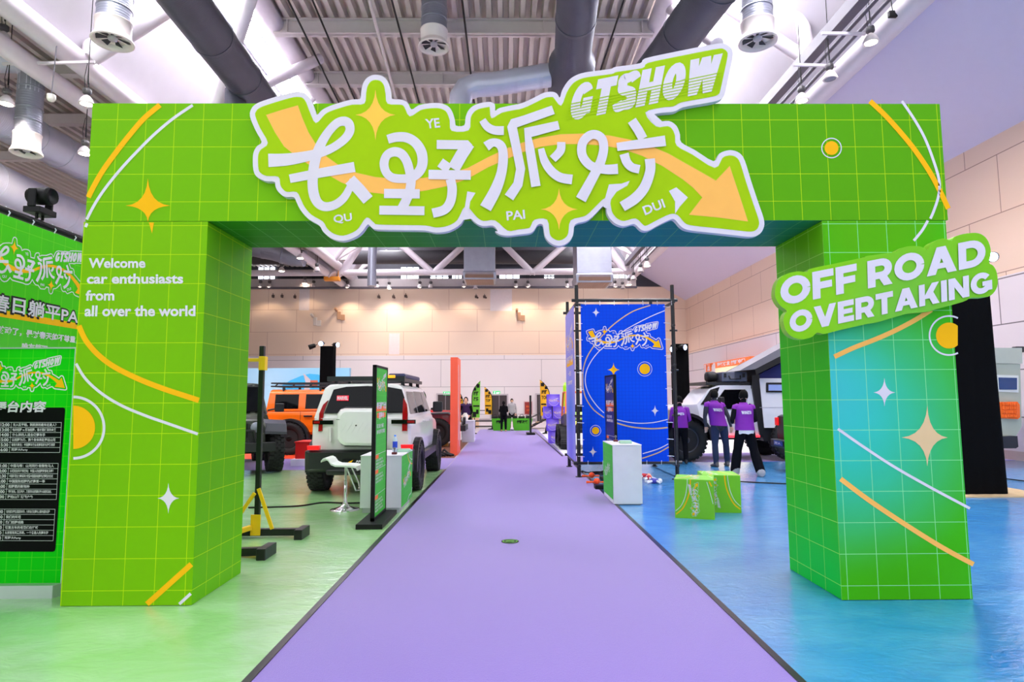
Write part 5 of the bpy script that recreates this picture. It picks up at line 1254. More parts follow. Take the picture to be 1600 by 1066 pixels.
m.bar((-.5, -.3, .4), (-.5, -.3, .95), .04, .04); m.bar((-.5, -.3, .95), (.4, -.3, .95), .04, .04); m.bar((.4, -.3, .95), (.4, -.3, .4), .04, .04)
m.build('frame', [FRAMEM], t)
c = P(745, 655, 33); m = MB(); m.box(c.x - .7, c.x + .1, 33, 33.2, 0, 1.0); tag(m.build('display_board', [mat('board_peach', (240, 200, 160), .6)]), 'low peach board behind the green feather flag', 'board')

# ------------------------------------------------------------------ purple cubes stacked by the carpet
def purple(name, c, r): return print_mat(name, (112, 82, 236), [(c, r, (170, 150, 250), 1), ((c[0], c[1] - .2, c[2] + .12), .2, (70, 60, 220), .8)], None)
for k, (lab, u, v, Y, rz, sc) in enumerate((('printed purple cube at the bottom of the stack', 868, 683, 21.35, .1, 1), ('printed purple cube, second from the bottom', 864, 664.5, 21.3, -.03, 1), ('narrow looking purple cube in the third row, left', 856, 645, 21.4, .05, .68), ('printed purple cube in the third row, right', 874, 645, 21.25, -.04, 1), ('printed purple cube on top of the stack', 865, 625, 21.3, .05, 1))):
    s = .42; c = P(u, v, Y); z = [0.008, .43, .852, .852, 1.274][k]
    t = thing('printed_cube', lab, 'cube', (c.x, Y + .21, z), rz, 'printed purple cubes in a stack'); t.scale = (1, 1, 1)
    h = s/2*sc
    m = MB(); m.box(-h, h, -h, h, 0, s); m.build('body', [purple('cube_purple_%d' % k, (c.x, Y, z + .21), .3)], t, bevel=.008)
    m = MB(); f = lambda a, b, d=0: V((-h + a*2*h, -h - .002 - d, b*s))
    logo(m, lambda uu, vv, d=0: f(.06 + (uu - 397)/798*.88, .72 - (vv - 70)/315*.38, d), 0, 1, outline=False, text_off=.05, pin=False, d=.002)
    m.ring2((.5, .5), .42, .02, lambda x, y: f(x, y, .001), 0, 200, 340, 16)
    m.build('artwork', [mat('cube_white_print', (236, 226, 250), .5), YELLOW], t)

# ------------------------------------------------------------------ booth with orange fascia by the right wall
t = thing('info_booth', 'booth with an orange lettered fascia along the right wall', 'booth', (11.8, 32, 0))
y0, y1, xb = 28.6, 35.2, 11.55
zt_, zm = PX(1193, 554, xb).z, PX(1193, 565, xb).z
m = MB(); m.box(xb, xb + .8, y0, y1, 0, zm); m.build('body', [mat('booth_cream', (252, 240, 200), .5, emit=.35)], t, local=False)
m = MB(); m.box(xb - .15, xb + .85, y0 - .1, y1, zm, zt_); m.build('fascia', [mat('booth_orange', (250, 120, 50), .5)], t, local=False, bevel=.01)
m = MB(); m.text('整装待发 越野中国', lambda s, q: V((xb - .152, y1 - 2.2 - s*3.9, zm + .05 + q*(zt_ - zm - .1))), 0, .04); m.box(xb - .156, xb - .15, y1 - 1.9, y1 - .1, zm - .35, zt_ - .04, 0); m.text('越野', lambda s, q: V((xb - .16, y1 - .3 - s*1.3, zm - .2 + q*.5)), 1, .05); m.build('lettering', [WHITE, PORANGE], t, local=False)
# lime post between the purple cubes and the tower
c = P(885, 624, 24); m = MB(); m.lathe([(.19, 0), (.2, .05), (.2, 2.0), (.16, 2.16), (.001, 2.2)], c=(c.x + .1, 24.3, .002), n=20); tag(m.build('inflatable_post', [mat('lime_vinyl', (170, 240, 20), .4)]), 'lime green rounded post behind the purple cube stack', 'post')
# ================================================================== VEHICLES
def car_paint(name, rgb, rough=.28): return mat(name, rgb, rough, .0, coat=.6, vary=.03)
WH = {}
def wheel(parent, x, y, r, w, side, rimcol=None):
    """tyre with tread blocks and a rim as its sub-part; axis along local y, side = +1/-1 the outer side"""
    key = (r, w, rimcol.name if rimcol else '')
    if key not in WH:
        m = MB(); h = w/2
        m.lathe([(r*.58, -h*.7), (r*.62, -h*.95), (r*.86, -h), (r*.96, -h*.86), (r*.97, 0), (r*.96, h*.86), (r*.86, h), (r*.62, h*.95), (r*.58, h*.7)], axis='Y', n=36)
        n = 30
        for k in range(n):
            for j, (y0, y1) in enumerate(((-h*.98, -h*.42), (-h*.36, h*.0), (h*.05, h*.40), (h*.46, h*.98))):
                a0 = tau*(k + (.5 if j % 2 else 0))/n; a1 = a0 + tau/n*.62; c0, s0, c1, s1 = cos(a0), sin(a0), cos(a1), sin(a1)
                ri, ro = r*.93, r
                vs = [(rr*cc, yy, rr*ss) for rr in (ri, ro) for cc, ss in ((c0, s0), (c1, s1)) for yy in (y0, y1)]
                m.add(vs, [(4,5,7,6), (0,4,6,2), (1,3,7,5), (0,1,5,4), (2,6,7,3)], 0)
        tyre = m.build('wheel', [RUBBER], parent)
        m = MB(); m.lathe([(r*.6, h*.62), (r*.6, h*.8), (r*.54, h*.72), (r*.5, h*.3), (.001, h*.3)], axis='Y', n=28, mi=0)
        for k in range(6):
            a = tau*k/6; d = V((cos(a), 0, sin(a))); e = V((-sin(a), 0, cos(a)))
            m.plate([d*r*.1 + e*r*.07 + V((0, h*.66, 0)), d*r*.54 + e*r*.1 + V((0, h*.7, 0)), d*r*.54 - e*r*.1 + V((0, h*.7, 0)), d*r*.1 - e*r*.07 + V((0, h*.66, 0))], (0, -.05, 0), 0)
        m.lathe([(r*.17, h*.4), (r*.17, h*.75), (r*.1, h*.8), (.001, h*.8)], axis='Y', n=16, mi=0)
        rim = m.build('rim', [rimcol or BLACK], tyre)
        WH[key] = (tyre, rim); o = tyre
        o.location = (x, y, r); o.rotation_euler = (0, 0, 0 if side > 0 else pi); return o
    tyre, rim = WH[key]
    o = tyre.copy(); COL.objects.link(o); o.parent = parent; o.location = (x, y, r); o.rotation_euler = (0, 0, 0 if side > 0 else pi)
    q = rim.copy(); COL.objects.link(q); q.parent = o; return o
def lower_body(stations):
    """stations: (x, half width, z bottom, z top) -> boxy shell with turned-in edges"""
    m = MB(); rings = []
    for x, w, z0, z1 in stations:
        h = z1 - z0; half = [(w*.9, z0), (w*.98, z0 + h*.12), (w, z0 + h*.4), (w*.99, z0 + h*.8), (w*.965, z1 - h*.06), (w*.9, z1)]
        rings.append([V((x, -y, z)) for y, z in half] + [V((x, y, z)) for y, z in half[::-1]])
    m.loft(rings, sm=False); return m
def cabin(xr0, xr1, xf1, xf0, w0, w1, z0, z1):
    """greenhouse: rear bottom/top x, front top/bottom x"""
    m = MB(); zz = z0 + (z1 - z0)*.86
    L = lambda a, b, z: a + (b - a)*(z - z0)/(z1 - z0)
    rings = []
    for z, ww in ((z0, w0), (zz, w1 + .02), (z1 - .01, w1 - .06), (z1, w1 - .2)):
        rings.append([V((L(xr0, xr1, z), -ww, z)), V((L(xf0, xf1, z), -ww, z)), V((L(xf0, xf1, z), ww, z)), V((L(xr0, xr1, z), ww, z))])
    m.loft(rings, sm=False); return m
def flare(m, x, y0, y1, r, zc, a0=-8, a1=188, th=.07, n=14):
    """wheel-arch flare: a bent strip over the wheel"""
    rg = []
    for k in range(n + 1):
        a = rad(a0 + (a1 - a0)*k/n); ca, sa = cos(a), sin(a)
        f = lambda q: (x + q*ca, zc + q*sa*.97)
        (xa, za), (xb, zb_) = f(r), f(r + th)
        rg.append([V((xa, y0, za)), V((xa, y1, za)), V((xb, y1*.99, zb_)), V((xb, y0, zb_ + .01))])
    m.loft(rg, sm=False)
def well(m, x, y, r, zc, zlow, n=20):
    pts = [V((x + r*cos(rad(a0)), y, max(zlow, zc + r*sin(rad(a0))))) for a0 in [k*360/n for k in range(n)]]
    m.poly(pts)

# ------------------------------------------------------------------ white SUV, tail towards us
WC = V((-2.385, 12.32, 0))
PEARL = car_paint('pearl_white', (228, 226, 224)); TRIM = mat('black_trim', (18, 18, 22), .4); REDL = glass_mat('tail_lamp_red', (150, 4, 14), .15)
REDGLOW = mat('tail_glow', (225, 20, 24), .3, emit=.35)
sv = thing('suv_car', 'white boxy off-road car seen from behind with spare case and roof rack', 'car', WC, rad(90))
BW = .815
m = lower_body([(-2.12, BW*.96, .60, 1.24), (-2.04, BW, .56, 1.27), (-1.0, BW + .02, .52, 1.27), (.9, BW + .02, .52, 1.26), (1.05, BW, .52, 1.2), (2.0, BW*.96, .55, 1.12), (2.1, BW*.85, .6, 1.05)])
m.build('body', [PEARL], sv, bevel=.03)
m = cabin(-2.09, -1.93, .55, 1.0, BW - .03, .64, 1.24, 1.81); m.build('cabin', [PEARL], sv, bevel=.05, seg=3)
def rl(u, v, off=0.0):
    """pixel -> local point on the tail plane"""
    p = P(u, v, 10.2); z = p.z; x = -2.125 - off if z < 1.24 else -2.095 + .16*(z - 1.24)/.57 - .012 - off
    return V((x, -(p.x - WC.x), z))
RL = lambda L, off=0.0: [rl(380 + x*.2252, 520 + y*.2252, off) for x, y in L]
m = MB(); m.plate(RL([(612,394),(700,374),(850,368),(1000,376),(1090,392),(1112,450),(1110,556),(900,560),(560,560),(588,470)], .012), (.02, 0, 0)); m.build('rear_window', [GLASS], sv)
for vert, horiz in (([(548,500),(578,470),(553,555),(551,684),(524,684),(526,560)], [(486,608),(626,608),(626,636),(486,636)]), ([(1106,450),(1132,500),(1140,560),(1140,682),(1104,682),(1104,560)], [(1030,604),(1196,604),(1196,632),(1030,632)])):
    m = MB(); m.plate(RL(vert, .025), (.05, 0, 0), 0); m.plate(RL(horiz, .03), (.05, 0, 0), 1)
    m.plate(RL([(horiz[0][0] + 8, horiz[0][1] + 6), (horiz[0][0] + 50, horiz[0][1] + 6), (horiz[0][0] + 50, horiz[2][1] - 6), (horiz[0][0] + 8, horiz[2][1] - 6)] if horiz[0][0] < 700 else [(1140, 610), (1190, 610), (1190, 626), (1140, 626)], .034), (.004, 0, 0), 0)
    m.build('tail_lamp', [REDL, GLASS], sv)
# spare case with bevelled edges and ribs
cs = RL([(668,560),(690,530),(720,522),(925,522),(958,532),(975,560),(975,740),(950,778),(920,786),(715,782),(690,768),(668,735)], .0)
m = MB(); cen = V((0, sum(p.y for p in cs)/len(cs), sum(p.z for p in cs)/len(cs)))
def shrink(k, off): return [V((-2.14 - off, cen.y + (p.y - cen.y)*k, cen.z + (p.z - cen.z)*k)) for p in cs]
m.loft([shrink(1.05, -.02), shrink(1.05, .012), shrink(1.0, .02)], mi=1, sm=False); m.loft([shrink(.985, .0), shrink(.985, .13), shrink(.93, .18), shrink(.8, .2), shrink(.78, .2)], mi=0, sm=False)
for k in range(7):
    a = rl(380 + (700 + k*36)*.2252, 520 + 690*.2252); b = rl(380 + (745 + k*36)*.2252, 520 + 620*.2252)
    m.bar((-2.34, a.y, a.z), (-2.34, b.y, b.z), .008, .008, mi=0)
za = rl(560, 655).z; m.box(-2.335, -2.325, cen.y - .36, cen.y + .36, za - .004, za + .004, 1)
spare = m.build('spare_case', [PEARL, TRIM], sv)
m = MB(); q = rl(380 + 806*.2252, 520 + 640*.2252); m.lathe([(.012, 0), (.012, .015), (.001, .018)], c=(-2.355, q.y, q.z), axis='X', n=10); m.build('lock', [BLACK], spare)
m = MB(); a, b = rl(380 + 606*.2252, 520 + 660*.2252), rl(380 + 612*.2252, 520 + 760*.2252); m.bar((-2.16, a.y, a.z), (-2.16, b.y, b.z), .035, .03, up=(1, 0, 0)); m.build('door_handle', [PEARL], sv, bevel=.01)
m = MB(); c = RL([(641,436),(724,436),(724,472),(641,472)], .035); m.plate(c, (.004, 0, 0), 0)
f = lambda s, t: c[3] + (c[2] - c[3])*(.05 + .9*s) + (c[0] - c[3])*(.14 + .72*t) + V((-.002, 0, 0)); m.text('MARVEL', f, 1, .045)
m.build('sticker', [mat('sticker_red', (236, 30, 60), .4, emit=.25), WHITE], sv)
# bumper, reflectors, plate
m = MB(); pts = [rl(u, 0 + v) for u, v in ((484, 697), (640, 697), (640, 734), (484, 734))]
y0, y1 = -BW - .06, BW + .05
m.loft([[V((-2.02, y0*1.0, .36)), V((-2.02, y1, .36)), V((-2.0, y1, .74)), V((-2.0, y0, .74))], [V((-2.24, y0, .40)), V((-2.24, y1, .40)), V((-2.26, y1, .73)), V((-2.26, y0, .73))], [V((-2.30, y0*.9, .44)), V((-2.30, y1*.9, .44)), V((-2.31, y1*.9, .70)), V((-2.31, y0*.9, .70))]], sm=False)
m.box(-2.32, -2.1, -.5, .5, .34, .44)
m.build('bumper', [TRIM], sv, bevel=.03)
for L in ([(468,780),(552,780),(548,808),(472,808)], [(1106,772),(1188,772),(1184,802),(1110,802)]):
    m = MB(); m.plate([V((p.x - .19, p.y, p.z)) for p in RL(L)], (.1, 0, 0)); m.build('reflector', [REDGLOW], sv)  # reflectors are no lamps; a faint glow is put into their red
m = MB(); m.box(-2.325, -2.31, -.24, .24, .47, .60, 0); m.add([(-2.328, .20, .50), (-2.328, .12, .56), (-2.328, .06, .585), (-2.328, .09, .54), (-2.328, .15, .49)], [(0, 1, 2, 3, 4)], 1)
m.text('ARCFOX', lambda s, t: V((-2.328, .03 - s*.22, .545 + t*.035)), 2, .03) if False else m.text('ADVENTURE', lambda s, t: V((-2.328, .03 - s*.24, .545 + t*.03)), 2, .03) if False else m.text('ARC', lambda s, t: V((-2.328, .02 - s*.13, .545 + t*.035)), 2, .04)
m.text('MARK', lambda s, t: V((-2.328, .02 - s*.16, .492 + t*.035)), 2, .04)
m.build('name_plate', [BLACK, YELLOW, WHITE], sv)
for s in (-1, 1):
    m = MB(); cs_y = s*(BW + .0)
    def sp(x, z): 
        t = (z - 1.24)/(.57*.86); y = (BW - .03) + ((.66) - (BW - .03))*t
        return V((x, s*(y + .006), z))
    m.poly([sp(-1.85, 1.30), sp(-1.0, 1.30), sp(-1.0, 1.68), sp(-1.75, 1.68)]); m.poly([sp(-.92, 1.30), sp(.0, 1.30), sp(.0, 1.69), sp(-.92, 1.69)]); m.poly([sp(.06, 1.30), sp(.82, 1.30), sp(.5, 1.69), sp(.06, 1.69)])
    m.build('side_window', [GLASS], sv)
    for x in (-1.55, 1.30): m = MB(); flare(m, x, s*.76, s*.93, .44, .42, th=.05); m.build('arch_trim', [TRIM], sv)
    m = MB(); m.bar((-1.05, s*.86, .53), (.82, s*.86, .53), .1, .12); m.build('side_step', [TRIM], sv)
    m = MB(); well(m, -1.55, s*(BW + .028), .46, .42, .5); well(m, 1.30, s*(BW + .028), .46, .42, .5); m.build('wheel_well', [BLACK], sv)
    m = MB(); m.bar((.72, s*.8, 1.34), (.72, s*.98, 1.36), .06, .05); m.box(.66, .78, s*.93 - .08, s*.93 + .12, 1.28, 1.50) if s > 0 else m.box(.66, .78, s*.93 - .12, s*.93 + .08, 1.28, 1.50); m.build('mirror', [TRIM], sv, bevel=.03)
    for x in (-.72, .25):
        m = MB(); m.bar((x, s*(BW + .03), 1.14), (x + .2, s*(BW + .03), 1.14), .03, .035); m.build('door_handle', [PEARL], sv, bevel=.008)
    for x in (-1.55, 1.30): wheel(sv, x, s*.80, .405, .27, s)
m = MB(); m.plate([(1.02, -.7, 1.24), (1.02, .7, 1.24), (.57, .58, 1.76), (.57, -.58, 1.76)], (-.02, 0, 0)); m.build('windscreen', [GLASS], sv)
RACK = mat('rack_dark', (28, 30, 38), .4)
m = MB()
for y in (-.62, .62): m.bar((-1.75, y, 1.88), (.5, y, 1.88), .05, .06)
for k in range(7): m.bar((-1.75 + k*.375, -.62, 1.89), (-1.75 + k*.375, .62, 1.89), .04, .03)
for x in (-1.5, -.6, .3):
    for y in (-.58, .58): m.bar((x, y, 1.76), (x, y, 1.88), .06, .05)
m.box(-1.80, -1.70, -.66, .66, 1.86, 1.94)
rk = m.build('roof_rack', [RACK], sv)
m = MB(); m.box(-1.5, .35, -.62, -.32, 1.91, 2.0); m.build('awning_bag', [mat('awning_blue', (40, 44, 84), .5)], rk, bevel=.03)
m = MB(); m.box(-1.83, -1.79, -.5, -.22, 1.91, 1.96); m.build('marker_lamp', [mat('amber', (255, 170, 30), .4, emit=.5)], rk, bevel=.01)

# ------------------------------------------------------------------ open-air 4x4s built from the same kit
def off_roader(label, loc, rz, paint, r=.48, wb=1.4, hood=1.16, roof=1.93, top=True, decal=None):
    t = thing('off_road_car', label, 'car', loc, rz)
    m = MB()
    m.loft([[V((x, -w, z0)), V((x, w, z0)), V((x, w*1.0, z1 - .12)), V((x, w*.86, z1)), V((x, -w*.86, z1)), V((x, -w*1.0, z1 - .12))] for x, w, z0, z1 in ((2.02, .53, .68, hood - .05), (1.95, .56, .64, hood - .01), (.55, .70, .62, hood + .05))], sm=False); m.build('bonnet', [paint], t, bevel=.025)
    m = lower_body([(-2.0, .76, .62, 1.22), (-1.95, .79, .58, 1.24), (.5, .79, .58, 1.24), (.62, .77, .6, 1.22)]); m.build('body', [paint], t, bevel=.03)
    m = cabin(-1.98, -1.85, .12, .55, .76, .64, 1.22, roof); m.build('hard_top', [TRIM if not top else paint], t, bevel=.04)
    m = MB(); m.plate([(.565, -.66, 1.28), (.565, .66, 1.28), (.19, .57, roof - .09), (.19, -.57, roof - .09)], (-.02, 0, 0)); m.build('windscreen', [GLASS], t)
    for s in (-1, 1):
        def sp(x, z): return V((x, s*(.766 + (.66 - .766)*(z - 1.22)/((roof - 1.22)*.86)), z))
        m = MB(); m.poly([sp(-1.7, 1.3), sp(-.75, 1.3), sp(-.75, roof - .12), sp(-1.65, roof - .12)]); m.poly([sp(-.66, 1.3), sp(.38, 1.3), sp(.12, roof - .12), sp(-.66, roof - .12)]); m.build('side_window', [GLASS], t)
        for xc in (wb, -wb + .05): 
            m = MB(); rg = []
            for dx, z in ((-.62, .66), (-.50, .92), (-.36, 1.06), (.34, 1.08), (.5, 1.0), (.60, .84)):
                rg.append([V((xc + dx, s*.52, z)), V((xc + dx, s*.97, z - .02)), V((xc + dx, s*.97, z + .03)), V((xc + dx, s*.52, z + .06))])
            m.loft(rg, sm=False); m.build('mudguard', [mat('mudguard_grey', (58, 60, 68), .4)], t, bevel=.01)
        m = MB(); well(m, -wb + .05, s*.795, .56, .5, .5); m.build('wheel_well', [BLACK], t)
        m = MB(); m.bar((.45, s*.76, 1.30), (.47, s*.98, 1.34), .05, .04); m.box(.42, .52, s*1.02 - .1, s*1.02 + .1, 1.26, 1.46); m.build('mirror', [TRIM], t, bevel=.03)
        m = MB(); m.bar((-.72, s*.83, .55), (.75, s*.83, .55), .12, .09); m.build('rock_slider', [TRIM], t)
        for x in (wb, -wb + .05): wheel(t, x, s*.81, r, .30, s)
        m = MB(); m.lathe([(.1, .0), (.11, .05), (.1, .08), (.001, .09)], c=(2.0, s*.36, .98), axis='X', n=18); m.build('head_lamp', [mat('lamp_clear', (120, 126, 136), .15)], t)
    m = MB()
    for k in range(7): m.box(2.01, 2.05, -.2 + k*.062, -.17 + k*.062, .78, 1.06)
    m.build('grille', [BLACK], t)
    m = MB(); m.box(2.05, 2.3, -.72, .72, .5, .68); m.tube([(2.2, -.35, .68), (2.22, -.3, .92), (2.22, .3, .92), (2.2, .35, .68)], .03, 8); m.box(1.9, 2.1, -.4, .4, .5, .66); m.build('bumper', [TRIM], t, bevel=.02)
    m = MB(); m.tube([(-1.35, -.75, .46), (-1.35, .75, .46)], .06, 8); m.tube([(1.4, -.75, .46), (1.4, .75, .46)], .06, 8); m.box(-1.9, 1.9, -.4, -.3, .5, .62); m.box(-1.9, 1.9, .3, .4, .5, .62); m.build('chassis', [BLACK], t)
    if decal: decal(t)
    return t
m_, nt_, b_ = newmat('camouflage')
tc_ = N(nt_, 'ShaderNodeTexCoord'); vz = N(nt_, 'ShaderNodeTexVoronoi'); vz.inputs['Scale'].default_value = 9; nt_.links.new(tc_.outputs['Object'], vz.inputs['Vector'])
rp = N(nt_, 'ShaderNodeValToRGB'); rp.color_ramp.interpolation = 'CONSTANT'; sp_ = N(nt_, 'ShaderNodeSeparateColor'); nt_.links.new(vz.outputs['Color'], sp_.inputs[0]); nt_.links.new(sp_.outputs[0], rp.inputs[0])
for k, (p_, c_) in enumerate(((0, (22, 24, 24)), (.35, (48, 54, 44)), (.6, (30, 34, 30)), (.85, (84, 90, 78)))):
    e = rp.color_ramp.elements[k] if k < 2 else rp.color_ramp.elements.new(p_); e.position = p_; e.color = lin(c_)
nt_.links.new(rp.outputs[0], b_.inputs['Base Color']); b_.inputs['Roughness'].default_value = .35
off_roader('dark camouflage off-road car half hidden behind the left pillar', (-6.4, 14.4, 0), rad(-62), m_, r=.5)
def red_decal(t):
    m = MB(); m.text('RUBICON', lambda s, q: V((1.6 - s*.9, -.585 - .09*(1 - 0)*0 - .03 - (s*.13), 1.0 + q*.12)), 0, .03); m.build('lettering', [WHITE], t)
off_roader('red open-hooded off-road car behind the white car, facing the red wall', (-3.62, 20.95, 0), 0, car_paint('car_red', (200, 16, 26)), r=.46, top=False)

# ------------------------------------------------------------------ orange SUV side-on with a long roof rack
ORG = car_paint('car_orange', (255, 112, 8))
OC = V((-4.62, 18.45, 0)); t = thing('suv_car', 'bright orange boxy car with long black roof rack beside the dark car', 'car', OC, 0)
m = lower_body([(-2.24, .80, .62, 1.22), (-2.15, .86, .56, 1.25), (.9, .87, .55, 1.25), (1.0, .86, .56, 1.2), (2.0, .84, .58, 1.12), (2.12, .74, .64, 1.05)]); m.build('body', [ORG], t, bevel=.035)
m = cabin(-2.2, -2.12, .45, .95, .84, .74, 1.23, 1.84); m.build('cabin', [ORG], t, bevel=.05, seg=3)
for s in (-1, 1):
    def sp(x, z, o=.006): return V((x, s*(.84 + (.76 - .84)*(z - 1.23)/(.61*.86) + o), z))
    for xs in ((-1.95, -1.28), (-1.08, -.36), (-.24, .55)):
        m = MB(); m.plate([sp(xs[0], 1.29), sp(xs[1], 1.29), sp(xs[1] - (.12 if xs[1] > 0 else 0), 1.70), sp(xs[0], 1.70)], (0, -s*.02, 0)); m.build('side_window', [GLASS], t, bevel=.0)
    for x in (-1.1, -.2):
        m = MB(); m.bar((x, s*.89, 1.08), (x + .24, s*.89, 1.08), .03, .045); m.build('door_handle', [TRIM], t, bevel=.01)
    m = MB()
    for x in (-1.2, -.3, .7): m.box(x - .004, x + .004, s*.868, s*.874, .62, 1.22)
    m.bar((-.75, s*.865, .62), (.9, s*.865, .62), .06, .2); m.build('side_trim', [TRIM], t)
    for x in (-1.48, 1.35): m = MB(); flare(m, x, s*.78, s*.98, .50, .46); m.build('arch_trim', [TRIM], t)
    m = MB(); well(m, -1.48, s*.882, .52, .46, .5); well(m, 1.35, s*.882, .52, .46, .5); m.build('wheel_well', [BLACK], t)
    for x in (-1.48, 1.35): wheel(t, x, s*.84, .46, .28, s)
    m = MB(); m.box(.72, .84, s*.98 - .1, s*.98 + .1, 1.26, 1.46); m.bar((.75, s*.82, 1.3), (.75, s*.98, 1.33), .05, .04); m.build('mirror', [TRIM], t, bevel=.03)
m = MB(); m.plate([(.965, -.72, 1.28), (.965, .72, 1.28), (.53, .64, 1.77), (.53, -.64, 1.77)], (-.02, 0, 0)); m.build('windscreen', [GLASS], t)
m = MB(); m.box(-2.34, -2.05, -.86, .86, .45, .68); m.box(2.02, 2.3, -.84, .84, .45, .72); m.build('bumper', [TRIM], t, bevel=.03)
m = MB()
for z in (1.93, 2.02):
    for y in (-.7, .7): m.bar((-2.1, y, z), (.75, y, z), .04, .04)
    for x in (-2.1, .75): m.bar((x, -.7, z), (x, .7, z), .04, .04)
for k in range(9): m.bar((-2.1 + k*.355, -.7, 1.93), (-2.1 + k*.355, .7, 1.93), .05, .025)
for k in range(6):
    for y in (-.7, .7): m.bar((-2.0 + k*.5, y, 1.93), (-1.9 + k*.5, y, 2.02), .03, .03)
for x in (-1.75, -.7, .3):
    for y in (-.68, .68): m.bar((x, y, 1.78), (x, y, 1.93), .09, .05)
m.build('roof_rack', [RACK], t)

# ------------------------------------------------------------------ white camper pickup behind the crew
YT = 15.1
tk = thing('camper_truck', 'white off-road pickup camper with pop-up roof behind the two men in vests', 'camper truck', (5.7, YT + .85, 0))
TWH = car_paint('truck_white', (226, 226, 234)); SILVER = car_paint('truck_silver', (196, 196, 204))
z5 = lambda L, dy=0.0: [P(1030 + x*.197, 540 + y*.197, YT + dy) for x, y in L]
WD = (0, 1.75, 0)
m = MB(); m.plate(z5([(110,500),(150,478),(300,470),(330,600),(800,560),(800,730),(520,735),(330,700),(318,650),(200,600),(110,640)], .06), (0, 1.6, 0)); m.build('body', [SILVER], tk, local=False, bevel=.04)
m = MB(); m.plate(z5([(290,480),(400,345),(470,318),(740,318),(780,420),(785,600),(300,600)], .12), (0, 1.45, 0)); m.build('cab', [TWH], tk, local=False, bevel=.05)
m = MB(); m.plate(z5([(330,470),(408,352),(480,330),(440,440),(400,475)], .10), (0, .02, 0)); m.build('windscreen', [GLASS], tk, local=False)
m = MB(); m.plate(z5([(448,450),(520,352),(684,350),(690,500),(470,510)], .09), (0, .03, 0)); m.build('side_window', [GLASS], tk, local=False)
m = MB(); m.plate(z5([(700,344),(760,344),(782,520),(700,525)], .08), (0, .03, 0)); m.build('door_panel', [TWH], tk, local=False, bevel=.01)
m = MB(); m.plate(z5([(735,232),(795,232),(835,700),(800,720),(740,345)], .02), WD); m.plate(z5([(800,655),(1300,655),(1300,760),(830,760)], .05), (0, 1.6, 0)); m.plate(z5([(700,530),(790,530),(790,556),(700,556)], .05), (0, .05, 0)); m.build('dark_frame', [TRIM], tk, local=False, bevel=.01)
m = MB(); m.plate(z5([(796,262),(1320,262),(1320,655),(834,655)], .0), WD); m.build('camper_box', [TWH], tk, local=False, bevel=.03)
m = MB(); m.plate(z5([(850,296),(1000,296),(1000,374),(850,374)], -.03), (0, .05, 0)); m.build('window_frame', [TRIM], tk, local=False, bevel=.02)
m = MB(); m.plate(z5([(868,312),(985,312),(985,360),(868,360)], -.04), (0, .02, 0)); m.build('camper_window', [mat('window_sky', (150, 170, 226), .1)], tk, local=False)
m = MB(); m.box(*[z5([(796, 492)])[0].x, z5([(1300, 492)])[0].x], YT - .006, YT, z5([(800, 496)])[0].z, z5([(800, 492)])[0].z); m.build('seam', [mat('seam_grey', (170, 170, 186), .5)], tk, local=False)
# pop-up roof: tilted shell with navy fabric wall under it
m = MB(); m.plate(z5([(640,200),(770,190),(1300,-88),(1180,-98)], -.25), (0, .9, 0), 0); m.plate(z5([(760,190),(770,236),(1300,-36),(1300,-88)], -.26), (0, 2.2, 0), 1); m.build('pop_up_roof', [mat('roof_grey', (112, 110, 118), .4), TRIM], tk, local=False)
m = MB(); m.plate(z5([(795,232),(800,262),(1300,262),(1300,-30)], .05), (0, 1.65, 0)); m.build('fabric_wall', [mat('fabric_navy', (40, 44, 110), .8)], tk, local=False)
m = MB(); a = z5([(385, 292), (740, 318)]); m.box(a[0].x, a[1].x, YT + .15, YT + 1.5, a[1].z + .02, a[1].z + .08)
for k in range(6): m.box(a[0].x + k*.2, a[0].x + k*.2 + .04, YT + .15, YT + 1.5, a[1].z + .08, a[1].z + .1)
for x in (a[0].x + .2, a[1].x - .2): m.box(x, x + .05, YT + .2, YT + .3, a[1].z - .06, a[1].z + .02)
rk = m.build('roof_rack', [RACK], tk, local=False)
zr_ = a[1].z + .1
m = MB(); a2 = z5([(510, 285), (710, 208)]); m.box(a2[0].x, a2[1].x, YT + .1, YT + .7, zr_, zr_ + .24, 0)
cs_ = m.build('hard_case', [mat('case_slate', (88, 92, 108), .45)], tk, local=False, bevel=.025)
m = MB()
for q in (.12, .85): x = a2[0].x + (a2[1].x - a2[0].x)*q; m.box(x - .03, x + .03, YT + .075, YT + .1, zr_ + .1, zr_ + .2)
xm = (a2[0].x + a2[1].x)/2; m.tube([(xm - .14, YT + .09, zr_ + .14), (xm - .12, YT + .05, zr_ + .06), (xm + .12, YT + .05, zr_ + .06), (xm + .14, YT + .09, zr_ + .14)], .018, 6)
o = m.build('latch', [TRIM], cs_, local=True)
for v_ in o.data.vertices: v_.co -= tk.location
a3 = z5([(418, 285), (505, 222)]); m = MB(); m.lathe([(.05, -.11), (.17, -.11), (.19, -.07), (.19, .07), (.17, .11), (.05, .11)], c=((a3[0].x + a3[1].x)/2, YT + .5, zr_ + .13), axis='X', n=20, sc=(1, .7)); m.build('roof_tyre', [RUBBER], tk, local=False)
m = MB(); a = z5([(512, 716), (800, 730)]); m.box(a[0].x, a[1].x, YT + .0, YT + .04, a[1].z, a[0].z); m.build('sill_light', [mat('sill_red', (255, 40, 50), .3, emit=2.5)], tk, local=False)
m = MB(); c = P(1071, 688, YT)
cx = c.x - 5.7
for s in (-1, 1):
    for x in (cx, cx + 2.62): wheel(tk, x, s*.80, .52, .30, s, mat('rim_grey', (70, 70, 78), .35, .4))
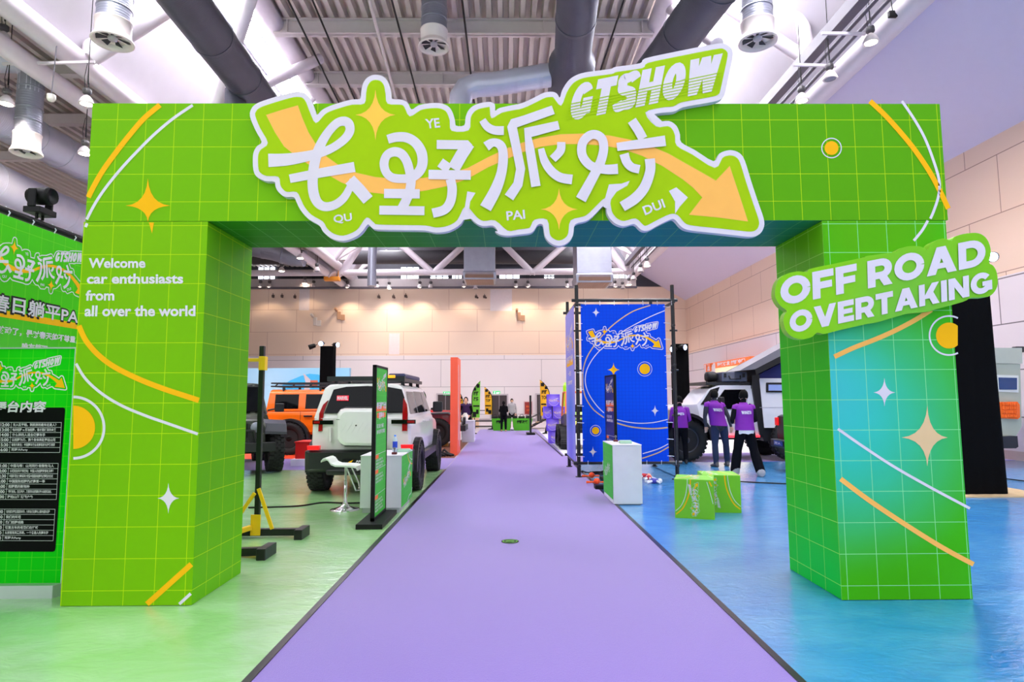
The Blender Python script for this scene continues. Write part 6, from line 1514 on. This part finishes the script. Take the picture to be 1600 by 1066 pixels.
for y, s in ((YT - .05, 1), (YT + 1.75, -1)):
    m = MB(); flare(m, c.x, y - .12*(s > 0), y + .2*(s > 0) + .1*(s < 0), .56, .56, -5, 185)
    m.build('arch_trim', [TRIM], tk, local=False)
m = MB(); well(m, c.x, YT + .04, .60, .56, .5); m.build('wheel_well', [BLACK], tk, local=False)
m = MB(); m.box(c.x - 1.0, c.x - .62, YT + .1, YT + 1.6, .5, .78); m.bar((c.x - .9, YT + .15, .8), (c.x - .9, YT + .15, 1.05), .06, .06); m.build('bumper', [TRIM], tk, local=False, bevel=.03)
m = MB(); a = z5([(490, 455)])[0]; m.box(a.x - .07, a.x + .05, YT - .14, YT + .05, a.z - .12, a.z + .14); m.build('mirror', [TRIM], tk, local=False, bevel=.03)
m = MB(); m.tube([(c.x, YT, .52), (c.x, YT + 1.6, .52)], .07, 8); m.tube([(c.x + 2.6, YT, .52), (c.x + 2.6, YT + 1.6, .52)], .07, 8); m.box(c.x - .6, c.x + 3.2, YT + .4, YT + 1.2, .5, .68); m.build('chassis', [BLACK], tk, local=False)

# ------------------------------------------------------------------ dark pickup whose tail shows beside the right pillar
dk = thing('pickup_truck', 'black pickup tail with red lamp just left of the right pillar', 'car', (7.3, 12.65, 0))
m = lower_body([(-1.4, .78, .62, 1.15), (-1.32, .82, .6, 1.18), (.1, .82, .6, 1.2), (1.5, .8, .6, 1.18), (1.6, .7, .65, 1.1)]); m.build('body', [mat('pickup_black', (16, 16, 20), .3)], dk, bevel=.03)
m = cabin(-.3, -.2, .55, .95, .78, .66, 1.26, 1.75); m.build('cabin', [mat('pickup_black', (16, 16, 20), .3)], dk, bevel=.05)
m = MB(); m.box(-1.55, -1.3, -.8, .8, .5, .66); m.build('bumper', [TRIM], dk, bevel=.02)
for s in (-1, 1):
    m = MB(); m.box(-1.44, -1.3, s*.74 - .06, s*.74 + .06, .95, 1.12); m.build('tail_lamp', [REDGLOW], dk, bevel=.01)
    for x in (-.8, 1.05): wheel(dk, x, s*.72, .46, .28, s)
m = MB(); m.box(-1.565, -1.555, .2, .6, .54, .64, 0); m.text('京A', lambda s, q: V((-1.567, .57 - s*.3, .56 + q*.06)), 1, .03); m.build('number_plate', [mat('plate_blue', (40, 70, 150), .4), WHITE], dk)

# ------------------------------------------------------------------ pale camper at the right picture edge
YC = 13.6
zc7 = lambda L, dy=0.0: [P(1480 + x*.2626, 520 + y*.2627, YC + dy) for x, y in L]
cv = thing('caravan', 'pale green camper body with orange recovery boards behind the black column', 'caravan', (10.4, 14.6, 0))
CVM = car_paint('camper_pale', (172, 182, 164)); 
m = MB(); m.plate(zc7([(40,180),(435,188),(444,560),(395,640),(40,640)]), (0, 1.9, 0)); m.build('body', [CVM], cv, local=False, bevel=.04)
m = MB(); m.plate(zc7([(60,90),(445,92),(448,186),(60,180)], -.03), (0, 1.95, 0)); m.build('roof_section', [mat('camper_roof', (184, 192, 178), .4)], cv, local=False, bevel=.05)
m = MB(); m.plate(zc7([(296,252),(425,256),(425,358),(300,352)], -.025), (0, .05, 0)); m.build('window_frame', [mat('frame_pale', (220, 226, 220), .4)], cv, local=False, bevel=.01)
m = MB(); m.plate(zc7([(308,268),(416,270),(416,340),(312,340)], -.04), (0, .02, 0)); m.build('camper_window', [mat('window_deep_blue', (40, 70, 120), .08)], cv, local=False)
m = MB(); BO = mat('board_orange', (255, 108, 16), .45)
m.plate(zc7([(322,414),(418,412),(432,430),(434,505),(420,516),(330,512)], -.09), (0, .06, 0))
for r_ in range(4):
    for k in range(7):
        p = zc7([(335 + k*13, 425 + r_*24)], -.11)[0]; m.box(p.x - .02, p.x + .02, p.y - .02, p.y + .02, p.z - .035, p.z + .035)
m.build('recovery_board', [BO], cv, local=False, bevel=.01)
m = MB(); m.plate(zc7([(300,622),(418,616),(424,680),(410,690),(300,690)], -.15), (0, .4, 0)); m.build('storage_box', [mat('box_dark', (30, 34, 44), .5)], cv, local=False, bevel=.03)
m = MB(); m.box(9.3, 11.1, 13.8, 15.4, .45, .6); m.build('chassis', [BLACK], cv, local=False)
for x in (-.6, ):
    for s in (-1, 1): wheel(cv, x, s*.82, .405, .27, s)
m = MB(); m.bar((11.0, 14.4, .0), (11.0, 14.4, .5), .08, .08); m.bar((11.0, 15.2, .0), (11.0, 15.2, .5), .08, .08); m.build('support_leg', [TRIM], cv, local=False)
c = PX(1594, 545, WX - .3)
m = MB(); m.bar((c.x, c.y, c.z), (WX, c.y, c.z + .05), .04, .04); m.box(c.x - .15, c.x + .05, c.y - .07, c.y + .07, c.z - .09, c.z + .05); tag(m.build('wall_camera', [mat('camera_dark', (40, 40, 44), .4)], bevel=.02), 'small dark camera on the side wall above the pale camper', 'camera')

# ------------------------------------------------------------------ tracked buggy behind the blue tower
tb = thing('tracked_buggy', 'black and lime buggy on rubber tracks behind the blue banner tower', 'buggy', (2.45, 19.9, 0), rad(-90))
def track(m, x, y, s=1.0):
    loop = [(-.5, .05), (-.42, 0), (.35, 0), (.52, .07), (.58, .2), (.5, .33), (.2, .6), (.05, .68), (-.1, .66), (-.5, .26), (-.56, .15)]
    q, _ = spline(loop + [loop[0]], [1]*(len(loop) + 1), 4)
    rings = []
    for k, (a, z) in enumerate(q):
        rr = 1.0 if k % 2 else .955
        cz = .3; rings.append([V((x + a*rr, y - .16, cz + (z - cz)*rr + .01)), V((x + a*rr, y + .16, cz + (z - cz)*rr + .01)), V((x + a*.84, y + .16, cz + (z - cz)*.84 + .01)), V((x + a*.84, y - .16, cz + (z - cz)*.84 + .01))])
    m.loft(rings, caps=False, sm=False)
    for a, z, r in ((.36, .2, .13), (-.36, .16, .1), (0, .14, .09), (.03, .48, .14)): m.lathe([(r, -.1), (r, .1)], c=(x + a, y, z), axis='Y', n=14)
for x in (.62, -.62):
    for s in (-1, 1): m = MB(); track(m, x, s*.62); m.build('track', [RUBBER], tb)
LIMEP = car_paint('buggy_lime', (170, 220, 20))
m = MB(); m.loft([[V((x, -w, z0)), V((x, w, z0)), V((x, w, z1)), V((x, -w, z1))] for x, w, z0, z1 in ((1.0, .4, .55, .9), (.9, .52, .5, 1.0), (.3, .6, .45, 1.08), (-.9, .6, .45, .95))], sm=False); m.build('body', [mat('buggy_black', (22, 22, 26), .4)], tb, bevel=.03)
m = MB(); m.plate([(1.0, -.42, .93), (1.0, .42, .93), (.4, .56, 1.12), (.4, -.56, 1.12)], (0, 0, -.03)); m.build('bonnet', [LIMEP], tb)
for s in (-1, 1):
    m = MB(); m.box(.98, 1.05, s*.3 - .1, s*.3 + .1, .72, .86); m.build('head_lamp', [mat('lamp_yellow', (230, 220, 90), .3, emit=.6)], tb, bevel=.02)
m = MB()
for s in (-1, 1): m.tube([(.35, s*.56, 1.05), (.1, s*.52, 1.75), (-.8, s*.52, 1.75), (-.95, s*.56, .9)], .03, 8)
for x in (.1, -.8): m.tube([(x, -.52, 1.75), (x, .52, 1.75)], .03, 8)
m.build('roll_cage', [mat('cage_orange', (236, 120, 30), .4)], tb)
m = MB(); m.box(.98, 1.14, -.45, .45, .5, .62); m.tube([(1.1, -.35, .62), (1.14, -.3, .78), (1.14, .3, .78), (1.1, .35, .62)], .025, 8); m.build('bumper', [TRIM], tb, bevel=.02)
m = MB(); m.box(-.5, -.1, -.5, .5, .9, 1.35); m.build('seat', [BLACK], tb, bevel=.05)
# ================================================================== PEOPLE
SKIN = mat('skin', (222, 170, 140), .55); HAIR = mat('hair_black', (13, 12, 12), .8, spec=.15, bump=.4, scale=60)
def person(label, loc, rz, J, cloth, vest=None, hair=True, scale=1.0, voxel=.013, vest_text=True, shirt_tail=None):
    """J: joint positions in metres for a 1.75 m figure facing +y; one continuous skin, clothing as children.
    cloth: dict torso/arm/leg/shoe materials"""
    t = thing('person', label, 'person', loc, rz); t.scale = (scale,)*3
    g = {k: V(v) for k, v in J.items()}
    m = MB(); bones = []
    def limb(a, b, ra, rb, key, n=12):
        p, q = g[a] if isinstance(a, str) else a, g[b] if isinstance(b, str) else b
        k = 5; pts = [p.lerp(q, i/k) for i in range(k + 1)]; bulge = [0, .35, .5, .4, .2, 0]
        m.tube(pts, [ra + (rb - ra)*i/k + .006*bulge[i]*2 for i in range(k + 1)], n); m.ball(p, ra*1.0, n=10, m=6); m.ball(q, rb*1.0, n=10, m=6); bones.append((p, q, key))
    # torso from hips to neck
    hip, chest, neck = g['hip'], g['chest'], g['neck']
    sl, sr = g['shoulder_l'], g['shoulder_r']; ax = (sl - sr).normalized()
    rings = []
    for f, w, d in ((-.09, .12, .095), (0.0, .165, .12), (.25, .15, .105), (.5, .155, .11), (.72, .17, .12), (.88, .165, .11), (.96, .12, .085), (1.03, .065, .06)):
        c = hip.lerp(neck, f) + (chest - hip.lerp(neck, .6))*sin(pi*min(max(f, 0), 1))
        fr = V((-ax.y, ax.x, 0))
        rings.append([c + ax*w*cos(tau*k/18) + fr*d*sin(tau*k/18) for k in range(18)])
    m.loft(rings); bones.append((hip, chest, 'torso')); bones.append((chest, neck, 'torso'))
    limb('neck', 'head', .056, .052, 'skin')
    # head, with jaw, nose and ears; facing direction g['face']
    fc = g['face'].normalized(); hd = g['head']; sd = V((fc.y, -fc.x, 0)).normalized()
    def hp(s, f, u): return hd + sd*s + fc*f + V((0, 0, u))
    m.ball(hp(0, -.005, .065), .074, .090, .108); m.ball(hp(0, .03, -.005), .054, .058, .062)
    m.ball(hp(0, .098, .035), .014, .018, .022, 8, 6)
    for s in (-1, 1): m.ball(hp(s*.078, -.0, .04), .012, .02, .03, 8, 6)
    bones.append((hp(0, 0, -.05), hp(0, 0, .16), 'skin'))
    for s in 'lr':
        limb('shoulder_' + s, 'elbow_' + s, .056, .044, 'arm'); limb('elbow_' + s, 'wrist_' + s, .043, .030, 'arm')
        w, h = g['wrist_' + s], g['hand_' + s]; d = (h - w).normalized(); pn = V((0, 1, 0)) if abs(d.y) < .8 else V((0, 0, 1)); pn = (pn - d*pn.dot(d)).normalized(); sx = d.cross(pn)
        palm = w + d*.05
        m.loft([[w + d*q*.1 + sx*a*cos(tau*k/10) + pn*b*sin(tau*k/10) for k in range(10)] for q, a, b in ((0, .026, .022), (.4, .040, .018), (1.0, .042, .016))])
        for i, (o, L) in enumerate(((-.030, .066), (-.010, .078), (.011, .072), (.031, .056))):
            p0 = w + d*.095 + sx*o; p1 = p0 + d*L*.5 + pn*.006; p2 = p1 + (d*.8 + pn*.6).normalized()*L*.5
            m.tube([p0, p1, p2], [.0105, .0095, .0075], 8)
        p0 = w + d*.03 + sx*.034; m.tube([p0, p0 + (d + sx*.8 + pn*.4).normalized()*.04, p0 + (d*1.3 + sx*.6 + pn*.5).normalized()*.075], [.014, .012, .009], 8)
        bones.append((w + d*.015, w + d*.2, 'skin'))
        wd_ = 'wide' in cloth; limb('hipj_' + s, 'knee_' + s, .104, .084 if wd_ else .070, 'leg'); limb('knee_' + s, 'ankle_' + s, .088 if wd_ else .070, .094 if wd_ else .058, 'leg')
        an = g['ankle_' + s]; toe = g['toe_' + s]; d = (toe - an); d.z = 0; d = d.normalized(); e = V((-d.y, d.x, 0))
        heel = an - d*.06; z0 = min(an.z, toe.z) 
        m.loft([[an + d*q + e*wd*cos(tau*k/12) + V((0, 0, -an.z + .0 + (an.z - .085 if an.z > .09 else 0)*(1 if q < .05 else .4) + hh*(.5 + .5*sin(tau*k/12)))) for k in range(12)] for q, wd, hh in ((-.075, .02, .05), (-.06, .038, .085), (.02, .042, .10), (.10, .046, .075), (.17, .04, .055), (.195, .02, .03))])
        bones.append((heel - V((0, 0, .02)), an + d*.18 - V((0, 0, .05)), 'shoe'))
    tmp = m.build('tmp', [SKIN]); tmp.location = (0, 0, 0)
    me = tmp.data
    bb = [min(v[i] for v in m.v) for i in range(3)]; bt = [max(v[i] for v in m.v) for i in range(3)]
    off = V(((bb[0]+bt[0])/2, (bb[1]+bt[1])/2, bb[2]))
    for v in me.vertices: v.co += off
    r = tmp.modifiers.new('r', 'REMESH'); r.mode = 'VOXEL'; r.voxel_size = voxel
    s_ = tmp.modifiers.new('s', 'SMOOTH'); s_.iterations = 2; s_.factor = .5
    dg = bpy.context.evaluated_depsgraph_get(); nm = bpy.data.meshes.new_from_object(tmp.evaluated_get(dg)); nm.name = 'person_body'
    bpy.data.objects.remove(tmp)
    keys = ['skin', 'torso', 'arm', 'leg', 'shoe']; nm.materials.clear()
    for k in keys: nm.materials.append(SKIN if k == 'skin' else cloth[k])
    mi = []
    for p in nm.polygons:
        c = p.center; best = 9; bk = 0
        for a, b, key in bones:
            ab = b - a; tt = max(0, min(1, (c - a).dot(ab)/max(1e-6, ab.dot(ab)))); dd = (c - a - ab*tt).length - (.05 if key == 'torso' else .0)
            if dd < best: best = dd; bk = keys.index(key)
        mi.append(bk)
    nm.polygons.foreach_set('material_index', mi); nm.polygons.foreach_set('use_smooth', [True]*len(mi)); nm.update()
    o = bpy.data.objects.new('body', nm); COL.objects.link(o); o.parent = t
    # eyes, brows and mouth
    m = MB()
    for s in (-1, 1): m.ball(hp(s*.03, .076, .05), .009, .007, .007, 8, 6, 0); m.bar(hp(s*.015, .084, .072), hp(s*.045, .076, .072), .004, .007, 1)
    m.bar(hp(-.02, .078, -.012), hp(.02, .078, -.012), .008, .007, 2); m.build('face', [mat('eye_dark', (30, 24, 22), .3), HAIR, mat('lips', (176, 96, 90), .5)], t)
    # hair: cap over crown and back of the head down to the nape
    m = MB(); rings = []
    for i in range(10):
        th = i/9; rr = []
        for k in range(22):
            an = tau*k/22; fx, sx2 = cos(an), sin(an)
            lim = 122 if fx < -.2 else 122 - 62*min(1, (fx + .2)/1.0)
            a = rad(4 + (lim - 4)*th); w_ = 1.0 + .025*sin(k*2.3 + i*1.1)
            rr.append(hp(sx2*.091*sin(a)*w_, -.010 + fx*.107*sin(a)*w_, .066 + .128*cos(a)))
        rings.append(rr)
    m.loft(rings, caps=True); m.build('hair', [HAIR], t)
    if vest:
        vm, inner = vest
        m = MB(); rings = []
        for f, w, d in ((-.02, .198, .155), (.1, .195, .15), (.35, .185, .14), (.6, .188, .145), (.78, .195, .148), (.9, .185, .135), (.965, .135, .105), (1.02, .085, .08), (1.07, .08, .075)):
            c = hip.lerp(neck, f) + (chest - hip.lerp(neck, .6))*sin(pi*min(max(f, 0), 1)); fr = V((-ax.y, ax.x, 0))
            rings.append([c + ax*w*cos(tau*k/28)*(1 + .015*sin(k*3 + f*9)) + fr*d*sin(tau*k/28)*(1 + .02*sin(k*2 + f*14)) for k in range(28)])
        m.loft(rings, caps=False); inn = [[hip.lerp(neck, f) + (p - hip.lerp(neck, f))*.97 for p in rings[i]] for i, f in ((0, 0), (8, 1))]
        for s in 'lr':      # cap of the shoulder, open armhole
            p, q = g['shoulder_' + s], g['elbow_' + s]; m.tube([p + V((0, 0, .0)) + (neck - p)*.35, p, p.lerp(q, .16)], [.058, .066, .064], 14, caps=False)
        vo = m.build('vest', [vm], t)
        if vest_text:
            m = MB(); bc = hip.lerp(neck, .70) + (chest - hip.lerp(neck, .6))*.8; fr = V((-ax.y, ax.x, 0)); rx = -ax
            up = (neck - hip).normalized()
            # lettering across the back
            f = lambda s, q, h=0: bc - fr*(.155*sqrt(max(.0, 1 - ((s - .5)*.22/.2)**2)) + .004 + h) - rx*0 + (-ax)*((s - .5)*-.20 if False else -(s - .5)*.20)*-1 + up*((q - .5)*.065 + (s-.5)*.0) + (-ax)*.0
            heavy(m, 'GTSHOW', lambda s, q, h=0: f(s + q*.05, q, h*.2), 0, .24, GTW, .06)
            m.build('lettering', [WHITE], vo)
    if shirt_tail:
        m = MB(); fr = V((-ax.y, ax.x, 0)); rings = []
        for f, w, d in ((-.16, .178, .14), (-.08, .185, .148), (.02, .18, .145)):
            c = hip.lerp(neck, f); rings.append([c + ax*w*cos(tau*k/20) + fr*d*sin(tau*k/20) + V((0, 0, .012*sin(k*2))) for k in range(20)])
        m.loft(rings, caps=False); m.build('shirt_tail', [shirt_tail], t)
    return t
def stand(**kw):
    J = dict(hip=(0, 0, .93), chest=(0, .0, 1.22), neck=(0, -.01, 1.44), head=(0, .01, 1.54), face=(0, 1, 0),
             shoulder_l=(.175, -.01, 1.39), shoulder_r=(-.175, -.01, 1.39), elbow_l=(.245, -.03, 1.11), elbow_r=(-.245, -.03, 1.11),
             wrist_l=(.25, .05, .88), wrist_r=(-.25, .05, .88), hand_l=(.245, .08, .70), hand_r=(-.245, .08, .70),
             hipj_l=(.09, 0, .90), hipj_r=(-.09, 0, .90), knee_l=(.11, .02, .49), knee_r=(-.11, .02, .49), ankle_l=(.12, -.02, .085), ankle_r=(-.12, -.02, .085),
             toe_l=(.14, .2, .02), toe_r=(-.14, .2, .02))
    J.update(kw); return J
PURV = mat('vest_purple', (120, 24, 156), .75, bump=.3, scale=14); GREYS = mat('sleeve_grey', (58, 58, 68), .85); DKS = mat('sleeve_black', (18, 18, 24), .95, spec=.15)
DENIM = mat('denim', (26, 40, 72), .85, bump=.3, scale=24, vary=.2); BLKT = mat('trousers_black', (12, 13, 20), .95, spec=.12); SHOE = mat('shoe_grey', (88, 84, 84), .7); SHOEW = mat('shoe_white', (160, 158, 162), .6); SHB = mat('shoe_black', (14, 14, 16), .5)
# man A, back to us, weight on one leg, leaning a little to the left
person('man in purple vest, grey sleeves and blue jeans standing before the white camper', (4.80, 14.0, 0), rad(4), stand(
    hip=(.03, 0, .93), chest=(-.02, .02, 1.22), neck=(-.055, .0, 1.45), head=(-.05, .02, 1.55), face=(.35, 1, -.05), shoulder_l=(.125, 0, 1.38), shoulder_r=(-.235, 0, 1.40),
    elbow_r=(-.275, .04, 1.12), wrist_r=(-.235, .10, .90), hand_r=(-.21, .14, .74), elbow_l=(.25, -.02, 1.12), wrist_l=(.32, .02, .90), hand_l=(.34, .05, .72),
    hipj_l=(.125, 0, .90), hipj_r=(-.06, 0, .90), knee_l=(.20, .05, .50), ankle_l=(.24, .10, .085), toe_l=(.27, .32, .02), knee_r=(-.08, -.01, .49), ankle_r=(-.09, -.06, .085), toe_r=(-.14, .15, .02)),
    dict(torso=GREYS, arm=GREYS, leg=DENIM, shoe=SHOE), (PURV, None), scale=1.0)
# man B, nearer, walking away with legs apart, hands together in front
person('man in purple vest and wide black trousers stepping away beside the green cubes', (4.78, 12.35, 0), rad(3), stand(
    chest=(0, .02, 1.22), neck=(0, .03, 1.44), head=(.02, .06, 1.54), face=(.1, 1, -.3), shoulder_l=(.175, .02, 1.38), shoulder_r=(-.175, .02, 1.38),
    elbow_l=(.235, .0, 1.12), wrist_l=(.14, .20, 1.06), hand_l=(.02, .26, 1.08), elbow_r=(-.25, .02, 1.12), wrist_r=(-.17, .2, 1.06), hand_r=(-.05, .26, 1.08),
    knee_l=(.16, -.02, .50), ankle_l=(.22, -.16, .085), toe_l=(.26, .06, .02), knee_r=(-.13, .10, .50), ankle_r=(-.17, .16, .085), toe_r=(-.22, .36, .02)),
    dict(torso=DKS, arm=DKS, leg=BLKT, shoe=SHOEW, wide=1), (PURV, None), scale=.985, shirt_tail=mat('shirt_white', (222, 220, 226), .8))
# man C, half behind the tower pipes
person('man in purple vest and black trousers half hidden by the blue banner tower', (4.12, 14.6, 0), rad(-12), stand(face=(.3, 1, -.5), head=(0, .06, 1.53), neck=(0, .03, 1.43),
    wrist_l=(.12, .2, 1.04), hand_l=(.02, .25, 1.06), wrist_r=(-.12, .2, 1.04), hand_r=(-.02, .26, 1.0), elbow_l=(.24, .0, 1.12), elbow_r=(-.24, 0, 1.12)),
    dict(torso=DKS, arm=PURV, leg=BLKT, shoe=SHB), (PURV, None), scale=.92)
# far figures
BLKC = mat('coat_black', (12, 12, 15), .95, spec=.12)
c = P(787, 673, 29.2); person('person in a black coat with back to us before the green counters', (c.x, 29.2, .0), 0, stand(elbow_l=(.23, .05, 1.14), wrist_l=(.1, .2, 1.1), hand_l=(0, .26, 1.12), elbow_r=(-.23, .05, 1.14), wrist_r=(-.1, .2, 1.1), hand_r=(0, .25, 1.05)), dict(torso=BLKC, arm=BLKC, leg=BLKT, shoe=mat('shoe_tan', (190, 150, 110), .7)), (BLKC, None), scale=.83, voxel=.02, vest_text=False)
GREYT = mat('jacket_grey', (170, 164, 168), .85)
c = P(800, 673, 31.6); person('person in a grey top standing behind the green counters facing us', (c.x, 31.8, 0), pi, stand(wrist_l=(.2, .16, 1.0), hand_l=(.2, .3, .95)), dict(torso=GREYT, arm=GREYT, leg=BLKT, shoe=SHB), (GREYT, None), scale=.9, voxel=.02, vest_text=False)
c = P(861, 679, 27); person('person in dark clothes walking away left of the purple cubes', (c.x, 27, 0), rad(75), stand(knee_l=(.09, .18, .52), ankle_l=(.09, .28, .1), toe_l=(.09, .48, .03), knee_r=(-.09, -.02, .5), ankle_r=(-.09, -.36, .12), toe_r=(-.09, -.16, .03), chest=(0, .05, 1.22), neck=(0, .1, 1.44), head=(0, .15, 1.53), elbow_l=(.22, -.1, 1.13), wrist_l=(.2, .1, .98), hand_l=(.18, .2, .9)), dict(torso=BLKC, arm=BLKC, leg=BLKT, shoe=SHB), (BLKC, None), scale=.86, voxel=.02, vest_text=False)
c = P(721, 690, 20.0); person('person in dark clothes bending over the plain white counter', (c.x - .06, 23.4, 0), rad(180), stand(chest=(0, .12, 1.2), neck=(0, .25, 1.38), head=(0, .33, 1.44), face=(0, .8, -.6), shoulder_l=(.17, .22, 1.34), shoulder_r=(-.17, .22, 1.34), elbow_l=(.23, .32, 1.08), elbow_r=(-.23, .32, 1.08), wrist_l=(.15, .46, .95), wrist_r=(-.15, .46, .95), hand_l=(.1, .54, .88), hand_r=(-.1, .54, .88)), dict(torso=BLKC, arm=BLKC, leg=BLKT, shoe=SHB), (mat('apron_purple', (70, 40, 90), .8), None), scale=.98, voxel=.02, vest_text=False)

# whatever stands on a carpet rests on its pile
for o in list(COL.objects):
    if o.parent is None and 'category' in o and o['category'] != 'carpet' and abs(o.location.z) < .003:
        x, y = o.location.x, o.location.y
        if (-14 < x < -1.33 and 13.3 < y < 16.4) or (1.5 < x < 12.4 and 14.4 < y < 18.4) or (-1.5 < x < 1.7 and y < 31.5) or o.name.startswith(('banner_tower', 'counter', 'display_counter', 'feather_flag', 'metal_steps', 'black_case', 'cable_coil')):
            o.location.z += .0055
    if o.parent is None and o.name.startswith(('water_bottle', 'hand_stamp', 'stamp_box', 'white_jug')): o.location.z += .0065
